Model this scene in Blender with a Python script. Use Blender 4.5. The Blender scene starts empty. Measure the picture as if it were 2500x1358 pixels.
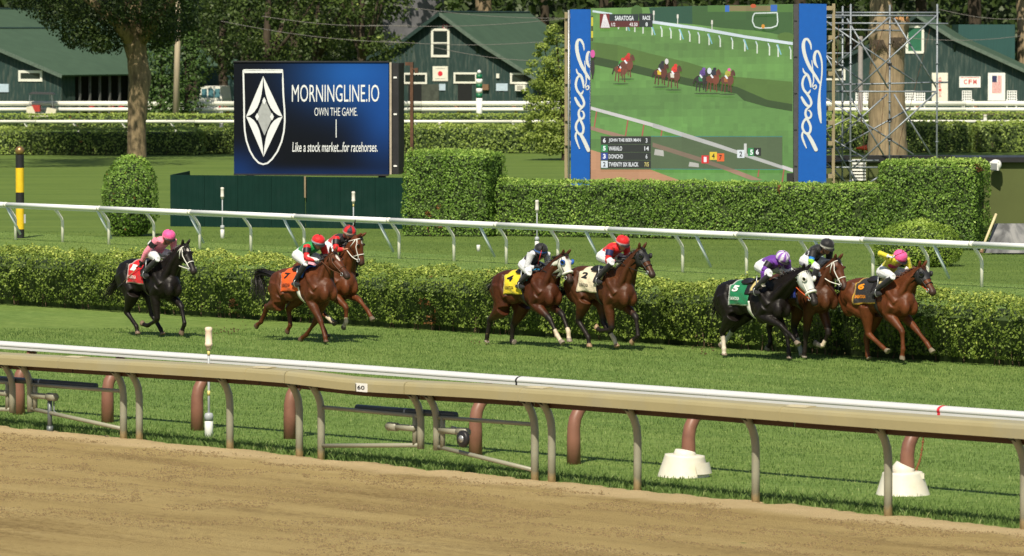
import bpy, bmesh, math, random
import numpy as np
from mathutils import Vector, Matrix, noise as mnoise
from mathutils.bvhtree import BVHTree

# ------------------------------------------------------------------ camera, sky, sun, exposure
scene = bpy.context.scene
COL = scene.collection
FPX = 2500 * 200 / 36.0          # focal length in photograph pixels (200 mm lens)
HC = 6.0                         # camera height, a low stand beside the track
YH = 60.0                        # photograph row of the horizon
PITCH = math.atan((679 - YH) / FPX)
cam_d = bpy.data.cameras.new('Camera')
cam_d.lens = 200; cam_d.sensor_width = 36; cam_d.clip_start = 1; cam_d.clip_end = 3000
cam_d.dof.use_dof = True; cam_d.dof.focus_distance = 106; cam_d.dof.aperture_fstop = 6.3
cam = bpy.data.objects.new('Camera', cam_d); COL.objects.link(cam)
cam.location = (0, 0, HC); cam.rotation_euler = (math.pi / 2 - PITCH, 0, 0)
scene.camera = cam

SUNV = Vector((-0.12, -0.62, 0.76)).normalized()      # towards the sun
world = bpy.data.worlds.new('World'); scene.world = world; world.use_nodes = True
wn = world.node_tree
sky = wn.nodes.new('ShaderNodeTexSky'); sky.sky_type = 'NISHITA'; sky.sun_disc = False
sky.sun_elevation = math.asin(SUNV.z); sky.sun_rotation = math.atan2(SUNV.x, SUNV.y)
sky.air_density = 1.0; sky.dust_density = 1.5
wn.nodes['Background'].inputs[1].default_value = 0.068
wn.links.new(sky.outputs[0], wn.nodes['Background'].inputs[0])
sun_d = bpy.data.lights.new('Sun', 'SUN'); sun_d.energy = 4.7; sun_d.angle = math.radians(0.53)
sun_d.color = (1.0, 0.91, 0.74)
sun = bpy.data.objects.new('Sun', sun_d); COL.objects.link(sun)
sun.rotation_euler = SUNV.to_track_quat('Z', 'Y').to_euler(); sun.location = (-30, -60, 80)
vs = scene.view_settings
vs.view_transform = 'Standard'; vs.look = 'None'; vs.gamma = 1; vs.exposure = 0.28
vs.use_curve_mapping = False

rng = np.random.default_rng(7)
random.seed(5)
R = math.radians
V3 = lambda *a: np.array(a, float)

# ------------------------------------------------------------------ measuring helpers: photograph pixel -> place
CAMP = V3(0, 0, HC)
def ray(x, y):
    cx = (x - 1250) / FPX; cy = -(y - 679) / FPX
    c, s = math.cos(PITCH), math.sin(PITCH)
    return V3(cx, c + cy * s, -s + cy * c)
def gz(x, y, z=0.0):
    r = ray(x, y); return CAMP + r * ((z - HC) / r[2])
def pd(x, y, D):
    r = ray(x, y); return CAMP + r * (D / r[1])
def dep(y):                                # depth of ground seen at row y
    return gz(1250, y)[1]
def on_plane(x, y, P0, N):
    r = ray(x, y); return CAMP + r * (np.dot(P0 - CAMP, N) / np.dot(r, N))
def unit(v):
    v = np.asarray(v, float); return v / (np.linalg.norm(v) + 1e-12)

A_ = gz(342, 1078); B_ = gz(2170, 1263)
TD = unit(B_ - A_); TN = V3(-TD[1], TD[0], 0)          # along the track, and away from the camera
O0 = gz(1347, 1180)
def trt(x, y): return float(np.dot(gz(x, y) - O0, TD))
ZT = ([-30, -13.0, -10.8, -7.7, -5.76, -3.86, -1.15, 0.58, 3.05, 5.4, 7.63, 9.06, 30], [1.13, 1.134, 1.167, 1.216, 1.24, 1.196, 1.252, 1.269, 1.284, 1.289, 1.303, 1.317, 1.33])
def tr(t, n, z=0.0):                     # the rail rises a little to the right and sags at the gate
    return O0 + TD * t + TN * n + V3(0, 0, z + (float(np.interp(t, *ZT)) - 1.2) * max(z, 0) / 1.2)

# ------------------------------------------------------------------ scene graph helpers
ORG = {}
def tag(o, label=None, cat=None, group=None, kind=None):
    if label: o['label'] = label
    if cat: o['category'] = cat
    if group: o['group'] = group
    if kind: o['kind'] = kind
    return o
def thing(name, loc, label, cat, group=None):
    o = bpy.data.objects.new(name, None); COL.objects.link(o)
    o.empty_display_size = 0.2
    o.location = tuple(float(c) for c in loc); ORG[o.name] = V3(*[float(c) for c in loc])
    return tag(o, label, cat, group)
def link_mesh(name, me, parent=None, loc=None):
    o = bpy.data.objects.new(name, me); COL.objects.link(o)
    if parent is not None:
        o.parent = parent; ORG[o.name] = ORG[parent.name]
    else:
        l = V3(0, 0, 0) if loc is None else V3(*loc)
        o.location = tuple(l); ORG[o.name] = l
    return o
def copy_tree(o, shift=None, parent=None, label=None):
    c = o.copy(); COL.objects.link(c); c.parent = parent
    if shift is not None:
        c.location = tuple(V3(*o.location) + V3(*shift))
    ORG[c.name] = V3(*c.location) if parent is None else ORG[parent.name]
    if label: c['label'] = label
    for ch in list(o.children): copy_tree(ch, None, c)
    return c

class MB:
    def __init__(s): s.v = []; s.f = []; s.m = []; s.n = 0
    def add(s, verts, faces, mi=0):
        verts = np.asarray(verts, float).reshape(-1, 3)
        s.v.append(verts); k = s.n
        for f in faces: s.f.append(tuple(i + k for i in f)); s.m.append(mi)
        s.n += len(verts); return s
    def obox(s, o, a, b, c, mi=0):          # corner + three edge vectors
        o, a, b, c = (np.asarray(q, float) for q in (o, a, b, c))
        if np.dot(np.cross(a, b), c) < 0: a, b = b, a
        v = [o, o + a, o + a + b, o + b, o + c, o + a + c, o + a + b + c, o + b + c]
        return s.add(v, [(3, 2, 1, 0), (4, 5, 6, 7), (0, 1, 5, 4), (1, 2, 6, 5), (2, 3, 7, 6), (3, 0, 4, 7)], mi)
    def box(s, c, sx, sy, sz, ax=(1, 0, 0), mi=0):   # centre, sizes, horizontal x axis
        ax = unit(ax); ay = unit(np.cross((0, 0, 1), ax)); az = V3(0, 0, 1)
        return s.obox(np.asarray(c, float) - ax * sx / 2 - ay * sy / 2 - az * sz / 2, ax * sx, ay * sy, az * sz, mi)
    def beam(s, p, q, w, h=None, mi=0):     # rectangular bar
        p, q = np.asarray(p, float), np.asarray(q, float); h = h or w
        a = unit(q - p); r = V3(0, 0, 1) if abs(a[2]) < 0.95 else V3(0, 1, 0)
        u = unit(np.cross(a, r)); w2 = unit(np.cross(u, a))
        return s.obox(p - u * w / 2 - w2 * h / 2, q - p, u * w, w2 * h, mi)
    def tube(s, pts, rad, seg=8, caps=True, mi=0, flat=1.0, ref=None):
        pts = [np.asarray(p, float) for p in pts]; n = len(pts)
        rad = [rad] * n if np.isscalar(rad) else list(rad)
        vs_ = []
        prev = None
        for i in range(n):
            a = unit(pts[min(i + 1, n - 1)] - pts[max(i - 1, 0)])
            if prev is None:
                r = np.asarray(ref, float) if ref is not None else (V3(0, 0, 1) if abs(a[2]) < 0.9 else V3(1, 0, 0))
                u = unit(np.cross(a, r))
            else:
                u = unit(prev - a * np.dot(prev, a))
            prev = u; w = np.cross(a, u)
            for k in range(seg):
                th = 2 * math.pi * k / seg
                vs_.append(pts[i] + (u * math.cos(th) * flat + w * math.sin(th)) * rad[i])
        fs = []
        for i in range(n - 1):
            for k in range(seg):
                k2 = (k + 1) % seg
                fs.append((i * seg + k, i * seg + k2, (i + 1) * seg + k2, (i + 1) * seg + k))
        if caps:
            fs.append(tuple(range(seg - 1, -1, -1))); fs.append(tuple((n - 1) * seg + k for k in range(seg)))
        return s.add(vs_, fs, mi)
    def lathe(s, o, prof, seg=14, axis=(0, 0, 1), mi=0, sx=1.0, xref=None):
        axis = unit(axis); r = V3(1, 0, 0) if abs(axis[0]) < 0.9 else V3(0, 1, 0)
        if xref is not None: r = np.asarray(xref, float)
        u = unit(r - axis * np.dot(r, axis)); w = np.cross(axis, u); o = np.asarray(o, float)
        vs_ = []
        for (rr, h) in prof:
            for k in range(seg):
                th = 2 * math.pi * k / seg
                vs_.append(o + axis * h + (u * math.cos(th) * sx + w * math.sin(th)) * rr)
        fs = []
        for i in range(len(prof) - 1):
            for k in range(seg):
                k2 = (k + 1) % seg
                fs.append((i * seg + k, i * seg + k2, (i + 1) * seg + k2, (i + 1) * seg + k))
        fs.append(tuple(range(seg - 1, -1, -1)))
        fs.append(tuple((len(prof) - 1) * seg + k for k in range(seg)))
        return s.add(vs_, fs, mi)
    def loft(s, rings, mi=0):               # list of equal rings of points, closed ends
        seg = len(rings[0]); vs_ = [p for r in rings for p in r]; fs = []
        for i in range(len(rings) - 1):
            for k in range(seg):
                k2 = (k + 1) % seg
                fs.append((i * seg + k, i * seg + k2, (i + 1) * seg + k2, (i + 1) * seg + k))
        fs.append(tuple(range(seg - 1, -1, -1)))
        fs.append(tuple((len(rings) - 1) * seg + k for k in range(seg)))
        return s.add(vs_, fs, mi)
    def prism(s, poly, vec, mi=0):
        poly = [np.asarray(p, float) for p in poly]; n = len(poly); vec = np.asarray(vec, float)
        nrm = np.zeros(3)
        for i in range(n): nrm += np.cross(poly[i], poly[(i + 1) % n])
        if np.dot(nrm, vec) > 0: poly = poly[::-1]
        v = poly + [p + vec for p in poly]
        fs = [tuple(range(n)), tuple(range(2 * n - 1, n - 1, -1))]
        for i in range(n): j = (i + 1) % n; fs.append((j, i, n + i, n + j))
        return s.add(v, fs, mi)
    def ball(s, c, r, seg=10, rings=7, mi=0, ax=None):
        c = np.asarray(c, float); r = V3(r, r, r) if np.isscalar(r) else np.asarray(r, float)
        ax = np.eye(3) if ax is None else np.asarray(ax, float)
        vs_ = []
        for i in range(1, rings):
            ph = math.pi * i / rings
            for k in range(seg):
                th = 2 * math.pi * k / seg
                q = V3(math.sin(ph) * math.cos(th), math.sin(ph) * math.sin(th), math.cos(ph)) * r
                vs_.append(c + q @ ax)
        n0 = len(vs_); vs_ += [c + V3(0, 0, r[2]) @ ax, c - V3(0, 0, r[2]) @ ax]
        fs = []
        for i in range(rings - 2):
            for k in range(seg):
                k2 = (k + 1) % seg
                fs.append((i * seg + k, (i + 1) * seg + k, (i + 1) * seg + k2, i * seg + k2))
        for k in range(seg):
            k2 = (k + 1) % seg
            fs.append((n0, k, k2)); fs.append((n0 + 1, (rings - 2) * seg + k2, (rings - 2) * seg + k))
        return s.add(vs_, fs, mi)
    def mesh(s, name, mats, off=None, smooth=False):
        me = bpy.data.meshes.new(name)
        v = np.concatenate(s.v) if s.v else np.zeros((0, 3))
        if off is not None: v = v - off
        me.from_pydata(v.tolist(), [], s.f)
        mats = mats if isinstance(mats, (list, tuple)) else [mats]
        for m in mats: me.materials.append(m)
        if len(mats) > 1: me.polygons.foreach_set('material_index', s.m)
        if smooth: me.polygons.foreach_set('use_smooth', [True] * len(me.polygons))
        me.update(); return me
    def build(s, name, mats, parent=None, smooth=False, label=None):
        off = ORG[parent.name] if parent is not None else None
        me = s.mesh(name, mats, off, smooth)
        o = link_mesh(name, me, parent)
        if label: o['label'] = label
        return o
    def solo(s, name, mats, loc, label, cat, group=None, smooth=False, kind=None):   # a thing that is one mesh
        me = s.mesh(name, mats, V3(*loc), smooth)
        o = link_mesh(name, me, None, loc)
        return tag(o, label, cat, group, kind)

def set_col(me, cols, name='Col'):
    a = me.color_attributes.new(name, 'FLOAT_COLOR', 'POINT')
    c = np.ones((len(me.vertices), 4), np.float32); c[:, :3] = cols
    a.data.foreach_set('color', c.ravel())

# ------------------------------------------------------------------ materials
def s2l(c):
    c = np.asarray(c, float) / 255.0
    return tuple(np.where(c <= 0.04045, c / 12.92, ((c + 0.055) / 1.055) ** 2.4))
MAT = {}
def base_mat(name):
    m = bpy.data.materials.new(name); m.use_nodes = True
    nt = m.node_tree; return m, nt, nt.nodes['Principled BSDF']
def nd(nt, kind, **kw):
    n = nt.nodes.new('ShaderNode' + kind)
    for k, v in kw.items(): setattr(n, k, v)
    return n
def coords(nt, scale=(1, 1, 1), rotz=0.0, kind='Object'):
    tc = nd(nt, 'TexCoord'); mp = nd(nt, 'Mapping')
    mp.inputs['Scale'].default_value = scale
    if rotz:
        m0 = nd(nt, 'Mapping'); m0.inputs['Rotation'].default_value = (0, 0, rotz)
        nt.links.new(tc.outputs[kind], m0.inputs[0]); nt.links.new(m0.outputs[0], mp.inputs[0])
    else:
        nt.links.new(tc.outputs[kind], mp.inputs[0])
    return mp.outputs[0]
def noise_tex(nt, co, scale, detail=4, rough=0.55):
    n = nd(nt, 'TexNoise'); n.inputs['Scale'].default_value = scale
    n.inputs['Detail'].default_value = detail; n.inputs['Roughness'].default_value = rough
    nt.links.new(co, n.inputs['Vector']); return n.outputs['Fac']
def ramp(nt, fac, stops):
    r = nd(nt, 'ValToRGB'); e = r.color_ramp.elements
    while len(e) < len(stops): e.new(0.5)
    for el, (p, c) in zip(e, stops):
        el.position = p; el.color = (*c, 1) if len(c) == 3 else c
    nt.links.new(fac, r.inputs[0]); return r.outputs[0]
def mixc(nt, fac, a, b, blend='MIX'):
    m = nd(nt, 'Mix', data_type='RGBA', blend_type=blend)
    for sock, v in ((m.inputs[0], fac), (m.inputs[6], a), (m.inputs[7], b)):
        if isinstance(v, bpy.types.NodeSocket): nt.links.new(v, sock)
        elif np.isscalar(v): sock.default_value = v
        else: sock.default_value = (*v, 1)
    return m.outputs[2]
def math_n(nt, op, a, b=None, clamp=False):
    m = nd(nt, 'Math', operation=op, use_clamp=clamp)
    for sock, v in ((m.inputs[0], a), (m.inputs[1], b)):
        if v is None: continue
        if isinstance(v, bpy.types.NodeSocket): nt.links.new(v, sock)
        else: sock.default_value = v
    return m.outputs[0]
def bump(nt, bs, h, strength=0.3, dist=0.02):
    b = nd(nt, 'Bump'); b.inputs['Strength'].default_value = strength; b.inputs['Distance'].default_value = dist
    nt.links.new(h, b.inputs['Height']); nt.links.new(b.outputs[0], bs.inputs['Normal'])
def pm(name, col, rough=0.6, metal=0.0, var=0.15, scale=6.0, bmp=0.0, spec=0.4, dirt=None, dirt_amt=0.5, dscale=2.0, stretch=(1, 1, 1), coat=0.0):
    if name in MAT: return MAT[name]
    m, nt, bs = base_mat(name)
    co = coords(nt, stretch)
    f = noise_tex(nt, co, scale, 5, 0.6)
    c = np.asarray(col)
    out = ramp(nt, f, [(0.25, tuple(c * (1 - var))), (0.75, tuple(np.minimum(c * (1 + var), 1)))])
    if dirt is not None:
        g = noise_tex(nt, co, dscale, 6, 0.65)
        gm = ramp(nt, g, [(0.5, (0, 0, 0)), (0.68, (dirt_amt,) * 3)])
        out = mixc(nt, gm, out, dirt)
    nt.links.new(out, bs.inputs['Base Color'])
    bs.inputs['Roughness'].default_value = rough; bs.inputs['Metallic'].default_value = metal
    bs.inputs['Specular IOR Level'].default_value = spec
    if coat: bs.inputs['Coat Weight'].default_value = coat
    if bmp: bump(nt, bs, f, bmp, 0.02)
    MAT[name] = m; return m
def attr_mat(name, rough=0.6, spec=0.35, sheen=0.0, var=0.12, scale=8.0, bmp=0.0, coat=0.0):
    if name in MAT: return MAT[name]
    m, nt, bs = base_mat(name)
    at = nd(nt, 'Attribute', attribute_name='Col')
    co = coords(nt); f = noise_tex(nt, co, scale, 4, 0.6)
    g = ramp(nt, f, [(0.25, (1 - var,) * 3), (0.75, (1 + var,) * 3)])
    nt.links.new(mixc(nt, 1.0, at.outputs['Color'], g, 'MULTIPLY'), bs.inputs['Base Color'])
    bs.inputs['Roughness'].default_value = rough; bs.inputs['Specular IOR Level'].default_value = spec
    if coat:
        bs.inputs['Coat Weight'].default_value = coat; bs.inputs['Coat Roughness'].default_value = 0.3
    if sheen: bs.inputs['Sheen Weight'].default_value = sheen
    if bmp: bump(nt, bs, f, bmp, 0.02)
    MAT[name] = m; return m
def leaf_mat(name, dark, light, tip=None, trans=0.25, rough=0.5, brown=False):
    if name in MAT: return MAT[name]
    m, nt, bs = base_mat(name)
    at = nd(nt, 'Attribute', attribute_name='shade')
    st = [(0.0, (0.20, 0.095, 0.03)), (0.03, dark), (0.75, light)] if brown else [(0.0, dark), (0.75, light)]
    if tip is not None: st.append((1.0, tip))
    c = ramp(nt, at.outputs['Fac'], st)
    nt.links.new(c, bs.inputs['Base Color'])
    bs.inputs['Roughness'].default_value = rough; bs.inputs['Specular IOR Level'].default_value = 0.3
    tl = nd(nt, 'BsdfTranslucent'); nt.links.new(c, tl.inputs['Color'])
    mx = nd(nt, 'MixShader'); mx.inputs[0].default_value = trans
    out = nt.nodes['Material Output']
    nt.links.new(bs.outputs[0], mx.inputs[1]); nt.links.new(tl.outputs[0], mx.inputs[2])
    nt.links.new(mx.outputs[0], out.inputs['Surface'])
    MAT[name] = m; return m

# ------------------------------------------------------------------ leaf clouds
def quads_mesh(name, V, mat, shade=None):           # V (n,4,3)
    n = len(V); me = bpy.data.meshes.new(name)
    me.vertices.add(4 * n); me.vertices.foreach_set('co', V.reshape(-1).astype(np.float32))
    me.loops.add(4 * n); me.loops.foreach_set('vertex_index', np.arange(4 * n, dtype=np.int32))
    me.polygons.add(n); me.polygons.foreach_set('loop_start', np.arange(0, 4 * n, 4, dtype=np.int32))
    try: me.polygons.foreach_set('loop_total', np.full(n, 4, dtype=np.int32))
    except Exception: pass
    if shade is not None:
        a = me.attributes.new('shade', 'FLOAT', 'POINT')
        a.data.foreach_set('value', np.repeat(shade, 4).astype(np.float32))
    me.materials.append(mat); me.update(calc_edges=True); return me
def leaf_quads(P, N, size, jit=0.6, aspect=0.6, droop=0.0):
    n = len(P)
    N = N + rng.normal(0, jit, (n, 3)); N /= np.linalg.norm(N, axis=1, keepdims=True) + 1e-9
    T = rng.normal(0, 1, (n, 3)); T -= N * np.sum(T * N, 1, keepdims=True)
    T /= np.linalg.norm(T, axis=1, keepdims=True) + 1e-9
    B = np.cross(N, T)
    s = size * rng.uniform(0.6, 1.35, (n, 1))
    return np.stack([P - T * s * 0.5, P + B * s * aspect * 0.5, P + T * s * 0.5 + N * s * 0.12, P - B * s * aspect * 0.5], 1)
def vnoise(P, sc, seed=0.0):
    return np.array([mnoise.noise(Vector((p[0] * sc + seed, p[1] * sc, p[2] * sc))) for p in P])
# ================================================================== GROUND
TROT = -math.atan2(TD[1], TD[0])
def turf_material():
    m, nt, bs = base_mat('turf')
    co = coords(nt); cs = coords(nt, (0.22, 1.0, 1.0), TROT); cx = coords(nt, (0.35, 1.0, 1.0))
    big = noise_tex(nt, co, 0.12, 3); band = noise_tex(nt, cs, 1.1, 4, 0.6)
    fine = noise_tex(nt, cx, 9.0, 7, 0.8); vf = noise_tex(nt, cx, 60.0, 3, 0.7)
    c = ramp(nt, fine, [(0.30, (0.068, 0.122, 0.022)), (0.5, (0.165, 0.255, 0.060)), (0.70, (0.305, 0.395, 0.125))])
    c = mixc(nt, ramp(nt, band, [(0.38, (0, 0, 0)), (0.62, (0.55,) * 3)]), c, mixc(nt, 1.0, c, (0.60, 0.72, 0.60), 'MULTIPLY'))
    c = mixc(nt, ramp(nt, big, [(0.4, (0, 0, 0)), (0.65, (0.5,) * 3)]), c, mixc(nt, 1.0, c, (1.22, 1.08, 1.0), 'MULTIPLY'))
    dry = noise_tex(nt, cs, 3.0, 5, 0.7)
    c = mixc(nt, ramp(nt, dry, [(0.6, (0, 0, 0)), (0.78, (0.5,) * 3)]), c, (0.30, 0.31, 0.125))
    nt.links.new(c, bs.inputs['Base Color'])
    bs.inputs['Roughness'].default_value = 0.8; bs.inputs['Specular IOR Level'].default_value = 0.15
    hm = mixc(nt, 0.5, fine, vf); bump(nt, bs, hm, 0.9, 0.05)
    return m
def lawn_material():
    m, nt, bs = base_mat('lawn')
    co = coords(nt, (0.25, 1, 1)); b = noise_tex(nt, co, 0.5, 5, 0.6); f = noise_tex(nt, coords(nt, (0.3, 1, 1)), 9, 5, 0.7)
    c = ramp(nt, f, [(0.3, (0.070, 0.118, 0.024)), (0.7, (0.128, 0.192, 0.044))])
    c = mixc(nt, ramp(nt, b, [(0.4, (0, 0, 0)), (0.65, (0.6,) * 3)]), c, (0.150, 0.215, 0.048))
    nt.links.new(c, bs.inputs['Base Color']); bs.inputs['Roughness'].default_value = 0.85
    bs.inputs['Specular IOR Level'].default_value = 0.1
    bump(nt, bs, f, 0.8, 0.06); return m
TURF = turf_material(); LAWN = lawn_material()
g = MB(); g.add([(-400, -60, 0), (400, -60, 0), (400, 900, 0), (-400, 900, 0)], [(0, 1, 2, 3)])
tag(g.build('ground', LAWN), kind='structure')
# turf course: strip between the dirt track and the white rail beyond the hedge
ts = np.linspace(-190, 130, 2)
b = MB(); b.add([tr(-190, -0.6, 0.004), tr(130, -0.6, 0.004), tr(130, 44, 0.004), tr(-190, 44, 0.004)], [(0, 1, 2, 3)])
tag(b.build('turf_course', TURF), kind='structure')

def dirt_material():
    m, nt, bs = base_mat('dirt')
    co = coords(nt); cs = coords(nt, (0.16, 1.0, 1.0), TROT)
    lines = noise_tex(nt, cs, 1.6, 4, 0.6); clod = noise_tex(nt, coords(nt, (0.8, 1, 1), TROT), 10, 7, 0.85); big = noise_tex(nt, co, 0.22, 4)
    c = ramp(nt, lines, [(0.3, (0.40, 0.295, 0.125)), (0.55, (0.47, 0.355, 0.155)), (0.75, (0.53, 0.41, 0.195))])
    c = mixc(nt, ramp(nt, big, [(0.42, (0, 0, 0)), (0.62, (0.6,) * 3)]), c, mixc(nt, 1.0, c, (0.86, 0.84, 0.80), 'MULTIPLY'))
    groove = noise_tex(nt, coords(nt, (0.012, 5.0, 1), TROT), 1.0, 3, 0.6)
    c = mixc(nt, ramp(nt, groove, [(0.56, (0, 0, 0)), (0.66, (0.5,) * 3)]), c, mixc(nt, 1.0, c, (0.72, 0.68, 0.62), 'MULTIPLY'))
    dens = noise_tex(nt, coords(nt, (0.10, 0.9, 1), TROT), 1.3, 3, 0.5); fld = math_n(nt, 'ADD', clod, math_n(nt, 'MULTIPLY', math_n(nt, 'SUBTRACT', dens, 0.5), 0.75))
    c = mixc(nt, ramp(nt, fld, [(0.30, (0.9,) * 3), (0.46, (0, 0, 0))]), c, (0.215, 0.145, 0.060))
    at = nd(nt, 'Attribute', attribute_name='shade')      # pale loose sand pushed up against the edge
    c = mixc(nt, at.outputs['Fac'], c, ramp(nt, lines, [(0.3, (0.53, 0.405, 0.21)), (0.7, (0.63, 0.49, 0.28))]))
    nt.links.new(c, bs.inputs['Base Color']); bs.inputs['Roughness'].default_value = 0.95
    bs.inputs['Specular IOR Level'].default_value = 0.1
    bump(nt, bs, clod, 1.0, 0.06); return m
DIRT = dirt_material()
def edge_n(t):
    return 0.10 + 0.22 * mnoise.noise(Vector((t * 0.9, 3.1, 0))) + 0.15 * mnoise.noise(Vector((t * 3.1, 7.7, 0))) + 0.08 * mnoise.noise(Vector((t * 9, 1.7, 0)))
def dirt_mesh():
    tt = np.concatenate([np.linspace(-60, -16, 12)[:-1], np.arange(-16, 12.01, 0.09), np.linspace(12, 50, 12)[1:]])
    nf = np.concatenate([np.array([0, 0.03, 0.08, 0.14, 0.22, 0.32, 0.44, 0.58, 0.75, 0.95, 1.2]), np.arange(1.4, 9.6, 0.2), np.array([10.5, 13, 18, 26, 40])])
    V = []; S = []
    for t in tt:
        e = edge_n(t)
        for q in nf:
            n = e - q; p = tr(t, n)
            z = 0.012 * min(q / 0.08, 1.0)
            if q > 0.02:
                z += 0.035 * math.exp(-((q - 0.35) / 0.22) ** 2) * (0.8 + 0.8 * mnoise.noise(Vector((t * 2.2, q * 3, 2))))
                if abs(t) < 17 and q < 10:
                    z += 0.012 * mnoise.noise(Vector((t * 1.2, n * 9, 0))) + 0.010 * mnoise.noise(Vector((t * 6, n * 14, 5)))
            V.append(p + V3(0, 0, max(z, -0.02) if q > 0 else -0.01))
            w = 1.0 - min(max((q - 0.7 - 0.25 * mnoise.noise(Vector((t * 0.8, 9, 1)))) / 0.35, 0), 1)
            S.append(w * 0.9)
    k = len(nf); F = []
    for i in range(len(tt) - 1):
        for j in range(k - 1):
            F.append((i * k + j, i * k + j + 1, (i + 1) * k + j + 1, (i + 1) * k + j))
    me = bpy.data.meshes.new('dirt_track'); me.from_pydata([tuple(p) for p in V], [], F)
    a = me.attributes.new('shade', 'FLOAT', 'POINT'); a.data.foreach_set('value', np.array(S, np.float32))
    me.materials.append(DIRT); me.polygons.foreach_set('use_smooth', [True] * len(F)); me.update()
    if me.polygons[200].normal.z < 0: me.flip_normals()
    return me
tag(link_mesh('dirt_track', dirt_mesh()), kind='structure')

# ================================================================== NEAR RAILS
M_TAN = pm('rail_tan', (0.36, 0.315, 0.170), 0.45, var=0.06, scale=1.5, dirt=(0.30, 0.30, 0.24), dirt_amt=0.35, dscale=0.9, spec=0.4)
M_TANP = pm('post_tan', (0.28, 0.275, 0.205), 0.4, var=0.1, scale=5)
def splash(m, col):                      # dried sand splashed on the foot of the posts
    nt = m.node_tree; bs = nt.nodes['Principled BSDF']; src = bs.inputs['Base Color'].links[0].from_socket
    ge = nd(nt, 'NewGeometry'); sp = nd(nt, 'SeparateXYZ'); nt.links.new(ge.outputs['Position'], sp.inputs[0])
    nz = noise_tex(nt, coords(nt), 7, 4, 0.6); h = math_n(nt, 'SUBTRACT', sp.outputs[2], math_n(nt, 'MULTIPLY', nz, 0.20))
    nt.links.new(mixc(nt, ramp(nt, h, [(0.0, (0.95,) * 3), (0.06, (0, 0, 0))]), src, col), bs.inputs['Base Color'])
splash(M_TANP, (0.52, 0.41, 0.23))
M_BRN = pm('flange_brown', (0.085, 0.040, 0.020), 0.55, var=0.15, scale=3)
M_DARK = pm('bracket_dark', (0.018, 0.016, 0.014), 0.5)
M_WHITE = pm('rail_white', (0.60, 0.61, 0.62), 0.5, var=0.04, scale=2, dirt=(0.62, 0.62, 0.58), dirt_amt=0.45, dscale=1.6, stretch=(1, 1, 1))
M_RED = pm('post_redbrown', (0.23, 0.108, 0.072), 0.45, var=0.10, scale=4, dirt=(0.14, 0.06, 0.045), dirt_amt=0.6, dscale=2.5)
M_GREY = pm('pole_grey', (0.38, 0.41, 0.43), 0.4, var=0.08)
M_CREAM = pm('sensor_cream', (0.78, 0.62, 0.48), 0.5, var=0.06)
M_PWHITE = pm('plain_white', (0.82, 0.82, 0.79), 0.45, var=0.05)
M_YEL = pm('tape_yellow', (0.75, 0.62, 0.22), 0.5)
M_BLK = pm('plain_black', (0.02, 0.02, 0.022), 0.45)
M_REDT = pm('tape_red', (0.65, 0.03, 0.05), 0.5)
M_STEEL = pm('steel', (0.42, 0.44, 0.45), 0.4, 0.6, var=0.2, scale=9)

M_CREAM2 = pm('cover_strip', (0.50, 0.44, 0.28), 0.5)
PROF_TAN = [(-0.335, 1.025), (-0.335, 1.13), (-0.322, 1.165), (-0.28, 1.186), (-0.08, 1.200), (-0.055, 1.185), (-0.055, 1.155), (-0.285, 1.135), (-0.305, 1.115), (-0.305, 1.025)]
PROF_FL = [(-0.075, 0.94), (-0.045, 0.94), (-0.045, 1.145), (-0.075, 1.145)]
def extrude_prof(mb, prof, t0, t1, mi=0):
    mb.loft([[tr(t, n, z) for n, z in prof] for t in np.linspace(t1, t0, max(2, int(abs(t1 - t0) / 0.5)))], mi)
rail = thing('track_rail', tr(0, 0), 'tan metal safety rail with gooseneck posts between the dirt and the turf', 'rail')
JOINT = [-24.0, trt(-300, 1012), trt(203, 1062), trt(660, 1108), trt(757, 1118), trt(1042, 1148), trt(1322, 1176), 4.9, 9.8, 14.7, 19.6, 24.5, 29.4]
for i in range(len(JOINT) - 1):
    if i in (1, 4, 5): continue                        # the two gate leaves carry their own length of rail
    m = MB(); extrude_prof(m, PROF_TAN, JOINT[i] + 0.012, JOINT[i + 1] - 0.012)
    sec = m.build('rail_section', M_TAN, rail)
    m = MB(); extrude_prof(m, PROF_FL, JOINT[i] + 0.02, JOINT[i + 1] - 0.02)
    m.build('back_flange', M_BRN, sec)
    m = MB(); extrude_prof(m, [(n * 1.0 - 0.004 * (1 if n < -0.2 else -1), z + 0.004) for n, z in PROF_TAN], JOINT[i] - 0.02, JOINT[i] + 0.03)
    m.build('joint_sleeve', M_TAN, sec)
    m = MB(); extrude_prof(m, [(-0.26, 1.192), (-0.16, 1.212), (-0.075, 1.208), (-0.075, 1.202), (-0.16, 1.197)], JOINT[i] + 0.04, JOINT[i] + 0.42); m.build('joint_cover', M_CREAM2, sec)
def goose(t, n0, lean, zt, r, ztop=1.0, tr=tr):
    return [tr(t, n0, -0.05), tr(t, n0, 0.35), tr(t, n0, zt), tr(t, n0 + lean * 0.10, zt + 0.12), tr(t, n0 + lean * 0.34, zt + 0.22), tr(t, n0 + lean * 0.66, zt + 0.30), tr(t, n0 + lean, ztop + 0.04)]
def tan_post(x, y, parent):
    t = trt(x, y); m = MB(); m.tube(goose(t, 0.0, -0.17, 0.66, 0.05, 0.99), 0.052, 12)
    p = m.build('post', M_TANP, parent, True)
    m = MB(); m.prism([tr(t - 0.035, -0.10, 0.93), tr(t - 0.035, -0.30, 1.05), tr(t - 0.035, -0.30, 1.10), tr(t - 0.035, -0.06, 1.10)], TD * 0.07)
    m.build('bracket', M_DARK, p)
for (x, y) in [(342, 1078), (535, 1102), (742, 1117), (1347, 1180), (1575, 1200), (1865, 1229), (2170, 1263), (2497, 1297), (-400, 1003), (-170, 1027)]:
    tan_post(x, y, rail)
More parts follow.
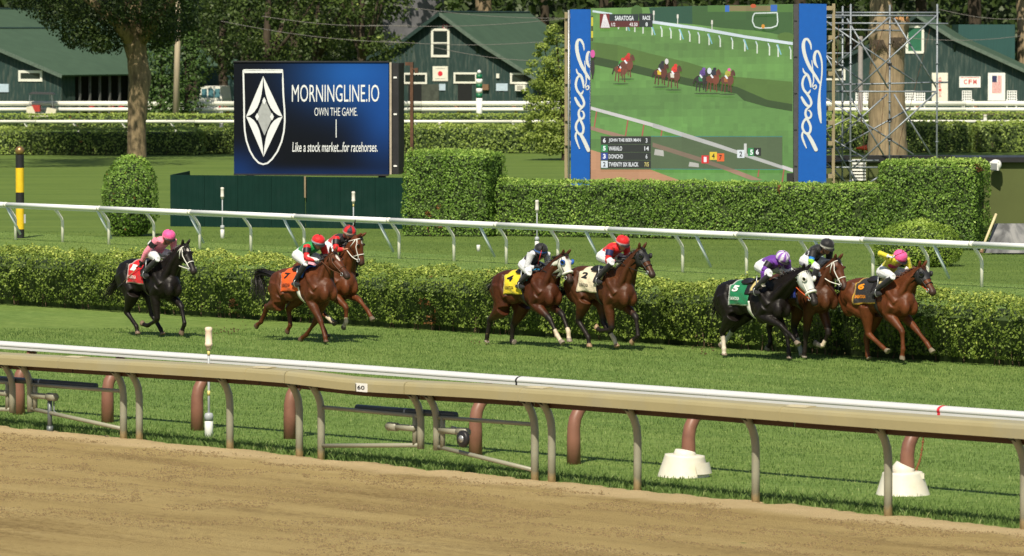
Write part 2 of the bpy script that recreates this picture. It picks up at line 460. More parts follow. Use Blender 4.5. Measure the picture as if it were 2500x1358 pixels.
for k in range(1, 9):
    q_ = tr(trt(2497, 1297) + 2.45 * k, 0); r_ = q_ - CAMP; tan_post(*(lambda cx, cy: (1250 + FPX * cx, cy))(r_[0] / (r_[1] * math.cos(PITCH) - r_[2] * math.sin(PITCH)), 679 - FPX * (r_[1] * math.sin(PITCH) + r_[2] * math.cos(PITCH)) / (r_[1] * math.cos(PITCH) - r_[2] * math.sin(PITCH))), rail)
def number_text(s, off=0.0, extr=0.0):
    cu = bpy.data.curves.new('txt', 'FONT'); cu.body = s; cu.offset = off; cu.resolution_u = 3
    ob = bpy.data.objects.new('txt', cu); COL.objects.link(ob)
    dg = bpy.context.evaluated_depsgraph_get(); ev = ob.evaluated_get(dg)
    me = bpy.data.meshes.new_from_object(ev, depsgraph=dg)
    v = np.zeros(len(me.vertices) * 3); me.vertices.foreach_get('co', v); v = v.reshape(-1, 3)
    f = [tuple(p.vertices) for p in me.polygons]
    bpy.data.objects.remove(ob); bpy.data.curves.remove(cu); bpy.data.meshes.remove(me)
    lo = v.min(0); hi = v.max(0)
    return (v[:, :2] - lo[:2]) / (hi[:2] - lo[:2] + 1e-9), f
def text_on(mb, s, origin, u, vv, off=0.0, mi=0):       # text box stretched to origin + u (width) + vv (height)
    q, f = number_text(s, off)
    pts = [np.asarray(origin) + np.asarray(u) * a + np.asarray(vv) * b_ for a, b_ in q]
    mb.add(pts, f, mi)
def gate_leaf(t_h, t_f, t0, t1, label, z_low_h, z_low_f, wheel=None):
    """t_h hinge end on the ground, t_f hanging free end; rail from t0 to t1"""
    gt = thing('rail_gate', tr(t_h, 0), label, 'gate', 'swinging gate leaves of the tan rail')
    m = MB(); extrude_prof(m, PROF_TAN, t0 + 0.012, t1 - 0.012); sec = m.build('top_rail', M_TAN, gt)
    m = MB(); extrude_prof(m, PROF_FL, t0 + 0.02, t1 - 0.02); m.build('back_flange', M_BRN, sec)
    m = MB(); m.tube(goose(t_h, 0.0, -0.17, 0.66, 0.05, 0.99), 0.052, 12); p = m.build('hinge_post', M_TANP, gt, True)
    m = MB(); m.prism([tr(t_h - 0.035, -0.10, 0.93), tr(t_h - 0.035, -0.30, 1.05), tr(t_h - 0.035, -0.30, 1.10), tr(t_h - 0.035, -0.06, 1.10)], TD * 0.07); m.build('bracket', M_DARK, p)
    path = goose(t_f, 0.0, -0.17, 0.66, 0.05, 0.99); path[0] = tr(t_f, 0, z_low_f - 0.05); path[1] = tr(t_f, 0, 0.5)
    m = MB(); m.tube(path, 0.05, 12); p = m.build('hanging_post', M_TANP, gt, True)
    m = MB(); m.prism([tr(t_f - 0.035, -0.10, 0.93), tr(t_f - 0.035, -0.30, 1.05), tr(t_f - 0.035, -0.30, 1.10), tr(t_f - 0.035, -0.06, 1.10)], TD * 0.07); m.build('bracket', M_DARK, p)
    m = MB(); m.tube([tr(t_h, 0, 0.715), tr(t_f, 0, 0.715)], 0.028, 8); m.build('upper_bar', M_TANP, gt, True)
    m = MB(); m.tube([tr(t_h, 0, z_low_h), tr(t_f, 0, z_low_f)], 0.03, 8); m.build('lower_bar', M_TANP, gt, True)
    s = 1 if t_f > t_h else -1
    m = MB(); m.tube([tr(t_f - s * 0.13, 0, z_low_f), tr(t_f - s * 0.13, 0, 0.72)], 0.035, 8); m.build('strut', M_TANP, gt, True)
    m = MB(); m.tube([tr(t_f - s * 0.55, -0.02, 0.55), tr(t_f - s * 0.1, -0.02, 0.55)], 0.045, 10); m.tube([tr(t_f - s * 0.70, -0.02, 0.55), tr(t_f - s * 0.5, -0.02, 0.55)], 0.06, 10)
    m.build('latch_sleeve', M_TANP, gt, True)
    return gt
GA = gate_leaf(trt(785, 1123), trt(1022, 1148), trt(757, 1118), trt(1042, 1148), 'closed rail gate leaf left of the wheel, beside the plate reading 60', 0.19, 0.33)
GB = gate_leaf(trt(1303, 1176), trt(1060, 1152), trt(1042, 1148), trt(1322, 1176), 'closed rail gate leaf with a small black wheel', 0.14, 0.33)
GC = gate_leaf(trt(305, 1074), trt(97, 1050), trt(75, 1046), trt(203, 1062), 'rail gate leaf with a standing prop at the left', 0.16, 0.34)
GD = gate_leaf(trt(-160, 1028), trt(64, 1045), trt(-300, 1012), trt(75, 1046), 'rail gate leaf cut by the left edge of the picture', 0.2, 0.30)
# sliding bolt bars, wheel, prop
for (gt, ta, tb) in ((GA, trt(860, 1131), trt(1092, 1156)), (GC, trt(-20, 1038), trt(232, 1066))):
    m = MB(); m.tube([tr(ta, 0.07, 0.755), tr(tb, 0.07, 0.755)], 0.045, 12); bt = m.build('slide_bolt', pm('bolt_grey', (0.06, 0.07, 0.075), 0.4), gt, True)
    m = MB(); m.tube([tr(ta + (tb - ta) * 0.5, 0.07, 0.755), tr(ta + (tb - ta) * 0.5 + 0.03, 0.07, 0.755)], 0.052, 12); m.build('collar', M_STEEL, bt, True)
tw = trt(1138, 1160)
m = MB(); m.lathe(tr(tw, -0.10, 0.47), [(0.03, -0.035), (0.10, -0.035), (0.115, -0.02), (0.115, 0.02), (0.10, 0.035), (0.03, 0.035)], 18, TN); wl = m.build('wheel', M_BLK, GB, True)
m = MB(); m.lathe(tr(tw, -0.10, 0.47), [(0.05, -0.042), (0.055, 0.0), (0.05, 0.042)], 12, TN); m.build('hub', M_STEEL, wl, True)
m = MB(); m.tube([tr(tw, -0.10, 0.47), tr(tw - 0.05, -0.02, 0.56), tr(tw - 0.35, -0.02, 0.60)], 0.022, 8); m.build('wheel_arm', M_STEEL, GB, True)
tpz = trt(140, 1055)
m = MB(); m.tube([tr(tpz, 0.0, -0.02), tr(tpz, 0, 0.56)], 0.035, 10); m.tube([tr(tpz, 0, -0.01), tr(tpz, 0, 0.10)], 0.05, 10); m.tube([tr(tpz + 0.05, 0, 0.54), tr(tpz + 0.11, 0, 0.5), tr(tpz + 0.11, 0, 0.33), tr(tpz + 0.2, 0, 0.3)], 0.012, 6)
m.build('prop', pm('prop_steel', (0.14, 0.16, 0.16), 0.45, 0.4), GC, True)
# number plate
pl = tr(trt(926, 1136), -0.342, 1.028); w = TD * (trt(953, 1139) - trt(926, 1136)); h = V3(0, 0, 0.115)
m = MB(); m.obox(pl, w, TN * 0.004, h); plate = m.build('number_plate', M_PWHITE, GA, label='small white plate reading 60')
m = MB(); text_on(m, '60', pl - TN * 0.004 + w * 0.16 + h * 0.25, w * 0.62, h * 0.5, 0.015); m.build('digits', M_BLK, plate)
m = MB(); m.obox(pl - TN * 0.003 + w * 0.01, w * 0.06, TN * 0.001, h * 0.9); m.build('edge_mark', M_BLK, plate)

# white turf rail just behind, on thick red-brown gooseneck posts
P_a = gz(268, 1032); P_b = gz(2222, 1207)
WD = unit(P_b - P_a); WN = V3(-WD[1], WD[0], 0)
def wt(x, y): return float(np.dot(gz(x, y) - P_a, WD))
ZW = ([-12, -3.16, 0.04, 4.04, 8.66, 12.9, 17.56, 30], [1.08, 1.096, 1.108, 1.128, 1.131, 1.138, 1.146, 1.16])
def wr(t, n, z=0.0): return P_a + WD * t + WN * n + V3(0, 0, z + (float(np.interp(t, *ZW)) - 1.12) * max(z, 0) / 1.12)
wrail = thing('turf_rail', wr(8, 0), 'thick white rail on red-brown curved posts beside the dirt', 'rail')
prof = []
for k in range(15):
    th = math.pi * (-0.15 + 1.3 * k / 14); prof.append((0.20 + 0.105 * math.cos(math.pi - th), 1.064 + 0.056 * math.sin(th)))
prof += [(0.295, 1.004), (0.20, 0.998), (0.105, 1.004)]
jw = [-9.0, wt(92, 1012), wt(700, 1076), wt(1210, 1122), wt(1700, 1162), wt(2275, 1212), wt(2275, 1212) + 5.0, wt(2275, 1212) + 10.0, wt(2275, 1212) + 15.0]
for i in range(len(jw) - 1):
    m = MB(); m.loft([[wr(t, n, z) for n, z in prof] for t in np.linspace(jw[i + 1] - 0.008, jw[i] + 0.012, 8)]); sec = m.build('rail_section', M_WHITE, wrail, False)
    mat = M_BLK if i == 3 else (M_REDT if i == 5 else M_WHITE)
    pr2 = [(0.20 + (n - 0.20) * 1.03, 1.06 + (z - 1.06) * 1.04) for n, z in prof]
    wdt = 0.018 if i == 3 else 0.025
    m = MB(); m.loft([[wr(jw[i] + wdt, n, z) for n, z in pr2], [wr(jw[i] - wdt, n, z) for n, z in pr2]]); m.build('joint_band', mat, sec)
POSTW = [(62, 1012), (268, 1032), (480, 1052), (695, 1073), (1158, 1113), (1405, 1134), (1672, 1160), (2218, 1207), (-150, 992), (930, 1093)]
POSTW += [(2218, 1207 + 1000 * k) for k in range(1, 5)]
for (x, y) in POSTW:
    if x == 930: continue
    t = wt(x, y) if y < 1300 else wt(2218, 1207) + 4.3 * ((y - 1207) // 1000); m = MB(); m.tube(goose(t, -0.04, 0.26, 0.50, 0.1, 0.95, wr), [0.098, 0.095, 0.09, 0.088, 0.085, 0.08, 0.078], 14)
    p = m.build('post', M_RED, wrail, True)
    m = MB(); m.tube([wr(t, 0.20, 0.93), wr(t, 0.20, 0.999)], 0.065, 10); m.build('saddle_clip', M_RED, p, True)

M_PLAS = pm('cover_plastic', (0.70, 0.67, 0.57), 0.45, var=0.05, dirt=(0.62, 0.52, 0.36), dirt_amt=0.4, dscale=3.5)
def cover(x, y, r0, r1, hgt, tilt, label, flap):
    c = gz(x, y); o = thing('post_cover', c, label, 'post cover', 'white covers round the turf rail posts')
    ax = unit(V3(tilt, 0, 1)); m = MB(); prof_ = [(r0 * 1.0, 0.0), (r0 * 0.98, 0.02), (r1, hgt * 0.92), (r1 * 0.98, hgt), (r1 * 0.9, hgt * 1.01), (0.11, hgt * 1.02)]
    m.lathe(c + V3(0, 0, -0.02), prof_, 28, ax); m.build('shell', M_PLAS, o, True)
    m = MB(); m.lathe(c + ax * hgt + V3(0.0, 0, -0.02), [(0.16, -0.04), (0.14, 0.05), (0.125, 0.10 if not flap else 0.06), (0.112, 0.10 if not flap else 0.06), (0.11, -0.04)], 18, unit(V3(0.45 if not flap else 0.2, 0, 1)))
    m.build('collar', M_PLAS, o, True)
    if flap:
        m = MB(); pts = [c + V3(math.cos(a) * r0 * 1.06, math.sin(a) * r0 * 1.06, 0.0) for a in np.linspace(-1.1, 0.2, 8)]
        m.add([p_ + V3(0, 0, 0.05) for p_ in pts] + [p_ + V3(-0.035, 0.02, hgt * 0.64) for p_ in pts], [(i, i + 1, i + 9, i + 8) for i in range(7)])
        m.build('split_edge', M_PLAS, o, True)
    else:
        m = MB(); m.box(c + V3(r1 * 0.86, -r1 * 0.45, hgt * 0.8), 0.08, 0.04, 0.07); m.build('seam_tab', M_PLAS, o)
cover(1669, 1164, 0.355, 0.27, 0.31, 0.05, 'split white plastic cover lying round the foot of a red-brown post', True)
cover(2204, 1208, 0.355, 0.26, 0.31, -0.02, 'domed white plastic cover with collar at the post near the right edge', False)
# rusty chain by the right post
m = MB(); cp = [pd(2256, 1055, dep(1206)), pd(2252, 1090, dep(1206)), pd(2247, 1120, dep(1206)), pd(2240, 1140, dep(1206)), pd(2236, 1150, dep(1206))]
for a, b_ in zip(cp[:-1], cp[1:]):
    for k in range(5):
        q = a + (b_ - a) * (k + 0.5) / 5; m.ball(q, (0.012 + 0.006 * (k % 2), 0.014, 0.022), 6, 4)
m.solo('chain', pm('rust', (0.22, 0.09, 0.035), 0.8, var=0.4, scale=30), cp[-1], 'short rusty chain hanging beside the post at the right', 'chain')

# ------------------------------------------------------------------ sensor poles
def sensor_pole(x, yb, ytop, label, yel=True, base=True, orange=False, headw=0.065):
    c = gz(x, yb); s = (yb - YH) / HC; Hh = (yb - ytop) / s
    o = thing('sensor_pole', c, label, 'sensor pole', 'slim timing poles along the course')
    k = headw / 0.065
    if base:
        m = MB(); m.lathe(c, [(0.062 * k, -0.05), (0.062 * k, 0.26), (0.05 * k, 0.27)], 14); m.build('base_tube', M_PWHITE, o, True)
        m = MB(); m.lathe(c, [(0.066 * k, 0.255), (0.066 * k, 0.33), (0.05 * k, 0.365), (0.02, 0.37)], 14); m.build('cap', M_GREY, o, True)
    m = MB(); m.tube([c, c + V3(0, 0, Hh - 0.2)], 0.018 * k, 10); m.build('shaft', M_GREY, o, True)
    if yel:
        for z in (0.62, Hh - 0.42):
            m = MB(); m.tube([c + V3(0, 0, z), c + V3(0, 0, z + 0.07)], 0.021 * k, 10); m.build('tape_band', M_YEL, o, True)
    if orange:
        m = MB(); m.tube([c + V3(0, 0, 0.28), c + V3(0, 0, 0.62)], 0.05 * k, 10); m.build('tape_band', pm('tape_orange', (0.8, 0.12, 0.03), 0.5), o, True)
    m = MB(); h0 = Hh - 0.34
    m.lathe(c, [(0.022 * k, h0), (0.04 * k, h0 + 0.01), (0.04 * k, h0 + 0.05), (0.056 * k, h0 + 0.055), (0.056 * k, h0 + 0.10), (0.05 * k, h0 + 0.105), (0.05 * k, h0 + 0.27), (0.054 * k, h0 + 0.28), (0.054 * k, h0 + 0.32), (0.035 * k, h0 + 0.335)], 14)
    m.build('sensor_head', M_CREAM if yel and yb > 1000 else pm('sensor_pale', (0.62, 0.60, 0.54), 0.5), o, True)
sensor_pole(510, 1070, 797, 'cream-headed sensor pole with white foot between the two near rails')
sensor_pole(543, 582, 457, 'slim grey sensor pole in front of the dark green fence, left one', False, True, headw=0.06)
sensor_pole(863, 600, 467, 'slim sensor pole rising behind the rail above the red and black capped jockey', True, False, headw=0.06)
sensor_pole(1311, 612, 488, 'slim white-headed sensor pole in front of the long clipped hedge', False, True, headw=0.06)

# ------------------------------------------------------------------ white rail beyond the hedge
Q_a = gz(150, 592); Q_b = gz(2398, 702)
QD = unit(Q_b - Q_a); QN = V3(-QD[1], QD[0], 0)
def qr(t, n, z=0.0): return Q_a + QD * t + QN * n + V3(0, 0, z)
def qt(x):
    # ground point of the post line seen at column x
    k = (x - 1250) / FPX
    # Q_a + QD t : X = k*Y
    return (k * Q_a[1] - Q_a[0]) / (QD[0] - k * QD[1])
M_RAIL2 = pm('rail_far_white', (0.80, 0.82, 0.84), 0.55, var=0.03)
M_POST2 = pm('post_far_cream', (0.86, 0.84, 0.76), 0.6, var=0.05)
brail = thing('inner_rail', qr(15, 0), 'long slim white rail on bent posts beyond the hedge', 'rail')
xs = [-190, -76, 37, 152, 265, 375, 487, 612, 742, 852, 974, 1108, 1236, 1362, 1508, 1667, 1823, 1972, 2132, 2266, 2398, 2560, 2730]
tq = [qt(x) for x in xs]
for i in range(0, len(tq) - 2, 2):
    m = MB(); a, b_ = tq[i] + 0.0, tq[min(i + 2, len(tq) - 1)]
    m.tube([qr(a + 0.01, -0.33, 1.0), qr(b_ - 0.01, -0.33, 1.0)], 0.062, 12); sec = m.build('rail_section', M_RAIL2, brail, True)
    m = MB(); m.tube([qr(a - 0.05, -0.33, 1.0), qr(a + 0.05, -0.33, 1.0)], 0.068, 12); m.build('joint_sleeve', M_POST2, sec, True)
    m = MB(); m.obox(qr(a + 0.02, -0.30, 0.90), QD * (b_ - a - 0.04), QN * 0.02, V3(0, 0, 0.07)); m.build('lower_lip', M_RAIL2, sec)
for i, t in enumerate(tq):
    m = MB(); m.tube([qr(t, 0, -0.05), qr(t, 0, 0.56), qr(t, -0.03, 0.66), qr(t, -0.12, 0.77), qr(t, -0.30, 0.97)], 0.042, 10); m.build('post', M_POST2, brail, True)
for x0 in (-10, 212, 437, 667, 900, 1147, 1405, 1675, 1965, 2257):
    t = qt(x0 + 48); m = MB(); m.tube([qr(t, -0.33, 0.97), qr(t + 0.05, 0.12, 0.16)], 0.036, 8); m.build('brace', pm('brace_shade_blue', (0.62, 0.70, 0.76), 0.4), brail, True)  # bluish shade below the rail put into the brace colour

# black and yellow pole
c = gz(49, 582); s = (582 - YH) / HC; Hh = (582 - 378) / s
o = thing('striped_pole', c, 'black and yellow distance pole with a gold ball on top', 'pole')
ys = [582, 560, 497, 470, 410, 378]
for i in range(5):
    m = MB(); m.lathe(c, [(0.118, (582 - ys[i]) / s + 0.003), (0.118, (582 - ys[i + 1]) / s)], 28)
    m.build('band', [M_BLK, pm('pole_yellow', (0.78, 0.52, 0.02), 0.45)][i % 2], o)
m = MB(); m.ball(c + V3(0, 0, Hh + 0.11), 0.135, 16, 10); m.build('ball', pm('gold', (0.36, 0.22, 0.09), 0.35, 0.7), o, True)
m = MB(); m.box(c + V3(0.14, -0.03, 0.55), 0.05, 0.05, 0.25); m.build('clip_box', M_GREY, o)
# ================================================================== HEDGES AND BUSHES
LM_FRONT = leaf_mat('leaf_privet', (0.045, 0.080, 0.014), (0.205, 0.290, 0.045), (0.470, 0.540, 0.115), 0.25, brown=True)
LM_BOX = leaf_mat('leaf_arborvitae', (0.050, 0.110, 0.016), (0.215, 0.365, 0.056), (0.43, 0.57, 0.125), 0.25, brown=True)
LM_FAR = leaf_mat('leaf_far_hedge', (0.11, 0.165, 0.036), (0.270, 0.365, 0.072), (0.42, 0.51, 0.115), 0.22, brown=True)
M_CORE = pm('hedge_core', (0.036, 0.060, 0.015), 0.9, var=0.4, scale=6)
M_TWIG = pm('twig', (0.10, 0.07, 0.04), 0.9, var=0.3)
def hedge_box(name, origin, ux, uy, lx, ly, hz, label, group=None, mat=LM_BOX, dens=620, leaf=0.068, lump=0.08, taper=0.0, rnd=0.18, low=0.05, dry=0.0, tipz=True, backs=False, under=0.0):
    """box hedge: origin = front left bottom corner, ux along front, uy away"""
    origin = np.asarray(origin, float); seed = float(abs(origin[0] * 3.7 + origin[1])) % 50
    o = thing(name, origin, label, 'hedge' if 'hedge' in name else 'bush', group)
    faces = [('f', lx * hz), ('t', lx * ly), ('l', ly * hz), ('r', ly * hz)]
    if backs: faces.append(('b', lx * hz * 0.3))
    PP = []; NN = []
    for k, area in faces:
        n = int(area * dens); a = rng.uniform(0, 1, n); b_ = rng.uniform(0, 1, n)
        if k == 'f': L = np.stack([a * lx, np.zeros(n), b_ * hz], 1); nn = V3(0, -1, 0.25)
        elif k == 't': L = np.stack([a * lx, b_ * ly, np.full(n, hz)], 1); nn = V3(0, -0.15, 1)
        elif k == 'l': L = np.stack([np.zeros(n), a * ly, b_ * hz], 1); nn = V3(-1, 0, 0.25)
        elif k == 'r': L = np.stack([np.full(n, lx), a * ly, b_ * hz], 1); nn = V3(1, 0, 0.25)
        else: L = np.stack([a * lx, np.full(n, ly), b_ * hz], 1); nn = V3(0, 1, 0.2)
        PP.append(L); NN.append(np.repeat(nn[None], n, 0))
    L = np.concatenate(PP); N = np.concatenate(NN)
    # round the edges
    c = V3(lx / 2, ly / 2, 0); half = V3(lx / 2, ly / 2, hz)
    q = (L - c) / half
    ins = np.clip((np.abs(L - c) - (half - rnd)) / rnd, 0, 1); ins[:, 2] = np.clip((L[:, 2] - (hz - rnd)) / rnd, 0, 1)
    nrm = np.linalg.norm(ins, axis=1); over = np.maximum(nrm - 1, 0)
    L = L - np.sign(L - c) * (ins / (nrm[:, None] + 1e-6)) * over[:, None] * rnd
    wob = vnoise(L, 1.1, seed) * 1.1 + vnoise(L, 3.2, seed + 9) * 0.9 + vnoise(L, 6.5, seed + 5) * 0.5
    L = L + N * (wob * lump)[:, None] + rng.normal(0, 0.02, L.shape)
    L[:, 0] += np.where(L[:, 0] < lx / 2, 1, -1) * taper * (L[:, 2] / hz)
    L[:, 1] += np.where(L[:, 1] < ly / 2, 1, -1) * under * np.clip(1 - L[:, 2] / (hz * 0.85), 0, 1) ** 1.4
    L[:, 2] = np.maximum(L[:, 2], low + 0.05 * rng.uniform(0, 1, len(L)))
    keep = (vnoise(L, 3.0, seed + 20) * 1.1 + rng.uniform(-0.3, 0.5, len(L))) > -0.42
    L, N, wob = L[keep], N[keep], wob[keep]
    W = origin + L[:, :1] * ux + L[:, 1:2] * uy + L[:, 2:] * V3(0, 0, 1)
    Nw = N[:, :1] * ux + N[:, 1:2] * uy + N[:, 2:] * V3(0, 0, 1)
    sh = 0.45 + 0.22 * wob + rng.normal(0, 0.16, len(L)) + 0.12 * vnoise(L, 0.5, seed + 3)  # leaves in hollows coloured darker than on lumps, relief shading in the colour
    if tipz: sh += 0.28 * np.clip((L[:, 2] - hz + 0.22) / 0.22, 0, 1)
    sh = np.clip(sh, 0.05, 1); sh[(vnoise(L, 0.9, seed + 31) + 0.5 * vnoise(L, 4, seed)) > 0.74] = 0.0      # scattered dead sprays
    # stray shoots above the clipped top
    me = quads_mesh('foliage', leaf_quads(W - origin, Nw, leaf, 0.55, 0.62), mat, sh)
    link_mesh('foliage', me, o)
    i = 0.10 + lump * 0.6; m = MB()
    # core with chamfered top
    x0, x1, y0, y1 = i, lx - i, i, ly - i; ch = min(0.12, rnd)
    poly = [(y0 + under, 0.0), (y0 + under * 0.35, hz * 0.45), (y0, hz - i - ch), (y0 + ch, hz - i), (y1 - ch, hz - i), (y1, hz - i - ch), (y1 - under * 0.35, hz * 0.45), (y1 - under, 0.0)]
    m.prism([origin + ux * x0 + uy * y + V3(0, 0, z) for y, z in poly], ux * (x1 - x0)); m.build('branch_core', M_CORE, o)
    m = MB()
    for k in range(int(lx * 2.2)):
        bx = rng.uniform(0.1, lx - 0.1); by = rng.uniform(0.06, 0.2) + under * 0.9; p = origin + ux * bx + uy * by
        m.tube([p, p + ux * rng.normal(0, 0.05) + V3(0, 0, 0.22), p + ux * rng.normal(0, 0.12) + V3(0, 0, 0.5)], [0.014, 0.01, 0.005], 5)
    tag(m.build('stems', M_TWIG, o), kind='stuff')
    return o
# long hedge beside the turf course, in three runs
H_a = gz(-120, 738); H_b = gz(2560, 903)
HD = unit(H_b - H_a); HN = V3(-HD[1], HD[0], 0); HL = np.linalg.norm(H_b - H_a)
cuts = [-7.0, HL * 0.345, HL * 0.70, HL + 9]
lab = ['low leafy hedge behind the pink-capped jockey at the left', 'low leafy hedge along the turf behind the middle horses', 'low leafy hedge along the turf behind the three leading horses']
for i in range(3):
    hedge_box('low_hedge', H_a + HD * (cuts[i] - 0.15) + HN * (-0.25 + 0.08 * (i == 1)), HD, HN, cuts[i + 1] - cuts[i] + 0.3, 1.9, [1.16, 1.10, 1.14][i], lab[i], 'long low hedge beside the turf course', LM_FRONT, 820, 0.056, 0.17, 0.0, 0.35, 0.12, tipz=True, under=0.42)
# clipped hedge blocks in front of the screen
D1 = dep(578); s1 = FPX / D1
def front_hedge(x0, y0, x1, y1, ytop, depth, label, name='clipped_hedge', **kw):
    a = gz(x0, y0); b_ = gz(x1, y1); u = unit(b_ - a); n = V3(-u[1], u[0], 0)
    hz = HC - (ytop - YH) / (FPX / ((a[1] + b_[1]) / 2))
    return hedge_box(name, a, u, n, np.linalg.norm(b_ - a), depth, hz, label, 'clipped arborvitae hedge blocks', LM_BOX, **kw)
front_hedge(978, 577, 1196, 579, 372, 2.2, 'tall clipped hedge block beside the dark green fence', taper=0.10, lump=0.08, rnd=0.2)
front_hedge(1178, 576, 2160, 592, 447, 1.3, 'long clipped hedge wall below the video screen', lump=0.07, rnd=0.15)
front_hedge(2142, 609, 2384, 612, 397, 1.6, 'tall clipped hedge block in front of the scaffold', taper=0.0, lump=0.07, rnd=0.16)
def round_bush(name, x, yb, w_px, h_px, label, shape='egg', n=4200, leaf=0.075, mat=LM_BOX):
    c = gz(x, yb); s = (yb - YH) / HC; rx = w_px / s / 2; hz = h_px / s
    o = thing(name, c, label, 'bush')
    u = rng.uniform(-1, 1, n); th = rng.uniform(0, 2 * math.pi, n)
    z = (u + 1) / 2
    if shape == 'egg': rad = np.interp(z, [0, 0.06, 0.25, 0.5, 0.75, 0.9, 0.97, 1], [0.55, 0.72, 0.95, 1.0, 0.90, 0.66, 0.40, 0.05])
    else: rad = np.interp(z, [0, 0.1, 0.3, 0.55, 0.8, 0.93, 1], [0.80, 0.92, 1.0, 0.96, 0.72, 0.42, 0.05])
    nn = np.stack([np.cos(th), np.sin(th), (z - 0.4) * 1.2], 1)
    P = np.stack([np.cos(th) * rad * rx, np.sin(th) * rad * rx, 0.05 + z * hz], 1)
    wob = vnoise(P, 2.4, x * 0.1); P = P + nn * (wob * 0.09)[:, None] + rng.normal(0, 0.02, P.shape)
    sh = np.clip(0.42 + 0.25 * wob + rng.normal(0, 0.16, n) + 0.25 * np.clip((z - 0.75) * 4, 0, 1), 0, 1)
    link_mesh('foliage', quads_mesh('foliage', leaf_quads(P, nn, leaf, 0.5), mat, sh), o)
    m = MB(); zz = np.linspace(0, 1, 9); rr = np.interp(zz, [0, 0.1, 0.3, 0.55, 0.8, 0.95, 1], [0.4, 0.8, 0.92, 0.92, 0.7, 0.3, 0.02]) * (rx - 0.12)
    m.lathe(c, [(r_, 0.0 + z_ * (hz - 0.12)) for r_, z_ in zip(rr, zz)], 16); m.build('branch_core', M_CORE, o, True)
    return o
round_bush('egg_bush', 318, 577, 136, 194, 'egg-shaped clipped bush in front of the big tree trunk', 'egg', 5200)
round_bush('mound_bush', 2240, 650, 212, 110, 'low domed bush in front of the tall hedge block at the right', 'dome', 7000, 0.06, leaf_mat('leaf_mound', (0.09, 0.16, 0.022), (0.29, 0.42, 0.06), (0.50, 0.60, 0.13), 0.25))

# far hedges
def far_hedge(x0, x1, yb, ytop, depth, label, **kw):
    a = gz(x0, yb); b_ = gz(x1, yb); hz = HC - (ytop - YH) / (FPX / a[1])
    return hedge_box('far_hedge', a, V3(1, 0, 0), V3(0, 1, 0), b_[0] - a[0], depth, hz, label, 'hedges across the far lawn', LM_FAR, **kw)
kw = dict(dens=150, leaf=0.12, lump=0.10, rnd=0.3, low=0.05)
far_hedge(-260, 492, 379, 316, 3.5, 'wide far hedge behind the big tree at the left', **kw)
far_hedge(494, 600, 376, 314, 3.5, 'short far hedge between the big tree and the billboard', **kw)
far_hedge(880, 1420, 375, 308, 3.2, 'far hedge between the billboard and the video screen', **kw)
far_hedge(1990, 2372, 373, 300, 3.0, 'far hedge behind the scaffold', **kw)
far_hedge(2384, 2640, 372, 300, 3.0, 'far hedge cut by the right edge of the picture', **kw)
kw = dict(dens=90, leaf=0.15, lump=0.06, rnd=0.25, low=0.03)
far_hedge(-260, 640, 312, 280, 2.5, 'thin far hedge row below the left stable', **kw)
far_hedge(930, 1480, 312, 280, 2.5, 'thin far hedge row below the middle stable', **kw)
far_hedge(1900, 2640, 308, 276, 2.5, 'thin far hedge row below the right stable', **kw)

# far rails
M_FARW = pm('far_rail_white', (0.82, 0.82, 0.74), 0.5, var=0.04)
def far_rail(name, y, yb, label, zt, rad, n_post, double=False, xr=(-300, 2800)):
    D = dep(yb); a = pd(xr[0], y, D); b_ = pd(xr[1], y, D); z = a[2]; o = thing(name, (0, D, 0), label, 'rail')
    k = max(2, n_post // 3)
    for i in range(k):
        p = a + (b_ - a) * i / k; q = a + (b_ - a) * (i + 1) / k
        m = MB(); m.tube([p + V3(0.01, 0, 0), q - V3(0.01, 0, 0)], rad, 10); m.build('rail_section', M_FARW, o, True)
        if double:
            m = MB(); m.tube([p + V3(0.01, -0.05, -0.36), q + V3(-0.01, -0.05, -0.36)], rad * 0.8, 10); m.build('lower_rail_section', M_FARW, o, True)
    for i in range(n_post + 1):
        p = a + (b_ - a) * i / n_post
        m = MB(); m.tube([V3(p[0] + 0.25, D + 0.25, 0), V3(p[0] + 0.25, D + 0.25, z * 0.7), p + V3(0, 0, 0)], rad * 0.75, 8); m.build('post', pm('far_post', (0.34, 0.17, 0.11), 0.6) if double else M_FARW, o, True)
far_rail('far_rail', 297, 366, 'thin white rail above the far hedges', 1.4, 0.075, 26)
far_rail('outer_rail', 253, 300, 'broad double white rail in front of the stables', 1.5, 0.15, 22, True)
sensor_pole(540, 374, 300, 'small orange-banded pole in front of the far hedge, left of the billboard', False, True, True, 0.11)
sensor_pole(1074, 372, 298, 'slim white pole in front of the far hedge, right of the billboard', False, False, headw=0.1)
sensor_pole(2405, 360, 280, 'small orange-banded pole at the gap in the far hedge on the right', False, True, True, 0.11)

# ================================================================== TREES
M_BARK = pm('bark', (0.27, 0.205, 0.115), 0.95, var=0.5, scale=5, bmp=1.0, stretch=(1.6, 1.6, 0.4), dirt=(0.07, 0.055, 0.035), dirt_amt=0.8, dscale=3)
M_BARKD = pm('bark_dark', (0.055, 0.042, 0.028), 0.95, var=0.4, scale=6, bmp=0.8, stretch=(1, 1, 0.3))
M_BARKP = pm('bark_pale', (0.27, 0.205, 0.125), 0.95, var=0.45, scale=5, bmp=1.0, stretch=(2, 2, 0.25), dirt=(0.12, 0.095, 0.065), dirt_amt=0.8, dscale=2.2)
LM_TREE = leaf_mat('leaf_maple', (0.020, 0.040, 0.010), (0.075, 0.118, 0.028), (0.240, 0.290, 0.075), 0.2)
LM_TREE2 = leaf_mat('leaf_ash', (0.024, 0.045, 0.010), (0.105, 0.155, 0.032), (0.400, 0.460, 0.125), 0.22)
LM_CEDAR = leaf_mat('leaf_cedar', (0.030, 0.066, 0.014), (0.078, 0.140, 0.028), (0.130, 0.205, 0.046), 0.15)
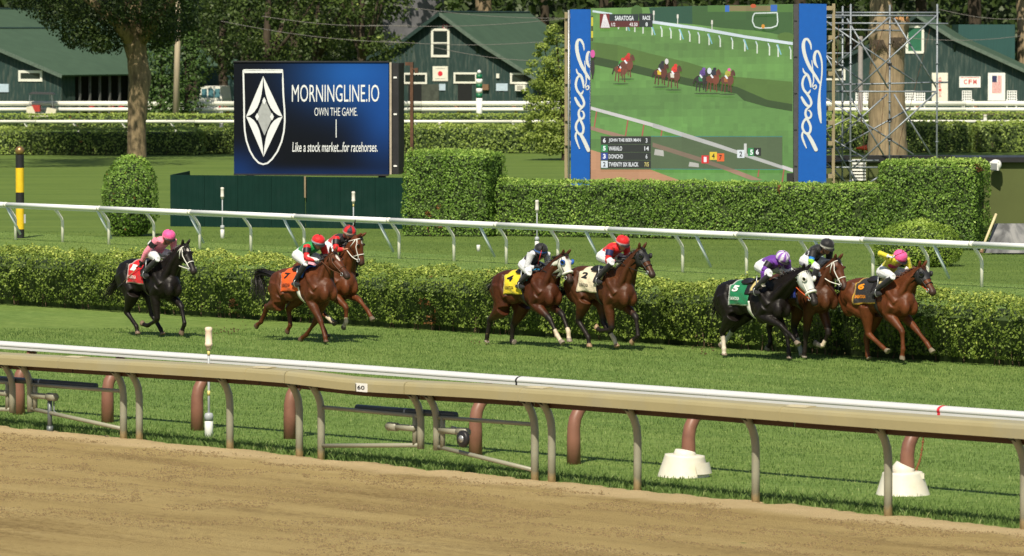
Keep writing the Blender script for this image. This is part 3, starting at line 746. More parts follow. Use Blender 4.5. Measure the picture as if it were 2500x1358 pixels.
def crown_leaves(clumps, n_per, leaf, mat, off, parent, name='crown', flat=0.7, up=0.5):
    PP = []; NN = []; SH = []
    for (c, r, k) in clumps:
        n = int(n_per * k); d = rng.normal(0, 1, (n, 3)); d /= np.linalg.norm(d, axis=1, keepdims=True)
        rr = rng.uniform(0.35, 1.0, (n, 1)) ** 0.6
        P = np.asarray(c) + d * rr * np.asarray(r)
        PP.append(P); NN.append(d * 0.8 + V3(0, -0.1, up)); SH.append(0.30 + 0.30 * (rr[:, 0] - 0.6) + 0.18 * d[:, 2] + rng.normal(0, 0.15, n) + rng.normal(0, 0.07))  # leaves coloured darker inside and under each clump, shade put into the colour
    P = np.concatenate(PP); N = np.concatenate(NN); S = np.clip(np.concatenate(SH), 0, 1)
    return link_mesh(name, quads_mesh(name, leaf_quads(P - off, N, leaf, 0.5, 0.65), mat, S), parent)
def bark_tube(m, pts, rad, seg=14, amp=0.09, per=7):
    P = []; Rr = []
    for i in range(len(pts) - 1):
        for k in range(per): P.append(pts[i] + (pts[i + 1] - pts[i]) * k / per); Rr.append(rad[i] + (rad[i + 1] - rad[i]) * k / per)
    P.append(pts[-1]); Rr.append(rad[-1]); n0 = m.n; m.tube(P, Rr, max(seg, 20)); sg_ = max(seg, 20); v = m.v[-1]
    for i, p in enumerate(P):
        for k in range(sg_):
            q = v[i * sg_ + k]; d = q - p; f = 1 + amp * (mnoise.noise(Vector((math.cos(6.283 * k / sg_) * 3.2, math.sin(6.283 * k / sg_) * 3.2, p[2] * 0.9))) + 0.7 * mnoise.noise(Vector((math.cos(6.283 * k / sg_) * 7, math.sin(6.283 * k / sg_) * 7, p[2] * 3.1 + 9)))); v[i * sg_ + k] = p + d * f
def tree(name, base, trunk, limbs, clumps, n_per, leaf, label, mat=LM_TREE, bark=M_BARK, cat='tree', group=None, up=0.5, seg=14):
    o = thing(name, base, label, cat, group)
    m = MB(); bark_tube(m, [base + V3(*p[:3]) for p in trunk], [p[3] for p in trunk], seg); tk = m.build('trunk', bark, o, True)
    for l in limbs:
        m = MB(); m.tube([base + V3(*p[:3]) for p in l], [p[3] for p in l], 8); m.build('limb', bark, tk, True)
    crown_leaves([(base + V3(*c), r, k) for c, r, k in clumps], n_per, leaf, mat, ORG[o.name], o, up=up)
    return o
def rand_clumps(n, c, rad, r0, r1, seed, hollow=0.45):
    q = np.random.default_rng(seed); out = []
    for i in range(n):
        d = q.normal(0, 1, 3); d /= np.linalg.norm(d); rr = q.uniform(hollow, 1.0)
        r_ = q.uniform(r0, r1)
        out.append((tuple(np.asarray(c) + d * rr * np.asarray(rad)), (r_ * 1.15, r_ * 1.15, r_ * 0.75), (r_ / r1) ** 2))
    return out
# big tree at the left, trunk with burls, crown hanging into the frame
bt = gz(334, 384); sc = FPX / bt[1]
def L(x, y, dy=0.0): q = pd(x, y, bt[1] + dy); return tuple(q - bt)
trunk = [(0, 0, -0.1, 0.47), (0.0, 0, 0.5, 0.43), L(333, 300) + (0.42,), L(338, 240) + (0.47,), L(342, 190) + (0.52,), L(335, 140) + (0.46,), L(328, 105) + (0.50,), L(326, 70) + (0.42,), L(325, 10) + (0.4,), L(322, -80) + (0.3,)]
limbs = [[L(325, 110) + (0.35,), L(290, 60, -0.8) + (0.28,), L(230, 10, -1.5) + (0.2,), L(150, -50, -2) + (0.1,)], [L(340, 100) + (0.38,), L(375, 55, -0.5) + (0.28,), L(420, 0, -1) + (0.18,), L(480, -60, -1) + (0.1,)], [L(330, 90) + (0.3,), L(335, 20, 1.5) + (0.22,), L(350, -80, 3) + (0.12,)]]
cl = []
for (x, y, dy, r) in [(110, 20, -1, .9), (135, 42, -2, .8), (165, 62, -1.5, .9), (150, 15, 0, 1.2), (195, 78, -2, .9), (215, 50, 0, 1.2), (230, 100, -1, .8), (245, 108, -2.2, .55), (262, 70, 1, 1.2), (275, 100, 0, .8), (300, 60, 1.5, 1.1), (300, 20, -2, 1.2), (350, 45, 2, 1.1), (385, 70, -1, .9), (390, 30, -2, 1.1), (415, 62, 0, .8), (440, 30, 1, 1.0), (455, 55, 1.5, .7), (400, 95, 1, .6), (370, 100, 2, .6), (200, 10, 1, 1.3), (250, 20, -1, 1.3), (340, 5, -2.5, 1.3), (430, -5, -1, 1.3), (100, -20, 0, 1.3), (60, 0, 1, .8), (420, 80, 2, .6), (180, 95, .5, .6)]:
    cl.append((L(x, y, dy), (r * 1.1, r * 1.1, r * 0.8), r))
q_ = np.random.default_rng(3)
for i in range(46):
    cl.append((L(q_.uniform(-20, 560), q_.uniform(-330, -30), q_.uniform(-4.5, 4.5)), (1.7, 1.7, 1.2), 1.0))
for i in range(40):
    cl.append((L(q_.uniform(-20, 560), q_.uniform(-330, -160), 0) + V3(0, q_.uniform(-13, -3), q_.uniform(0, 1.5)), (1.9, 1.9, 1.1), 0.7))
cl = [(tuple(c_), r_, k_) for c_, r_, k_ in cl]
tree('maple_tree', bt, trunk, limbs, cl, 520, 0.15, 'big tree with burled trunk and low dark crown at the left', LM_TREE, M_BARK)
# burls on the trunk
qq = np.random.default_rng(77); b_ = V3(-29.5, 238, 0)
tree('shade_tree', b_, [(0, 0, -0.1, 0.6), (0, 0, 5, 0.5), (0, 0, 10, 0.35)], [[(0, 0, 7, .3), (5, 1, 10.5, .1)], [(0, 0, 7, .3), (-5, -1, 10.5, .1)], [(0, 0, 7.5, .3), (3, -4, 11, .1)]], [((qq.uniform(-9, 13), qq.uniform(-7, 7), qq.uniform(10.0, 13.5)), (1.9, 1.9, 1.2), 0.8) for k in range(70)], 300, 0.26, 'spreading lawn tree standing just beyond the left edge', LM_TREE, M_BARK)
# group of lit trees behind the billboard
def bg_tree(x, D, rx, z0, z1, seed, label, mat=LM_TREE2, n=34, leaf=0.24, n_per=185, tr_r=0.3, r0=0.65, r1=1.3, name='shade_tree', bark=M_BARKD, group='shade trees behind the course'):
    b_ = V3(pd(x, 100, D)[0], D, 0); cz = (z0 + z1) / 2
    tk = [(0, 0, -0.1, tr_r * 1.3), (0.05, 0, 1.5, tr_r), (-0.1, 0, cz * 0.7, tr_r * 0.8), (0.1, 0.1, cz * 1.2, tr_r * 0.4)]
    lb = []
    q = np.random.default_rng(seed)
    for i in range(4):
        a = q.uniform(0, 6.28); lb.append([(0, 0, cz * 0.5, tr_r * 0.5), (math.cos(a) * rx * 0.4, math.sin(a) * rx * 0.4, cz * 0.8, tr_r * 0.3), (math.cos(a) * rx * 0.75, math.sin(a) * rx * 0.7, cz * 1.1, tr_r * 0.12)])
    return tree(name, b_, tk, lb, rand_clumps(n, (0, 0, cz), (rx, rx * 0.9, (z1 - z0) / 2), r0, r1, seed), n_per, leaf, label, mat, bark, group=group)
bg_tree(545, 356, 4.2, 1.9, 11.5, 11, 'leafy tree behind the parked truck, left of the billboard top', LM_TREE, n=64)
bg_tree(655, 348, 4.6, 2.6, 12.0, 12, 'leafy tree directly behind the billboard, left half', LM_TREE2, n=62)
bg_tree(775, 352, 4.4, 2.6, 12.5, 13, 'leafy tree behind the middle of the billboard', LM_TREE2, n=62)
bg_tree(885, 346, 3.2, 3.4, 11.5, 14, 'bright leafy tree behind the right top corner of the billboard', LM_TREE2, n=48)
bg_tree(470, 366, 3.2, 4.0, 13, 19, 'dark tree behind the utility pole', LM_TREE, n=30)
# arborvitae pillars left of the truck
for (x, D, w, hgt, lb_) in [(395, 342, 1.9, 5.4, 'dark green columnar cedar between the tree trunk and the utility pole'), (455, 345, 1.7, 6.6, 'dark green columnar cedar right of the utility pole')]:
    b_ = V3(pd(x, 100, D)[0], D, 0); cl = [((rng.normal(0, 0.25) * (1 - z), rng.normal(0, 0.25), 0.4 + z * hgt), (w * (1.0 - 0.55 * z ** 2) * 0.8, w * (1 - 0.55 * z ** 2) * 0.8, 0.6), 1.0) for z in np.linspace(0, 1, 16)]
    tree('cedar_tree', b_, [(0, 0, 0, 0.2), (0, 0, hgt * 0.9, 0.05)], [], cl, 230, 0.2, lb_, LM_CEDAR, M_BARKD, 'tree', 'columnar cedars')
# young tree beside the screen
yt = gz(1378, 392); syt = FPX / yt[1]
def Ly(x, y, dy=0.0): return tuple(pd(x, y, yt[1] + dy) - yt)
cl = []
for (x, y, r, dy) in [(1352, 70, .3, 0), (1362, 95, .35, 0), (1345, 100, .28, .3), (1325, 115, .28, 0), (1372, 130, .45, 0), (1338, 150, .35, -.3), (1358, 165, .5, 0), (1300, 155, .25, 0), (1325, 180, .38, 0), (1372, 190, .55, .3), (1312, 205, .35, -.3), (1350, 215, .6, 0), (1380, 230, .55, 0), (1300, 240, .35, 0), (1330, 250, .5, 0), (1362, 265, .6, .2), (1315, 275, .4, 0), (1290, 262, .22, 0), (1345, 300, .55, 0), (1378, 310, .55, 0), (1318, 310, .35, 0), (1300, 335, .3, -.2), (1335, 335, .5, 0), (1365, 345, .5, 0), (1320, 358, .3, 0), (1350, 365, .4, 0), (1380, 360, .4, 0), (1395, 270, .5, .4), (1395, 180, .5, .4), (1400, 340, .5, .4), (1275, 318, .18, 0), (1283, 222, .16, 0), (1288, 290, .25, -.2), (1296, 308, .28, .2), (1290, 175, .2, 0), (1312, 132, .2, .2), (1282, 340, .2, .1), (1340, 80, .2, -.2)]:
    cl.append((Ly(x, y, dy), (r * 1.25, r * 1.1, r * 0.75), (r / 0.45) ** 1.6))
tree('young_tree', yt, [(0, 0, -0.05, 0.14), (0, 0, 1.0, 0.12), Ly(1368, 220) + (0.08,), Ly(1358, 90) + (0.03,)], [[Ly(1370, 300) + (0.06,), Ly(1330, 250) + (0.04,), Ly(1305, 210) + (0.015,)], [Ly(1368, 230) + (0.05,), Ly(1340, 160) + (0.03,), Ly(1328, 118) + (0.012,)], [Ly(1372, 330) + (0.05,), Ly(1335, 335) + (0.03,), Ly(1300, 335) + (0.012,)]], cl, 400, 0.115, 'bright young leafy tree at the left edge of the video screen', leaf_mat('leaf_young', (0.13, 0.19, 0.035), (0.38, 0.48, 0.10), (0.60, 0.66, 0.19), 0.4), M_BARKD)
# tall woods behind the stables: each trunk a tree, crowns overhead shade the wood
q_ = np.random.default_rng(21)
WOOD = [(-60, 402, .45), (120, 415, .4), (250, 398, .4), (600, 420, .45), (720, 412, .4), (985, 396, .5), (1182, 404, .62), (1330, 410, .35), (1480, 400, .5), (1640, 415, .45), (1790, 405, .5), (1955, 398, .45), (2075, 412, .4), (2380, 402, .5), (2500, 398, .55), (2620, 410, .5), (440, 405, .4), (1080, 424, .4), (2250, 418, .45)]
for i, (x, D, r_) in enumerate(WOOD):
    b_ = V3(pd(x, 60, D)[0], D, 0)
    pale = i in (6, 14)
    cl = [((q_.uniform(-6, 6), q_.uniform(-7, 5), q_.uniform(9.5, 16)), (2.6, 2.6, 1.5), 1.0) for k in range(16)]
    cl += [((q_.uniform(-5, 5), q_.uniform(-7, -3), q_.uniform(7.2, 9.5)), (1.1, 1.1, 0.7), 0.35) for k in range(4)]
    near = {6: 'middle stable ridge', 14: 'right edge of the picture'}.get(i)
    lab_ = f'pale tall trunk rising behind the {near}' if near else 'tall dark forest tree ' + ['beyond the left edge behind the left stable', 'behind the left stable roof, left of the big tree', 'behind the crown of the big burled tree', 'deep behind the left half of the billboard', 'deep behind the middle of the billboard', 'just left of the middle stable ridge', '', 'above the right end of the middle stable roof', 'behind the left part of the video screen', 'behind the middle of the video screen', 'behind the right part of the video screen', 'behind the right blue banner', 'behind the left side of the scaffold', 'above the right slope of the right stable', '', 'beyond the right edge of the picture', 'behind the utility pole', 'behind the middle stable gable, farther back', 'above the ridge of the right stable'][i]
    tree('forest_tree', b_, [(0, 0, -0.1, r_ * 1.25), (0.1, 0, 4, r_), (-0.1, 0, 9, r_ * 0.85), (0.2, 0, 15, r_ * 0.4)], [[(0, 0, 8, r_ * 0.4), (2, -1, 11, 0.12)], [(0, 0, 8.5, r_ * 0.4), (-2.2, 0.5, 11.5, 0.12)]], cl, 60, 0.62, lab_, LM_TREE, M_BARKP if pale else M_BARKD, group='tall trees of the wood', seg=10)
# deep wood: one mass behind everything
n = 26000
P = np.stack([q_.uniform(-75, 75, n), q_.uniform(418, 446, n), q_.uniform(0, 1, n) ** 0.8 * 17], 1)
Nn = np.repeat(V3(0, -1, 0.4)[None], n, 0); S = np.clip(q_.normal(0.3, 0.15, n), 0, 1)
wd = link_mesh('woodland', quads_mesh('woodland', leaf_quads(P, Nn, 0.75, 0.6, 0.8), LM_TREE, S)); tag(wd, 'dark mass of leaves deep in the wood behind the stables', 'wood', kind='stuff')
m = MB(); m.obox(V3(-130, 448, -1), V3(260, 0, 0), V3(0, 12, 0), V3(0, 0, 21)); 
hb = m.build('far_woods', pm('wood_dark', (0.014, 0.022, 0.009), 0.95, var=0.5, scale=0.6)); tag(hb, kind='structure')
# ================================================================== STABLES
M_BARN = pm('barn_green', (0.018, 0.045, 0.041), 0.75, var=0.25, scale=2.5, stretch=(3, 3, 0.35), dirt=(0.15, 0.165, 0.135), dirt_amt=0.5, dscale=2.6, bmp=0.4)
M_ROOF = pm('roof_green', (0.048, 0.090, 0.052), 0.75, var=0.12, scale=1.5, dirt=(0.035, 0.07, 0.04), dirt_amt=0.5, dscale=0.5)
M_TRIM = pm('barn_trim', (0.018, 0.042, 0.036), 0.6)
M_EDGE = pm('roof_edge', (0.10, 0.14, 0.11), 0.6, var=0.3, scale=5)
M_FRAME = pm('window_frame', (0.74, 0.74, 0.66), 0.6, var=0.06)
def glass_mat():
    m, nt, bs = base_mat('pane_glass'); bs.inputs['Base Color'].default_value = (0.02, 0.03, 0.028, 1)
    bs.inputs['Roughness'].default_value = 0.08; bs.inputs['Specular IOR Level'].default_value = 0.9
    MAT['pane_glass'] = m; return m
M_GLASS = glass_mat()
M_INNER = pm('stall_dark', (0.012, 0.014, 0.014), 0.9)
class Gable:
    def __init__(s, x, D, alpha):
        s.u = V3(math.cos(alpha), -math.sin(alpha), 0); s.a = V3(math.sin(alpha), math.cos(alpha), 0)
        s.P0 = V3(pd(x, 100, D)[0], D, 0); s.N = -s.a
    def p(s, x, y, out=0.0): return on_plane(x, y, s.P0, s.N) + s.N * out
    def g(s, x): q = s.p(x, 100); return V3(q[0], q[1], 0)
def slab(mb, p, q, back, th, mi=0):        # roof sheet from edge p-q sweeping along back, thickness down
    nrm = unit(np.cross(q - p, back)); nrm = nrm if nrm[2] > 0 else -nrm
    mb.obox(p, q - p, back, -nrm * th, mi)
def window(G, parent, x0, y0, x1, y1, fr=0.13, mull=None, pane=None, shut=False):
    a = G.p(x0, y1, 0.0); w_ = np.linalg.norm(G.p(x1, y1) - a); h_ = abs(G.p(x0, y0)[2] - a[2]); up = V3(0, 0, 1); N = G.N
    m = MB()
    m.obox(a, G.u * w_, N * 0.06, up * fr); m.obox(a + up * (h_ - fr), G.u * w_, N * 0.06, up * fr)
    m.obox(a + up * fr, G.u * fr, N * 0.057, up * (h_ - 2 * fr)); m.obox(a + up * fr + G.u * (w_ - fr), G.u * fr, N * 0.057, up * (h_ - 2 * fr))
    wd_ = m.build('window', M_FRAME, parent)
    m = MB()
    if mull:
        m.obox(a + G.u * fr + up * (h_ * 0.5 - 0.04), G.u * (w_ - 2 * fr), N * 0.04, up * 0.08)
        m.build('sash_bar', M_FRAME, wd_)
    spans = [(fr, h_ / 2 - 0.04), (h_ / 2 + 0.04, h_ - fr)] if mull else [(fr, h_ - fr)]
    for z0, z1 in spans:
        m = MB(); m.obox(a + G.u * fr + up * z0, G.u * (w_ - 2 * fr), N * 0.015, up * (z1 - z0)); m.build('pane', pane or M_GLASS, wd_)
    return wd_
def panel(G, parent, x0, y0, x1, y1, mat, name, out=0.04, label=None):
    a = G.p(x0, y1); w_ = np.linalg.norm(G.p(x1, y1) - a); h_ = abs(G.p(x0, y0)[2] - a[2])
    m = MB(); m.obox(a, G.u * w_, G.N * out, V3(0, 0, h_)); return m.build(name, mat, parent, label=label)
def barn(G, prof, L_, label, over=0.45, wall_from=None):
    """prof: photograph pixels of the roof line from left eave to right eave in the gable plane"""
    pts = [G.p(x, y) for x, y in prof]
    o = thing('stable', G.g(prof[len(prof) // 2][0]), label, 'stable', 'green stables behind the course')
    lo = [V3(p[0], p[1], 0) for p in (pts[0], pts[-1])]
    inner = [p - V3(0, 0, 0.10) for p in pts]
    m = MB(); m.prism([lo[0]] + inner + [lo[1]], G.a * 0.15); m.build('gable_wall', M_BARN, o)
    # side and back walls
    for q, nm in ((lo[0], 'side_wall'), (lo[1], 'side_wall')):
        hh = (pts[0] if q is lo[0] else pts[-1])[2] - 0.12
        sgn = 1 if q is lo[0] else -1
        if wall_from and q is lo[1]: continue
        m = MB(); m.obox(q + G.a * 0.16 + G.u * 0.0 * sgn, G.a * (L_ - 0.4), G.u * 0.15 * sgn, V3(0, 0, hh)); m.build(nm, M_BARN, o)
    m = MB(); m.prism([lo[0] + G.a * (L_ - 0.2)] + [p + G.a * (L_ - 0.2) for p in inner] + [lo[1] + G.a * (L_ - 0.2)], G.a * 0.15); m.build('rear_wall', M_BARN, o)
    ridge = max(range(len(pts)), key=lambda i: pts[i][2])
    for side in (0, 1):
        m = MB(); idx = range(0, ridge) if side == 0 else range(ridge, len(pts) - 1)
        me = MB()
        for i in idx:
            p, q = pts[i] - G.a * over, pts[i + 1] - G.a * over
            if i == 0: p = p + unit(p - q) * 0.4
            if i == len(pts) - 2: q = q + unit(q - p) * 0.4
            slab(m, p, q, G.a * (L_ + 2 * over), 0.10)
            me.beam(p - G.a * 0.02 + V3(0, 0, -0.10), q - G.a * 0.02 + V3(0, 0, -0.10), 0.04, 0.22)
        rf = m.build('roof', M_ROOF, o); me.build('rake_board', M_EDGE if side else M_TRIM, rf)
    m = MB(); m.tube([pts[ridge] - G.a * over + V3(0, 0, 0.02), pts[ridge] + G.a * (L_ + over) + V3(0, 0, 0.02)], 0.07, 8); m.build('ridge_cap', M_TRIM, o)
    return o, pts, lo
def brackets(G, parent, xs_ys):
    for x, y in xs_ys:
        q = G.p(x, y, 0.0); m = MB(); m.prism([q, q - G.a * 0.42, q - V3(0, 0, 0.5)], G.u * 0.12); m.build('eave_bracket', M_TRIM, parent)

# middle stable
G = Gable(1078, 360, R(20))
b2, p2, l2 = barn(G, [(862, 158), (985, 100), (1078, 30), (1172, 100), (1302, 182)], 16, 'green stable with white gable window behind the billboard and young tree')
brackets(G, b2, [(983, 112), (1164, 112)])
window(G, b2, 1053, 70, 1098, 140, 0.15, True)
window(G, b2, 985, 178, 1043, 205, 0.12); window(G, b2, 1108, 177, 1165, 204, 0.12); window(G, b2, 1246, 178, 1302, 205, 0.12)
panel(G, b2, 997, 206, 1030, 280, M_INNER, 'door', 0.02, 'dark open doorway'); panel(G, b2, 1118, 206, 1152, 280, M_INNER, 'door', 0.02, 'dark doorway behind the striped pole')
panel(G, b2, 1030, 206, 1072, 280, pm('door_worn', (0.06, 0.07, 0.055), 0.8, var=0.4, scale=3), 'door', 0.05, 'worn open half door')
sg = panel(G, b2, 1057, 162, 1094, 198, pm('sign_cream', (0.74, 0.72, 0.62), 0.5), 'sign', 0.05, 'cream square sign with a red disc')
a = G.p(1075.5, 180, 0.052); m = MB(); m.lathe(a, [(0.16, 0), (0.16, 0.006)], 18, G.N); m.build('red_disc', M_REDT, sg)
for (y, w) in ((168, 22), (193, 24)):
    m = MB(); q = G.p(1075.5 - w / 2, y, 0.052); m.obox(q, G.u * (w / 38.6 / math.cos(R(20))), G.N * 0.003, V3(0, 0, 0.035)); m.build('small_print', pm('print_grey', (0.3, 0.3, 0.28), 0.6), sg)
sg = panel(G, b2, 1081, 60, 1094, 70, pm('sign_maroon', (0.25, 0.02, 0.03), 0.5), 'number_sign', 0.05)
m = MB(); text_on(m, '30', G.p(1083, 69, 0.053), G.u * 0.26, V3(0, 0, 0.2), 0.02); m.build('digits', M_PWHITE, sg)
panel(G, b2, 1073, 205, 1088, 221, pm('paper_blue', (0.45, 0.56, 0.66), 0.6), 'notice', 0.06); panel(G, b2, 1212, 204, 1240, 222, pm('paper_blue', (0, 0, 0)), 'notice', 0.06)
ac = panel(G, b2, 1262, 207, 1287, 222, M_FRAME, 'air_conditioner', 0.35); panel(G, ac, 1267, 209, 1281, 219, pm('ac_grille', (0.35, 0.34, 0.30), 0.6), 'grille', 0.37)
panel(G, b2, 1180, 206, 1195, 220, pm('crate_brown', (0.2, 0.12, 0.07), 0.8), 'feed_box', 0.2)
panel(G, b2, 1213, 180, 1220, 191, M_FRAME, 'wall_lamp', 0.12)

# left stable with open shed row
G = Gable(148, 356, R(32))
b1, p1, l1 = barn(G, [(-360, 178), (-105, 70), (150, 178)], 14, 'green stable with open shed row behind the big tree at the left', wall_from=True)
window(G, b1, 46, 172, 104, 199, 0.16)
panel(G, b1, -10, 205, 22, 225, pm('paper_blue', (0, 0, 0)), 'notice', 0.06)
q0 = l1[1]
m = MB(); m.obox(q0 + G.a * 1.5 - G.u * 2.6, G.a * 12, G.u * 0.12, V3(0, 0, 2.9)); m.build('stall_front', M_INNER, b1)
m = MB(); m.obox(q0 + G.a * 0.16 - G.u * 0.13, G.a * 1.3, G.u * 0.1, V3(0, 0, 2.85)); m.build('side_wall', M_BARN, b1)
M_SHEDP = pm('shed_post', (0.10, 0.105, 0.10), 0.8, var=0.3)
for i in range(11):
    q = q0 + G.a * (1.9 + i * 1.06) - G.u * 0.1
    m = MB(); m.obox(q, G.a * 0.13, G.u * 0.13, V3(0, 0, 2.85)); m.build('shed_post', M_SHEDP, b1)
    q = q0 + G.a * (1.9 + i * 1.06) - G.u * 2.45
    if i % 2 == 0:
        m = MB(); m.obox(q + V3(0, 0, 1.2), G.a * 0.8, G.u * 0.06, V3(0, 0, 1.4)); m.build('stall_door', M_INNER, b1)
for i, cc in ((1, (0.5, 0.03, 0.04)), (3, (0.55, 0.02, 0.06)), (4, (0.6, 0.02, 0.05)), (6, (0.03, 0.2, 0.15)), (7, (0.35, 0.25, 0.18))):
    q = q0 + G.a * (2.05 + i * 1.06) + G.u * 0.05
    m = MB(); m.tube([q + V3(0, 0, 0.62), q + V3(0, 0, 1.08)], [0.17, 0.2], 12); m.solo('feed_bucket', pm(f'bucket_{i}', cc, 0.5), q + V3(0, 0, 0.62), ['', 'dark red bucket at the shed row, nearest the stable corner', '', 'red bucket hanging at the shed row', 'bright red bucket at the shed row', '', 'green bucket at the shed row', 'brown bucket at the shed row near the tree trunk'][i], 'bucket', 'buckets at the shed row')
# roof of the stable behind it
G4 = Gable(-50, 376, R(32))
b4, p4, l4 = barn(G4, [(-420, 130), (-190, 22), (310, 160)], 14, 'larger green stable roof behind the left stable')
m = MB(); q = pd(36, 103, 366); m.tube([q - V3(0, 0, 1), pd(37, 71, 366)], 0.09, 8); m.solo('vent_pipe', pm('rust', (0.2, 0.08, 0.03)), q - V3(0, 0, 1), 'rusty vent pipe on the roof at the far left', 'pipe')

# right stable
G = Gable(2240, 366, R(7))
b3, p3, l3 = barn(G, [(1990, 168), (2150, 96), (2238, 34), (2330, 92), (2420, 132), (2560, 196)], 14, 'green stable with wall signs behind the scaffold')
brackets(G, b3, [(2328, 108)])
window(G, b3, 2211, 62, 2256, 131, 0.16, None, pm('shutter_green', (0.02, 0.13, 0.07), 0.6))
window(G, b3, 2010, 168, 2064, 196, 0.12)
sg = panel(G, b3, 2275, 178, 2314, 252, pm('sign_cream', (0, 0, 0)), 'sign', 0.05, 'tall cream sign with red letters running down it')
for i, ch_ in enumerate('AMERICA'):
    m = MB(); text_on(m, ch_, G.p(2292, 194 + i * 7.2, 0.053), G.u * 0.17, V3(0, 0, 0.15), 0.01); m.build('letter', pm('sign_red', (0.55, 0.05, 0.05), 0.5), sg)
sg = panel(G, b3, 2342, 187, 2394, 214, M_PWHITE, 'sign', 0.05, 'white sign reading CFM in red')
for i, ch_ in enumerate('CFM'):
    m = MB(); text_on(m, ch_, G.p(2353 + i * 11.5, 206, 0.053), G.u * 0.22, V3(0, 0, 0.31), 0.03); m.build('letter', MAT['sign_red'], sg)
panel(G, sg, 2345, 189, 2391, 190.5, MAT['sign_red'], 'border', 0.053)
sg = panel(G, b3, 2412, 178, 2454, 246, M_PWHITE, 'sign', 0.05, 'white sign with an upright striped flag')
for i in range(7):
    panel(G, sg, 2423 + i * 3.3, 185 if i > 3 else 201, 2424.8 + i * 3.3, 228, MAT['sign_red'], 'stripe', 0.053)
panel(G, sg, 2422, 185, 2434, 201, pm('flag_navy', (0.03, 0.035, 0.10), 0.5), 'canton', 0.054)
# far shed behind right stable
m = MB(); a = pd(2340, 60, 392); bq = pd(2478, 60, 392); m.obox(V3(a[0], 392, 0), V3(bq[0] - a[0], 0, 0), V3(0, 6, 0), V3(0, 0, 6.0)); m.solo('far_shed', pm('shed_teal', (0.02, 0.075, 0.07), 0.6, var=0.2, scale=4, stretch=(4, 1, 0.1)), V3(a[0], 392, 0), 'plain teal shed wall behind the right stable roof', 'shed')
m = MB(); a = pd(536, 60, 372); bq = pd(640, 60, 372); m.obox(V3(a[0], 372, 0), V3(bq[0] - a[0], 0, 0), V3(0, 6, 0), V3(0, 0, 2.6)); m.solo('low_shed', pm('shed_pale', (0.07, 0.14, 0.12), 0.6, var=0.2, scale=4), V3(a[0], 372, 0), 'pale green shed wall behind the parked truck', 'shed')
m = MB(); a = pd(935, 60, 394); m.obox(V3(a[0], 394, 0), V3(4.2, 0, 0), V3(0, 5, 0), V3(0, 0, 9.0)); m.solo('grey_house', pm('house_grey', (0.10, 0.10, 0.11), 0.8, var=0.4, scale=1.2), V3(a[0], 394, 0), 'dim grey house wall in the wood left of the middle stable', 'house')

# ------------------------------------------------------------------ things by the stables
def lattice_chair(x, yb, rz, label):
    D = dep(yb); c = V3(pd(x, 200, D)[0], D, 0.42); o = thing('garden_chair', c, label, 'chair', 'white lattice chairs by the right stable')
    u = V3(math.cos(rz), math.sin(rz), 0); n = V3(-u[1], u[0], 0); M = M_PWHITE; w = 0.62
    m = MB(); m.obox(c - u * w / 2 - n * 0.25 + V3(0, 0, 0.5), u * w, n * 0.5, V3(0, 0, 0.06)); m.build('seat', M, o)
    m = MB()
    for i in range(5): m.obox(c - u * w / 2 + u * (w - 0.06) * i / 4 + n * 0.25 + V3(0, 0, 0.5), u * 0.06, n * 0.04, V3(0, 0, 0.86))
    for j in range(6): m.obox(c - u * w / 2 + n * 0.243 + V3(0, 0, 0.56 + j * 0.155), u * w, n * 0.03, V3(0, 0, 0.055))
    m.build('backrest', M, o)
    for sx in (-1, 1):
        for sy in (-1, 1):
            m = MB(); m.tube([c + u * sx * w * 0.46 + n * sy * 0.25 + V3(0, 0, 0.5), c + u * sx * w * 0.52 + n * sy * 0.3], 0.03, 6); m.build('leg', M, o)
        m = MB(); m.beam(c + u * sx * w * 0.52 - n * 0.28 + V3(0, 0, 0.78), c + u * sx * w * 0.52 + n * 0.25 + V3(0, 0, 0.82), 0.06, 0.04); m.beam(c + u * sx * w * 0.52 - n * 0.26 + V3(0, 0, 0.5), c + u * sx * w * 0.52 - n * 0.26 + V3(0, 0, 0.78), 0.05); m.build('arm', M, o)
for (x, yb, lb_) in [(2117, 292, 'white lattice chair partly behind the bare trunk, left side'), (2222, 291, 'white lattice chair right of the bare trunk, nearest it'), (2246, 293, 'white lattice chair second from the bare trunk'), (2363, 291, 'white lattice chair below the sign with red letters'), (2470, 291, 'white lattice chair nearest the right edge'), (2103, 294, 'white lattice chair left of the bare trunk seen through the scaffold')]:
    lattice_chair(x, yb, rng.normal(0, 0.12), lb_)
a = pd(2060, 200, dep(294)); bq = pd(2520, 200, dep(294)); m = MB(); dk = thing('porch_deck', (a[0], dep(294), 0), 'low plank deck carrying the lattice chairs', 'deck')
for k in range(5):
    m = MB(); m.obox(V3(a[0], dep(294) - 0.6 + k * 0.42, 0.36), V3(bq[0] - a[0], 0, 0), V3(0, 0.4, 0), V3(0, 0, 0.058)); m.build('plank', pm('deck_wood', (0.16, 0.12, 0.08), 0.8), dk)
m = MB(); m.obox(V3(a[0], dep(294) - 0.55, 0), V3(bq[0] - a[0], 0, 0), V3(0, 1.9, 0), V3(0, 0, 0.355)); m.build('frame', pm('deck_dark', (0.05, 0.04, 0.03), 0.9), dk)
# green and white striped pole
D = dep(306); c = V3(pd(1170, 200, D)[0], D, 0); o = thing('striped_pole', c, 'green and white ringed pole in front of the middle stable', 'pole'); sp = FPX / D
ys = [306, 240, 228, 216, 205, 193, 182]
for i in range(6):
    m = MB(); m.lathe(c, [(0.185, (306 - ys[i]) / sp), (0.185, (306 - ys[i + 1]) / sp)], 16); m.build('band', [M_PWHITE, pm('pole_green', (0.01, 0.14, 0.06), 0.4)][i % 2], o, True)
m = MB(); m.ball(c + V3(0, 0, (306 - 176) / sp), 0.12, 12, 8); m.build('ball', M_PWHITE, o, True)
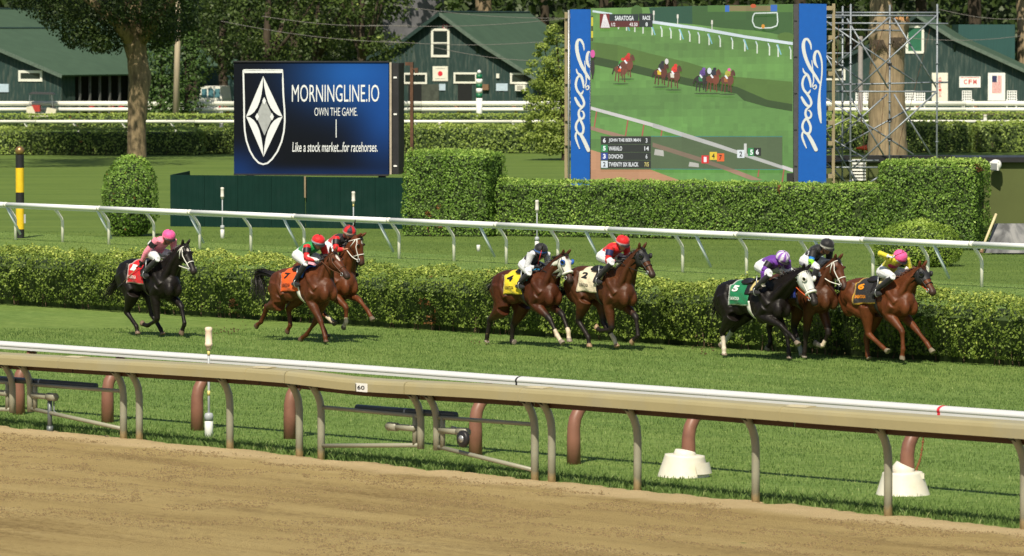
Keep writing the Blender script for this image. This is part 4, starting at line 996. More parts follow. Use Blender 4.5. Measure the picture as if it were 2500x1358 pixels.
# utility pole and wires
c = V3(pd(428, 100, 336)[0], 336, 0); o = thing('utility_pole', c, 'weathered wooden utility pole left of the billboard', 'utility pole')
m = MB(); m.tube([c, c + V3(0.25, 0, 9)], [0.20, 0.15], 12); m.build('pole', pm('pole_wood', (0.46, 0.38, 0.27), 0.9, var=0.2, scale=8, stretch=(2, 2, 0.2)), o, True)
m = MB(); m.box(c + V3(0.13, -0.2, 5.5), 0.5, 0.12, 0.12); m.build('bracket', M_BARKD, o); m = MB(); m.tube([c + V3(-0.6, -0.1, 5.55), c + V3(0.1, -0.1, 5.5)], 0.03, 6); m.build('lamp_arm', M_BARKD, o)
c = V3(pd(2101, 100, 340)[0], 340, 0); m = MB(); m.tube([c, c + V3(0, 0, 5.3)], [0.16, 0.14], 10); m.solo('grey_post', pm('post_mauve', (0.33, 0.30, 0.29), 0.8, var=0.15), c, 'pale grey post seen through the scaffold', 'post')
M_WIRE = pm('wire', (0.16, 0.15, 0.14), 0.6)
for i, (xa, ya, xb, yb_) in enumerate([(540, 52, 980, 105), (640, 40, 1000, 62), (960, 12, 1400, 45), (900, 62, 1400, 44), (930, 100, 1360, 100), (1060, 116, 1380, 150), (2290, 22, 2520, 46), (2200, 92, 2520, 85)]):
    D = 342; p, q = pd(xa, ya, D), pd(xb, yb_, D); m = MB()
    m.tube([p + (q - p) * k / 8 - V3(0, 0, 0.25 * math.sin(math.pi * k / 8)) for k in range(9)], 0.016, 5)
    m.solo('overhead_wire', M_WIRE, p, ['sagging wire over the trees left of the middle stable', 'upper wire over the trees behind the billboard', 'top wire running to the screen above the middle stable', 'wire across the middle stable ridge', 'wire across the middle stable gable', 'lowest wire across the middle stable roof', 'upper wire above the right stable', 'lower wire across the right stable roof'][i], 'wire', 'overhead wires')
# parked truck
D = 350; c = V3(pd(514, 100, D)[0], D, 0); o = thing('parked_truck', c, 'white boxy truck seen end-on under the tree left of the billboard', 'truck')
m = MB(); z0 = 1.35; hw = 0.70
poly = [(-hw, z0 - 0.75), (hw, z0 - 0.75), (hw, z0 + 0.1), (hw - 0.12, z0 + 0.85), (-hw + 0.12, z0 + 0.85), (-hw, z0 + 0.1)]
m.prism([c + V3(x, 0, z) for x, z in poly], V3(0.4, 3.6, 0)); m.build('body', M_FRAME, o)
for x in (-0.55, -0.15, 0.25):
    m = MB(); m.obox(c + V3(x, -0.02, z0 + 0.15), V3(0.32, 0, 0), V3(0, 0.03, 0), V3(0, 0, 0.55)); m.build('window', pm('truck_glass', (0.08, 0.20, 0.24), 0.1), o)
m = MB(); m.obox(c + V3(-hw - 0.05, -0.15, 0.55), V3(2 * hw + 0.1, 0, 0), V3(0, 0.15, 0), V3(0, 0, 0.2)); m.build('bumper', M_GREY, o)
for x in (-0.6, 0.5):
    for y in (0.3, 2.9):
        m = MB(); m.lathe(c + V3(x, y, 0.34), [(0.15, -0.1), (0.34, -0.1), (0.34, 0.1), (0.15, 0.1)], 14, (1, 0, 0)); m.build('wheel', M_BLK, o, True)
    m = MB(); m.obox(c + V3(x, -0.03, 0.85), V3(0.12, 0, 0), V3(0, 0.03, 0), V3(0, 0, 0.16)); m.build('tail_lamp', M_REDT, o)
# golf cart
D = 346; c = V3(pd(98, 100, D)[0], D, 0); o = thing('golf_cart', c, 'cream golf cart with dark canopy parked at the left stable', 'golf cart'); 
m = MB(); m.prism([c + V3(x, 0, z) for x, z in [(-0.85, 0.3), (0.9, 0.3), (0.95, 0.85), (0.4, 0.95), (0.3, 0.6), (-0.3, 0.6), (-0.5, 1.05), (-0.85, 1.0)]], V3(0, 1.1, 0)); m.build('body', pm('cart_cream', (0.66, 0.62, 0.48), 0.4), o)
m = MB(); m.prism([c + V3(x, -0.05, z) for x, z in [(-0.75, 1.78), (0.85, 1.74), (0.7, 1.86), (-0.5, 1.9)]], V3(0, 1.2, 0)); m.build('canopy', pm('canopy_dark', (0.05, 0.05, 0.055), 0.6), o)
m = MB(); m.obox(c + V3(-0.55, 0.1, 0.7), V3(0.5, 0, 0), V3(0, 0.9, 0), V3(0, 0, 0.4)); m.build('seat', pm('seat_red', (0.4, 0.04, 0.03), 0.6), o)
for x in (-0.7, 0.75):
    for y in (0.02, 1.08):
        m = MB(); m.tube([c + V3(x, y, 0.9), c + V3(x * 0.9, y, 1.8)], 0.02, 6); m.build('canopy_post', M_STEEL, o)
        m = MB(); m.lathe(c + V3(x * 0.85, y, 0.22), [(0.1, -0.07), (0.22, -0.07), (0.22, 0.07), (0.1, 0.07)], 12, (0, 1, 0)); m.build('wheel', M_BLK, o, True)
# traffic cone lying behind the scaffold
D = dep(376); q = pd(2126, 352, D); m = MB(); m.lathe(V3(q[0], D, 0.30), [(0.17, 0.0), (0.05, -0.62), (0.03, -0.68)], 14, (1, 0, 0.06)); m.solo('traffic_cone', pm('cone_orange', (0.80, 0.10, 0.03), 0.5), (q[0], D, 0.30), 'orange traffic cone lying on its side by the bare trunk', 'cone')
# bare cut trunk behind the scaffold
bt = gz(2168, 386)
def L(x, y): return tuple(pd(x, y, bt[1]) - bt)
o = thing('bare_trunk', bt, 'thick bare cut-off tree trunk behind the scaffold', 'tree trunk')
m = MB(); bark_tube(m, [bt + V3(*q) for q in [(0, 0, -0.1), L(2166, 330), L(2166, 250), L(2166, 170), L(2168, 110), L(2158, 80), L(2152, 40), L(2150, -10), L(2150, -120)]], [0.92, 0.86, 0.84, 0.78, 0.74, 0.76, 0.55, 0.46, 0.4], 18); tk = m.build('trunk', M_BARKP, o, True)
m = MB(); bark_tube(m, [bt + V3(*q) for q in [L(2175, 130), L(2186, 95), L(2194, 62), L(2196, 50)]], [0.45, 0.52, 0.48, 0.46], 12); lm = m.build('limb_stub', M_BARKP, tk, True)
m = MB(); 
for k in range(14):
    a = rng.uniform(0, 6.28); r_ = rng.uniform(0.0, 0.38); q = bt + V3(*L(2196, 50)) + V3(math.cos(a) * r_, math.sin(a) * r_, 0); m.lathe(q, [(0.11, -0.1), (0.07, 0.1), (0.01, rng.uniform(0.15, 0.3))], 5)
tag(m.build('splintered_top', pm('fresh_wood', (0.55, 0.30, 0.13), 0.8, var=0.3, scale=12), lm), kind='stuff')
for (x, y) in ((2144, 98), (2190, 92)):
    m = MB()
    for k in range(26):
        q = bt + V3(*L(x, y)) + V3(rng.normal(0, 0.16), -0.72, 0); m.tube([q, q + V3(rng.normal(0, 0.1), -0.12, -0.25), q + V3(rng.normal(0, 0.18), -0.14, -0.5)], [0.03, 0.02, 0.006], 5)
    tag(m.build('twig_tuft', M_BARKD, tk), kind='stuff')
q_ = np.random.default_rng(8)
crown_leaves([(bt + V3(*L(q_.uniform(2010, 2110), q_.uniform(-30, 70))) + V3(0, 3 + q_.uniform(0, 2), 0), (0.8, 0.8, 0.6), 0.7) for k in range(18)], 160, 0.2, LM_TREE, ORG[o.name], o, 'side_foliage')
crown_leaves([(bt + V3(*L(q_.uniform(1950, 2400), q_.uniform(-420, -90))) + V3(0, q_.uniform(-4, 4), 0), (1.8, 1.8, 1.2), 1.0) for k in range(26)], 160, 0.4, LM_TREE, ORG[o.name], o, 'crown')
# ================================================================== GREEN FENCE AND BILLBOARD
M_FEN = pm('fence_green', (0.004, 0.026, 0.020), 0.6, spec=0.15, var=0.12, scale=2.5, dirt=(0.012, 0.035, 0.03), dirt_amt=0.5, dscale=1.0)
M_RUST = pm('rust_steel', (0.11, 0.055, 0.032), 0.8, var=0.5, scale=6)
fa = gz(418, 553); fb = gz(745, 557); fc = gz(1002, 560); Hf = HC - (427 - YH) / (FPX / fa[1])
fen = thing('green_fence', (fa + fc) / 2, 'dark green ribbed metal fence under the billboard', 'fence')
def ribbed(p, q, hgt, parent, name='panel'):
    u = unit(q - p); n = V3(-u[1], u[0], 0); Lx = np.linalg.norm(q - p); k = max(1, int(round(Lx / 1.02)))
    for i in range(k):
        m = MB(); a = p + u * (Lx * i / k + 0.004); w = Lx / k - 0.008
        prof = []
        nr = 6
        for j in range(nr):
            x0 = w * j / nr; prof += [(x0, 0.0), (x0 + w / nr * 0.62, 0.0), (x0 + w / nr * 0.70, -0.010), (x0 + w / nr * 0.92, -0.010)]
        prof.append((w, 0.0)); poly = [a + u * x + n * y for x, y in prof] + [a + u * w + n * 0.03, a + n * 0.03]
        m.prism(poly, V3(0, 0, hgt)); m.build(name, M_FEN, parent)
ribbed(fa, fb, Hf, fen); ribbed(fb + V3(0.01, 0.03, 0), fc, Hf - 0.02, fen)
ribbed(fa + V3(0.0, 0.05, 0), fa + V3(0.3, 4.5, 0), Hf, fen)
m = MB(); m.beam(fb + V3(0.0, -0.06, 0.9), fb + V3(0.0, -0.06, Hf), 0.05); m.build('post', pm('post_wood', (0.25, 0.19, 0.12), 0.9), fen)

DB = fa[1] + 2.2
cTL = pd(571, 152, DB); cTR = pd(949, 150, DB - 0.9); cBL = pd(567, 424, DB); 
bu = unit(V3(cTR[0] - cTL[0], cTR[1] - cTL[1], 0)); bn = V3(bu[1], -bu[0], 0); bw = np.linalg.norm((cTR - cTL)[:2]); bh = cTL[2] - cBL[2]
B0 = V3(cTL[0], cTL[1], cBL[2])
bb = thing('billboard', B0 + bu * bw / 2 - V3(0, 0, B0[2]), 'navy and blue billboard with a white shield and lettering', 'billboard')
def board_mat():
    m, nt, bs = base_mat('billboard_print')
    tc = nd(nt, 'TexCoord'); sep = nd(nt, 'SeparateXYZ'); at = nd(nt, 'Attribute', attribute_name='buv')
    nt.links.new(at.outputs['Vector'], sep.inputs[0]); u, v = sep.outputs[0], sep.outputs[1]
    co = coords(nt); nz = noise_tex(nt, co, 0.7, 3)
    def blob(cx, cy, rx, ry):
        a = math_n(nt, 'DIVIDE', math_n(nt, 'SUBTRACT', u, cx), rx); b_ = math_n(nt, 'DIVIDE', math_n(nt, 'SUBTRACT', v, cy), ry)
        d = math_n(nt, 'ADD', math_n(nt, 'MULTIPLY', a, a), math_n(nt, 'MULTIPLY', b_, b_))
        return math_n(nt, 'POWER', 2.718, math_n(nt, 'MULTIPLY', d, -1.0))
    c = mixc(nt, math_n(nt, 'MULTIPLY', blob(0.80, 0.90, 0.33, 0.28), 1.0), (0.0035, 0.005, 0.008), (0.012, 0.095, 0.38))
    c = mixc(nt, math_n(nt, 'MULTIPLY', blob(0.98, 0.60, 0.17, 0.42), 0.75), c, (0.010, 0.075, 0.34))
    c = mixc(nt, math_n(nt, 'MULTIPLY', blob(0.02, 0.03, 0.14, 0.16), 0.55), c, (0.008, 0.045, 0.20))
    c = mixc(nt, math_n(nt, 'MULTIPLY', blob(0.5, 0.0, 0.8, 0.05), 0.5), c, (0.008, 0.035, 0.15))
    c = mixc(nt, math_n(nt, 'MULTIPLY', nz, 0.2), c, (0.004, 0.007, 0.014))
    nt.links.new(c, bs.inputs['Base Color']); bs.inputs['Roughness'].default_value = 0.6; bs.inputs['Specular IOR Level'].default_value = 0.12; return m
face = MB(); nx = 12; nz_ = 8
vv = []; ff = []; uvs = []
for j in range(nz_ + 1):
    for i in range(nx + 1):
        vv.append(B0 + bu * bw * i / nx + V3(0, 0, bh * j / nz_) + bn * 0.012); uvs.append((i / nx, j / nz_, 0))
for j in range(nz_):
    for i in range(nx): k = j * (nx + 1) + i; ff.append((k, k + 1, k + nx + 2, k + nx + 1))
face.add(vv, ff); fo = face.build('printed_face', board_mat(), bb)
a = fo.data.attributes.new('buv', 'FLOAT_VECTOR', 'POINT'); a.data.foreach_set('vector', np.array(uvs, np.float32).ravel())
M_FRAMEB = pm('frame_black', (0.022, 0.022, 0.024), 0.55, var=0.3, scale=4)
m = MB(); m.obox(B0, bu * bw, -bn * 0.25, V3(0, 0, bh)); m.build('cabinet', M_FRAMEB, bb)
for (o_, e_, v_) in ((B0 + V3(0, 0, bh), bu * bw, V3(0, 0, 0.04)), (B0 - V3(0, 0, 0.05), bu * bw, V3(0, 0, 0.05))):
    m = MB(); m.obox(o_, e_, bn * 0.05, v_); m.build('edge_trim', M_FRAMEB, bb)
# side frame at the right with rusty post
sd = B0 + bu * (bw + 0.02)
m = MB(); m.obox(sd - bn * 0.02, bu * 0.06, -bn * 0.2, V3(0, 0, bh)); m.build('side_trim', pm('trim_pale', (0.42, 0.36, 0.28), 0.7, var=0.2), bb)
m = MB(); m.obox(sd + bu * 0.07 - bn * 0.1, bu * 0.19, -bn * 0.8, V3(0, 0, bh - 0.02)); m.build('side_panel', M_FRAMEB, bb)
m = MB(); m.obox(sd + bu * 0.42 - bn * 1.0, bu * 0.09, -bn * 0.12, V3(0, 0, bh)); m.build('rusty_post', M_RUST, bb)
for z in (0, bh - 0.1):
    m = MB(); m.obox(sd + bu * 0.27 - bn * 1.0 + V3(0, 0, z), bu * 0.15, -bn * 0.1, V3(0, 0, 0.1)); m.build('tie_bar', M_RUST, bb)
for z in (0.25, 1.8, 2.9):
    m = MB(); m.box(sd + bu * 0.16 + bn * 0.0 + V3(0, 0, z) - bn * 0.085, 0.1, 0.02, 0.05, bu); m.build('white_clip', M_PWHITE, bb)
for xx in (0.3, bw - 0.4):
    m = MB(); m.obox(V3(B0[0], B0[1], 0) + bu * xx - bn * 0.35, bu * 0.2, -bn * 0.2, V3(0, 0, B0[2] + 0.5)); m.build('leg', M_FRAMEB, bb)
m = MB(); q = sd + bu * 0.62 - bn * 1.0 + V3(0, 0, bh - 0.25); m.box(q, 0.1, 0.08, 0.16, bu); m.tube([q, q - bu * 0.12 + V3(0, 0, 0.05)], 0.02, 6); m.build('lamp_bracket', M_RUST, bb)
# lettering and shield, printed
NB = bn
def bp(x, y, out=0.02): return on_plane(x, y, B0, NB) + NB * out
M_PRINT = pm('print_white', (0.72, 0.75, 0.76), 0.5, var=0.03)
def btext(s, x0, y0, x1, y1, name, off=0.0, slant=0.0):
    q, f = number_text(s, off); o_ = bp(x0, y1); u = bp(x1, y1) - o_; v = bp(x0, y0) - o_
    m = MB(); m.add([o_ + u * (a + slant * b_) + v * b_ for a, b_ in q], f); m.build(name, M_PRINT, bb)
btext('MORNINGLINE.IO', 713, 207, 926, 249, 'headline', -0.002)
btext('OWN THE GAME.', 768, 263, 873, 283, 'subline', -0.004)
btext('Like a stock market...for racehorses.', 714, 347, 922, 371, 'tagline', 0.006, 0.006)
m = MB(); m.add([bp(820, 292), bp(822, 292), bp(822, 336), bp(820, 336)], [(3, 2, 1, 0)]); m.build('divider', M_PRINT, bb)
def ribbon(mb, pts, wid, closed=False, mi=0):
    n = len(pts); vs_ = []
    for i in range(n):
        a = pts[(i + 1) % n] if closed or i < n - 1 else pts[i]; b_ = pts[i - 1] if closed or i > 0 else pts[i]
        d = unit(a - b_); s_ = unit(np.cross(d, mb.nrm)); vs_ += [pts[i] + s_ * wid[i] / 2, pts[i] - s_ * wid[i] / 2]
    fs = []
    for i in range(n if closed else n - 1):
        j = (i + 1) % n; fs.append((2 * i, 2 * i + 1, 2 * j + 1, 2 * j))
    mb.add(vs_, fs, mi)
ZS = lambda x, y: bp(580 + x / 5.43, 160 + y / 5.43)
sh_o = [(78, 62), (600, 62), (602, 200), (608, 380), (625, 600), (628, 740), (615, 880), (585, 1010), (530, 1140), (460, 1240), (400, 1295), (340, 1310), (280, 1290), (220, 1225), (165, 1130), (120, 1000), (98, 870), (90, 740), (88, 500), (82, 250)]
m = MB(); m.nrm = NB
pts = []
for (x, y) in sh_o: pts.append(ZS(x, y))
ribbon(m, pts + [pts[0]], [0.05] * (len(pts) + 1)); m.add([ZS(78, 62), ZS(600, 62), ZS(600, 100), ZS(78, 100)], [(3, 2, 1, 0)])
m.build('shield_outline', M_PRINT, bb)
def arc(p, q, c, n=8): return [((1 - t) ** 2 * p[0] + 2 * t * (1 - t) * c[0] + t * t * q[0], (1 - t) ** 2 * p[1] + 2 * t * (1 - t) * c[1] + t * t * q[1]) for t in np.linspace(0, 1, n)]
T_, Rt, Bt, Lf = (342, 140), (598, 680), (346, 1212), (115, 676)
for P_, Q_, C_ in ((T_, Rt, (375, 640)), (Rt, Bt, (375, 700)), (Bt, Lf, (320, 690)), (Lf, T_, (330, 640))):
    m = MB(); ar = arc(P_, Q_, C_); m.add([ZS(*q) for q in ar], [tuple(range(len(ar)))]); m.build('diamond_petal', M_PRINT, bb)
# plain pale lozenge stands where the code square is printed
m = MB(); m.add([ZS(355, 430), ZS(470, 675), ZS(358, 930), ZS(250, 675)], [(3, 2, 1, 0)]); m.build('centre_lozenge', pm('print_grey2', (0.36, 0.38, 0.38), 0.5), bb)
for (x, y) in ((355, 470), (262, 680), (458, 680)):
    m = MB(); m.add([ZS(x, y - 50) + NB * 0.004, ZS(x + 26, y) + NB * 0.004, ZS(x, y + 50) + NB * 0.004, ZS(x - 26, y) + NB * 0.004], [(3, 2, 1, 0)]); m.build('small_lozenge', M_PRINT, bb)

# ================================================================== VIDEO SCREEN
DS = dep(545)
def vp(x, y, d=0.0): return pd(x, y, DS + d)
SN = V3(0, -1, 0)
vb = thing('video_screen', (vp(1690, 300)[0], DS, 0), 'big outdoor video screen showing the race between two blue banners', 'video screen')
M_BLUE = pm('banner_blue', (0.005, 0.095, 0.42), 0.45, var=0.05)
def quad_box(pts, back, name, mat, parent):     # pts TL TR BR BL
    m = MB(); m.prism([np.asarray(p) for p in pts], V3(0, back, 0)); return m.build(name, mat, parent)
cab = quad_box([vp(1442, 21, 0.02), vp(1937, 11, 0.02), vp(1938, 470, 0.02), vp(1440, 470, 0.02)], 0.5, 'cabinet', M_FRAMEB, vb)
lb_ = quad_box([vp(1392, 23, 0.10), vp(1443, 23, 0.10), vp(1443, 452, 0.10), vp(1394, 452, 0.10)], 0.2, 'banner', M_BLUE, vb)
rb_ = quad_box([vp(1951, 9, -0.2), vp(2018, 10, -0.2), vp(2017, 452, -0.2), vp(1949, 452, -0.2)], 0.2, 'banner', M_BLUE, vb)
quad_box([vp(1937.5, 10, -0.05), vp(1950, 10, -0.05), vp(1950, 470, -0.05), vp(1938, 470, -0.05)], 0.4, 'side_frame', pm('frame_grey', (0.07, 0.07, 0.075), 0.5), vb)
for y in (50, 138, 227, 316, 405):
    quad_box([vp(1939, y, -0.06), vp(1946, y, -0.06), vp(1946, y + 3, -0.06), vp(1939, y + 3, -0.06)], 0.02, 'frame_latch', M_BLK, vb)
# script lettering on the banners
def catmull(P, n=5):
    P = [np.asarray(p, float) for p in P]; out = []
    for i in range(len(P) - 1):
        p0, p1, p2, p3 = P[max(i - 1, 0)], P[i], P[i + 1], P[min(i + 2, len(P) - 1)]
        for k in range(n):
            t = k / n; out.append(0.5 * (2 * p1 + (p2 - p0) * t + (2 * p0 - 5 * p1 + 4 * p2 - p3) * t * t + (3 * p1 - p0 - 3 * p2 + p3) * t ** 3))
    out.append(P[-1]); return out
SCRIPT = [
 [(222, 222, 10), (213, 165, 20), (185, 118, 26), (152, 120, 28), (137, 175, 36), (145, 250, 38), (168, 330, 36), (205, 412, 34), (245, 475, 30), (290, 545, 26), (324, 605, 14)],
 [(292, 418, 10), (264, 372, 28), (254, 312, 30), (266, 256, 28), (292, 244, 24), (316, 285, 22), (333, 355, 18), (337, 440, 16), (331, 530, 15), (318, 620, 17), (308, 720, 26), (306, 820, 36), (311, 900, 36), (319, 965, 26), (326, 1008, 12)],
 [(229, 342, 9), (236, 430, 13), (243, 500, 13), (247, 560, 12), (236, 605, 12), (238, 628, 10), (252, 612, 12), (270, 606, 16), (275, 630, 15), (260, 648, 10), (243, 638, 8)],
 [(133, 428, 10), (147, 468, 20), (185, 500, 26), (208, 560, 26), (217, 625, 14)],
 [(178, 492, 20), (145, 520, 24), (127, 585, 24), (140, 650, 24), (182, 705, 26), (212, 755, 26), (222, 800, 24), (202, 832, 24), (168, 815, 30), (140, 775, 30), (119, 735, 22)],
 [(168, 690, 14), (195, 688, 22), (212, 658, 10)],
 [(205, 835, 18), (168, 868, 22), (160, 915, 24), (178, 955, 26), (210, 952, 22), (222, 915, 20), (205, 880, 16), (188, 878, 10)],
 [(172, 955, 26), (136, 1005, 24), (128, 1060, 24), (150, 1105, 22), (185, 1130, 18)],
 [(170, 955, 26), (200, 1010, 26), (215, 1060, 26), (205, 1110, 24), (175, 1128, 22), (138, 1105, 20), (124, 1150, 22), (143, 1215, 20), (170, 1278, 10)],
 [(182, 1125, 34), (230, 1208, 40), (272, 1296, 40)]]
M_SILV = pm('script_silver', (0.60, 0.63, 0.64), 0.4, var=0.04)
for (fx, fy, dd, sx, par, clip) in ((lambda x: 1930 + x / 4.382, lambda y: 70 + y / 4.382, -0.206, 4.382, rb_, None), (lambda x: 1930 + x / 4.382 - 553 + (x - 120) * -0.016, lambda y: 70 + y / 4.382 + 1.5, 0.092, 4.382, lb_, 1440.6)):
    m = MB(); m.nrm = V3(0, 1, 0)
    for si, st in enumerate(SCRIPT):
        pts = catmull(st, 5); P3 = []; W_ = []
        for (x, y, w) in pts:
            X = fx(x)
            if clip and X > clip - w / sx / 2: 
                X = min(X, clip); w = max(min(w, 2 * (clip - X) * sx + 2), 2)
            P3.append(vp(X, fy(y), dd - 0.0015 * si)); W_.append(w / sx / (FPX / DS))
        ribbon(m, P3, W_)
        for e in (0, -1): m.lathe(P3[e], [(W_[e] / 2, 0), (W_[e] / 2, 0.001)], 10, (0, -1, 0))
    m.build('script_letters', M_SILV, par)
# wooden uprights and pipes at the sides
M_OLDW = pm('old_wood', (0.30, 0.25, 0.15), 0.9, var=0.2, scale=5, stretch=(2, 2, 0.3))
for (x, y0) in ((1382, 30), (2035.5, 9)):
    m = MB(); a = vp(x, y0, 0.3); m.obox(V3(a[0] - 0.045, a[1], 0), V3(0.09, 0, 0), V3(0, 0.09, 0), V3(0, 0, a[2])); m.build('upright', M_OLDW, vb)
for (x, ys_) in ((1387, (40, 115, 200, 290, 350, 430)), (2025, (20, 92, 180, 265, 300, 350, 430))):
    for y in ys_:
        m = MB(); a = vp(x, y, 0.25); m.box(a, 0.20, 0.05, 0.13); m.build('cleat', M_OLDW, vb)
m = MB(); a = vp(1388.5, 25, 0.2); m.tube([V3(a[0], a[1], 0), a], 0.03, 8); m.build('pipe', M_STEEL, vb, True)
for x in (1420, 1560, 1690, 1820, 1980):
    m = MB(); a = vp(x, 470, 0.5); m.beam(V3(a[0], a[1], 0), a, 0.15); m.build('support_post', M_STEEL, vb)
# the picture on the screen: flat coloured shapes, lit by the screen itself
def screen_mat():
    m, nt, bs = base_mat('screen_picture')
    at = nd(nt, 'Attribute', attribute_name='Col'); co = coords(nt)
    w = nd(nt, 'TexWave'); w.bands_direction = 'Z'; w.inputs['Scale'].default_value = 16; nt.links.new(co, w.inputs['Vector'])
    nz = noise_tex(nt, coords(nt, (1, 1, 4)), 5, 4)
    chk = nd(nt, 'TexVoronoi'); chk.feature = 'F1'; chk.distance = 'CHEBYCHEV'; chk.inputs['Scale'].default_value = 1.55; chk.inputs['Randomness'].default_value = 0.0; nt.links.new(co, chk.inputs['Vector'])
    lum = math_n(nt, 'ADD', 0.84, math_n(nt, 'MULTIPLY', w.outputs['Fac'], 0.10)); lum = math_n(nt, 'ADD', lum, math_n(nt, 'MULTIPLY', nz, 0.22))
    sp_ = nd(nt, 'SeparateXYZ'); nt.links.new(chk.outputs['Color'], sp_.inputs[0]); lum = math_n(nt, 'ADD', lum, math_n(nt, 'MULTIPLY', math_n(nt, 'SUBTRACT', sp_.outputs[0], 0.5), 0.14))
    c = mixc(nt, 1.0, at.outputs['Color'], lum, 'MULTIPLY')
    bs.inputs['Base Color'].default_value = (0.015, 0.016, 0.016, 1); bs.inputs['Roughness'].default_value = 0.5
    nt.links.new(c, bs.inputs['Emission Color']); bs.inputs['Emission Strength'].default_value = 1.0
    return m
SCR = screen_mat()
class Pic:
    def __init__(s): s.mb = MB(); s.c = []; s.k = 0
    def P(s, x, y): return vp(1360 + x / 2.8286, y / 2.8286, 0.012 - s.k * 0.0004)
    def poly(s, pts, col):
        s.mb.add([s.P(x, y) for x, y in pts], [tuple(range(len(pts)))]); s.c += [s2l(col)] * len(pts); s.k += 1
    def rect(s, x0, y0, x1, y1, col): s.poly([(x0, y0), (x1, y0), (x1, y1), (x0, y1)], col)
    def line(s, x0, y0, x1, y1, w, col):
        d = unit((x1 - x0, y1 - y0)); n_ = (-d[1] * w / 2, d[0] * w / 2)
        s.poly([(x0 + n_[0], y0 + n_[1]), (x1 + n_[0], y1 + n_[1]), (x1 - n_[0], y1 - n_[1]), (x0 - n_[0], y0 - n_[1])], col)
    def ell(s, x, y, rx, ry, col, rot=0.0):
        c_, s_ = math.cos(rot), math.sin(rot)
        s.poly([(x + rx * math.cos(a) * c_ - ry * math.sin(a) * s_, y + rx * math.cos(a) * s_ + ry * math.sin(a) * c_) for a in np.linspace(0, 2 * math.pi, 12)[:-1]], col)
    def text(s, t, x0, y0, x1, y1, col, off=0.01):
        q, f = number_text(t, off); s.mb.add([s.P(x0 + (x1 - x0) * a, y1 + (y0 - y1) * b_) for a, b_ in q], f); s.c += [s2l(col)] * len(q); s.k += 1
pc = Pic()
def X0(y): return 233 + (y - 60) * 0.004
def grid_grass():
    n = 24
    ys_ = np.linspace(58, 1262, n + 1)
    cols_ = 44; qg = np.random.default_rng(2)
    for i in range(n):
        cA = np.array((96, 138, 66)) * (0.96 + 0.06 * math.sin(i * 0.9)) + np.array((-6, -2, 0)) * (i / n)
        for jx in range(cols_):
            xa = 233 + 1397 * jx / cols_; xb = 233 + 1397 * (jx + 1) / cols_; tl = lambda x, y, q: y - 29 * (1 - q / n) * (x - 233) / 1397
            tile = 1.0 + 0.025 * math.sin((jx // 4) * 12.9 + (i // 3) * 78.2)
            pc.poly([(xa, tl(xa, ys_[i], i)), (xb, tl(xb, ys_[i], i)), (xb, tl(xb, ys_[i + 1], i + 1)), (xa, tl(xa, ys_[i + 1], i + 1))], np.clip(cA * tile * qg.normal(1.0, 0.02), 0, 255)); pc.k -= 1
    pc.k += 1
grid_grass()
pc.poly([(635, 52), (935, 42), (935, 168), (655, 150)], (22, 72, 52))
pc.poly([(932, 42), (1628, 33), (1628, 258), (1400, 215), (1150, 195), (935, 168)], (48, 86, 38))
pc.poly([(1040, 38), (1628, 33), (1628, 85), (1040, 82)], (70, 110, 45)); pc.rect(1160, 38, 1190, 82, (40, 95, 170)); pc.rect(1475, 34, 1520, 80, (40, 95, 170)); pc.rect(1190, 40, 1475, 78, (120, 110, 70)); pc.ell(1355, 42, 20, 14, (190, 80, 40))
pc.ell(1580, 255, 60, 32, (74, 104, 40)); pc.ell(550, 80, 40, 45, (60, 96, 38))
pc.poly([(233, 290), (420, 312), (640, 370), (900, 430), (1220, 530), (1625, 565), (1625, 770), (1450, 735), (1290, 690), (1240, 645), (900, 590), (540, 505), (360, 450), (233, 440)], (76, 106, 42))
pc.poly([(233, 385), (540, 450), (900, 540), (1240, 600), (1450, 690), (1625, 720), (1625, 770), (1450, 740), (1290, 695), (1240, 648), (900, 592), (540, 507), (233, 442)], (42, 68, 26))
pc.line(245, 78, 380, 98, 14, (190, 205, 205)); pc.rect(236, 110, 248, 285, (60, 60, 30)); pc.rect(236, 120, 248, 180, (205, 190, 50)); pc.rect(236, 215, 248, 262, (205, 190, 50))
for i, x in enumerate((422, 478, 535, 592, 655, 722, 785, 850, 915, 980, 1048, 1125, 1210, 1295, 1380, 1465, 1525, 1612)):
    y = 120 + (x - 420) * 0.157; pc.line(x - 8, y + 15, x + 2, y + 40, 8, (190, 205, 205)); pc.line(x + 2, y + 38, x + 2, y + 82 + i * 1.2, 9, (205, 212, 195))
    if i % 3 == 1: pc.line(x - 2, y + 15, x + 22, y + 85, 8, (120, 175, 185))
pc.poly([(655, 142), (1000, 190), (1300, 245), (1628, 292), (1628, 312), (1300, 265), (1000, 212), (655, 162)], (198, 208, 212))
for (x, y0, y1) in ((668, 75, 150), (833, 100, 170), (1070, 140, 210)): pc.line(x, y0, x, y1, 6, (200, 200, 185)); pc.rect(x - 6, y0, x + 6, y0 + 28, (215, 210, 195))
pc.poly([(233, 1035), (480, 1110), (760, 1215), (890, 1262), (233, 1262)], (176, 130, 96))
pc.poly([(233, 872), (700, 1000), (1100, 1120), (1420, 1245), (1340, 1245), (1080, 1145), (700, 1030), (233, 898)], (150, 118, 98))
for x in (275, 490, 600, 725, 965, 1095, 1240, 1405, 1570): y = 745 + (x - 233) * 0.305; pc.line(x, y, x - 18, y + 120, 9, (158, 84, 70))
pc.poly([(233, 736), (700, 862), (1200, 1022), (1628, 1165), (1628, 1190), (1200, 1050), (700, 888), (233, 758)], (196, 192, 188))
for (x, y) in ((700, 1055), (945, 1135)): pc.poly([(x - 28, y - 22), (x + 30, y - 14), (x + 34, y + 22), (x - 34, y + 14)], (205, 200, 192))
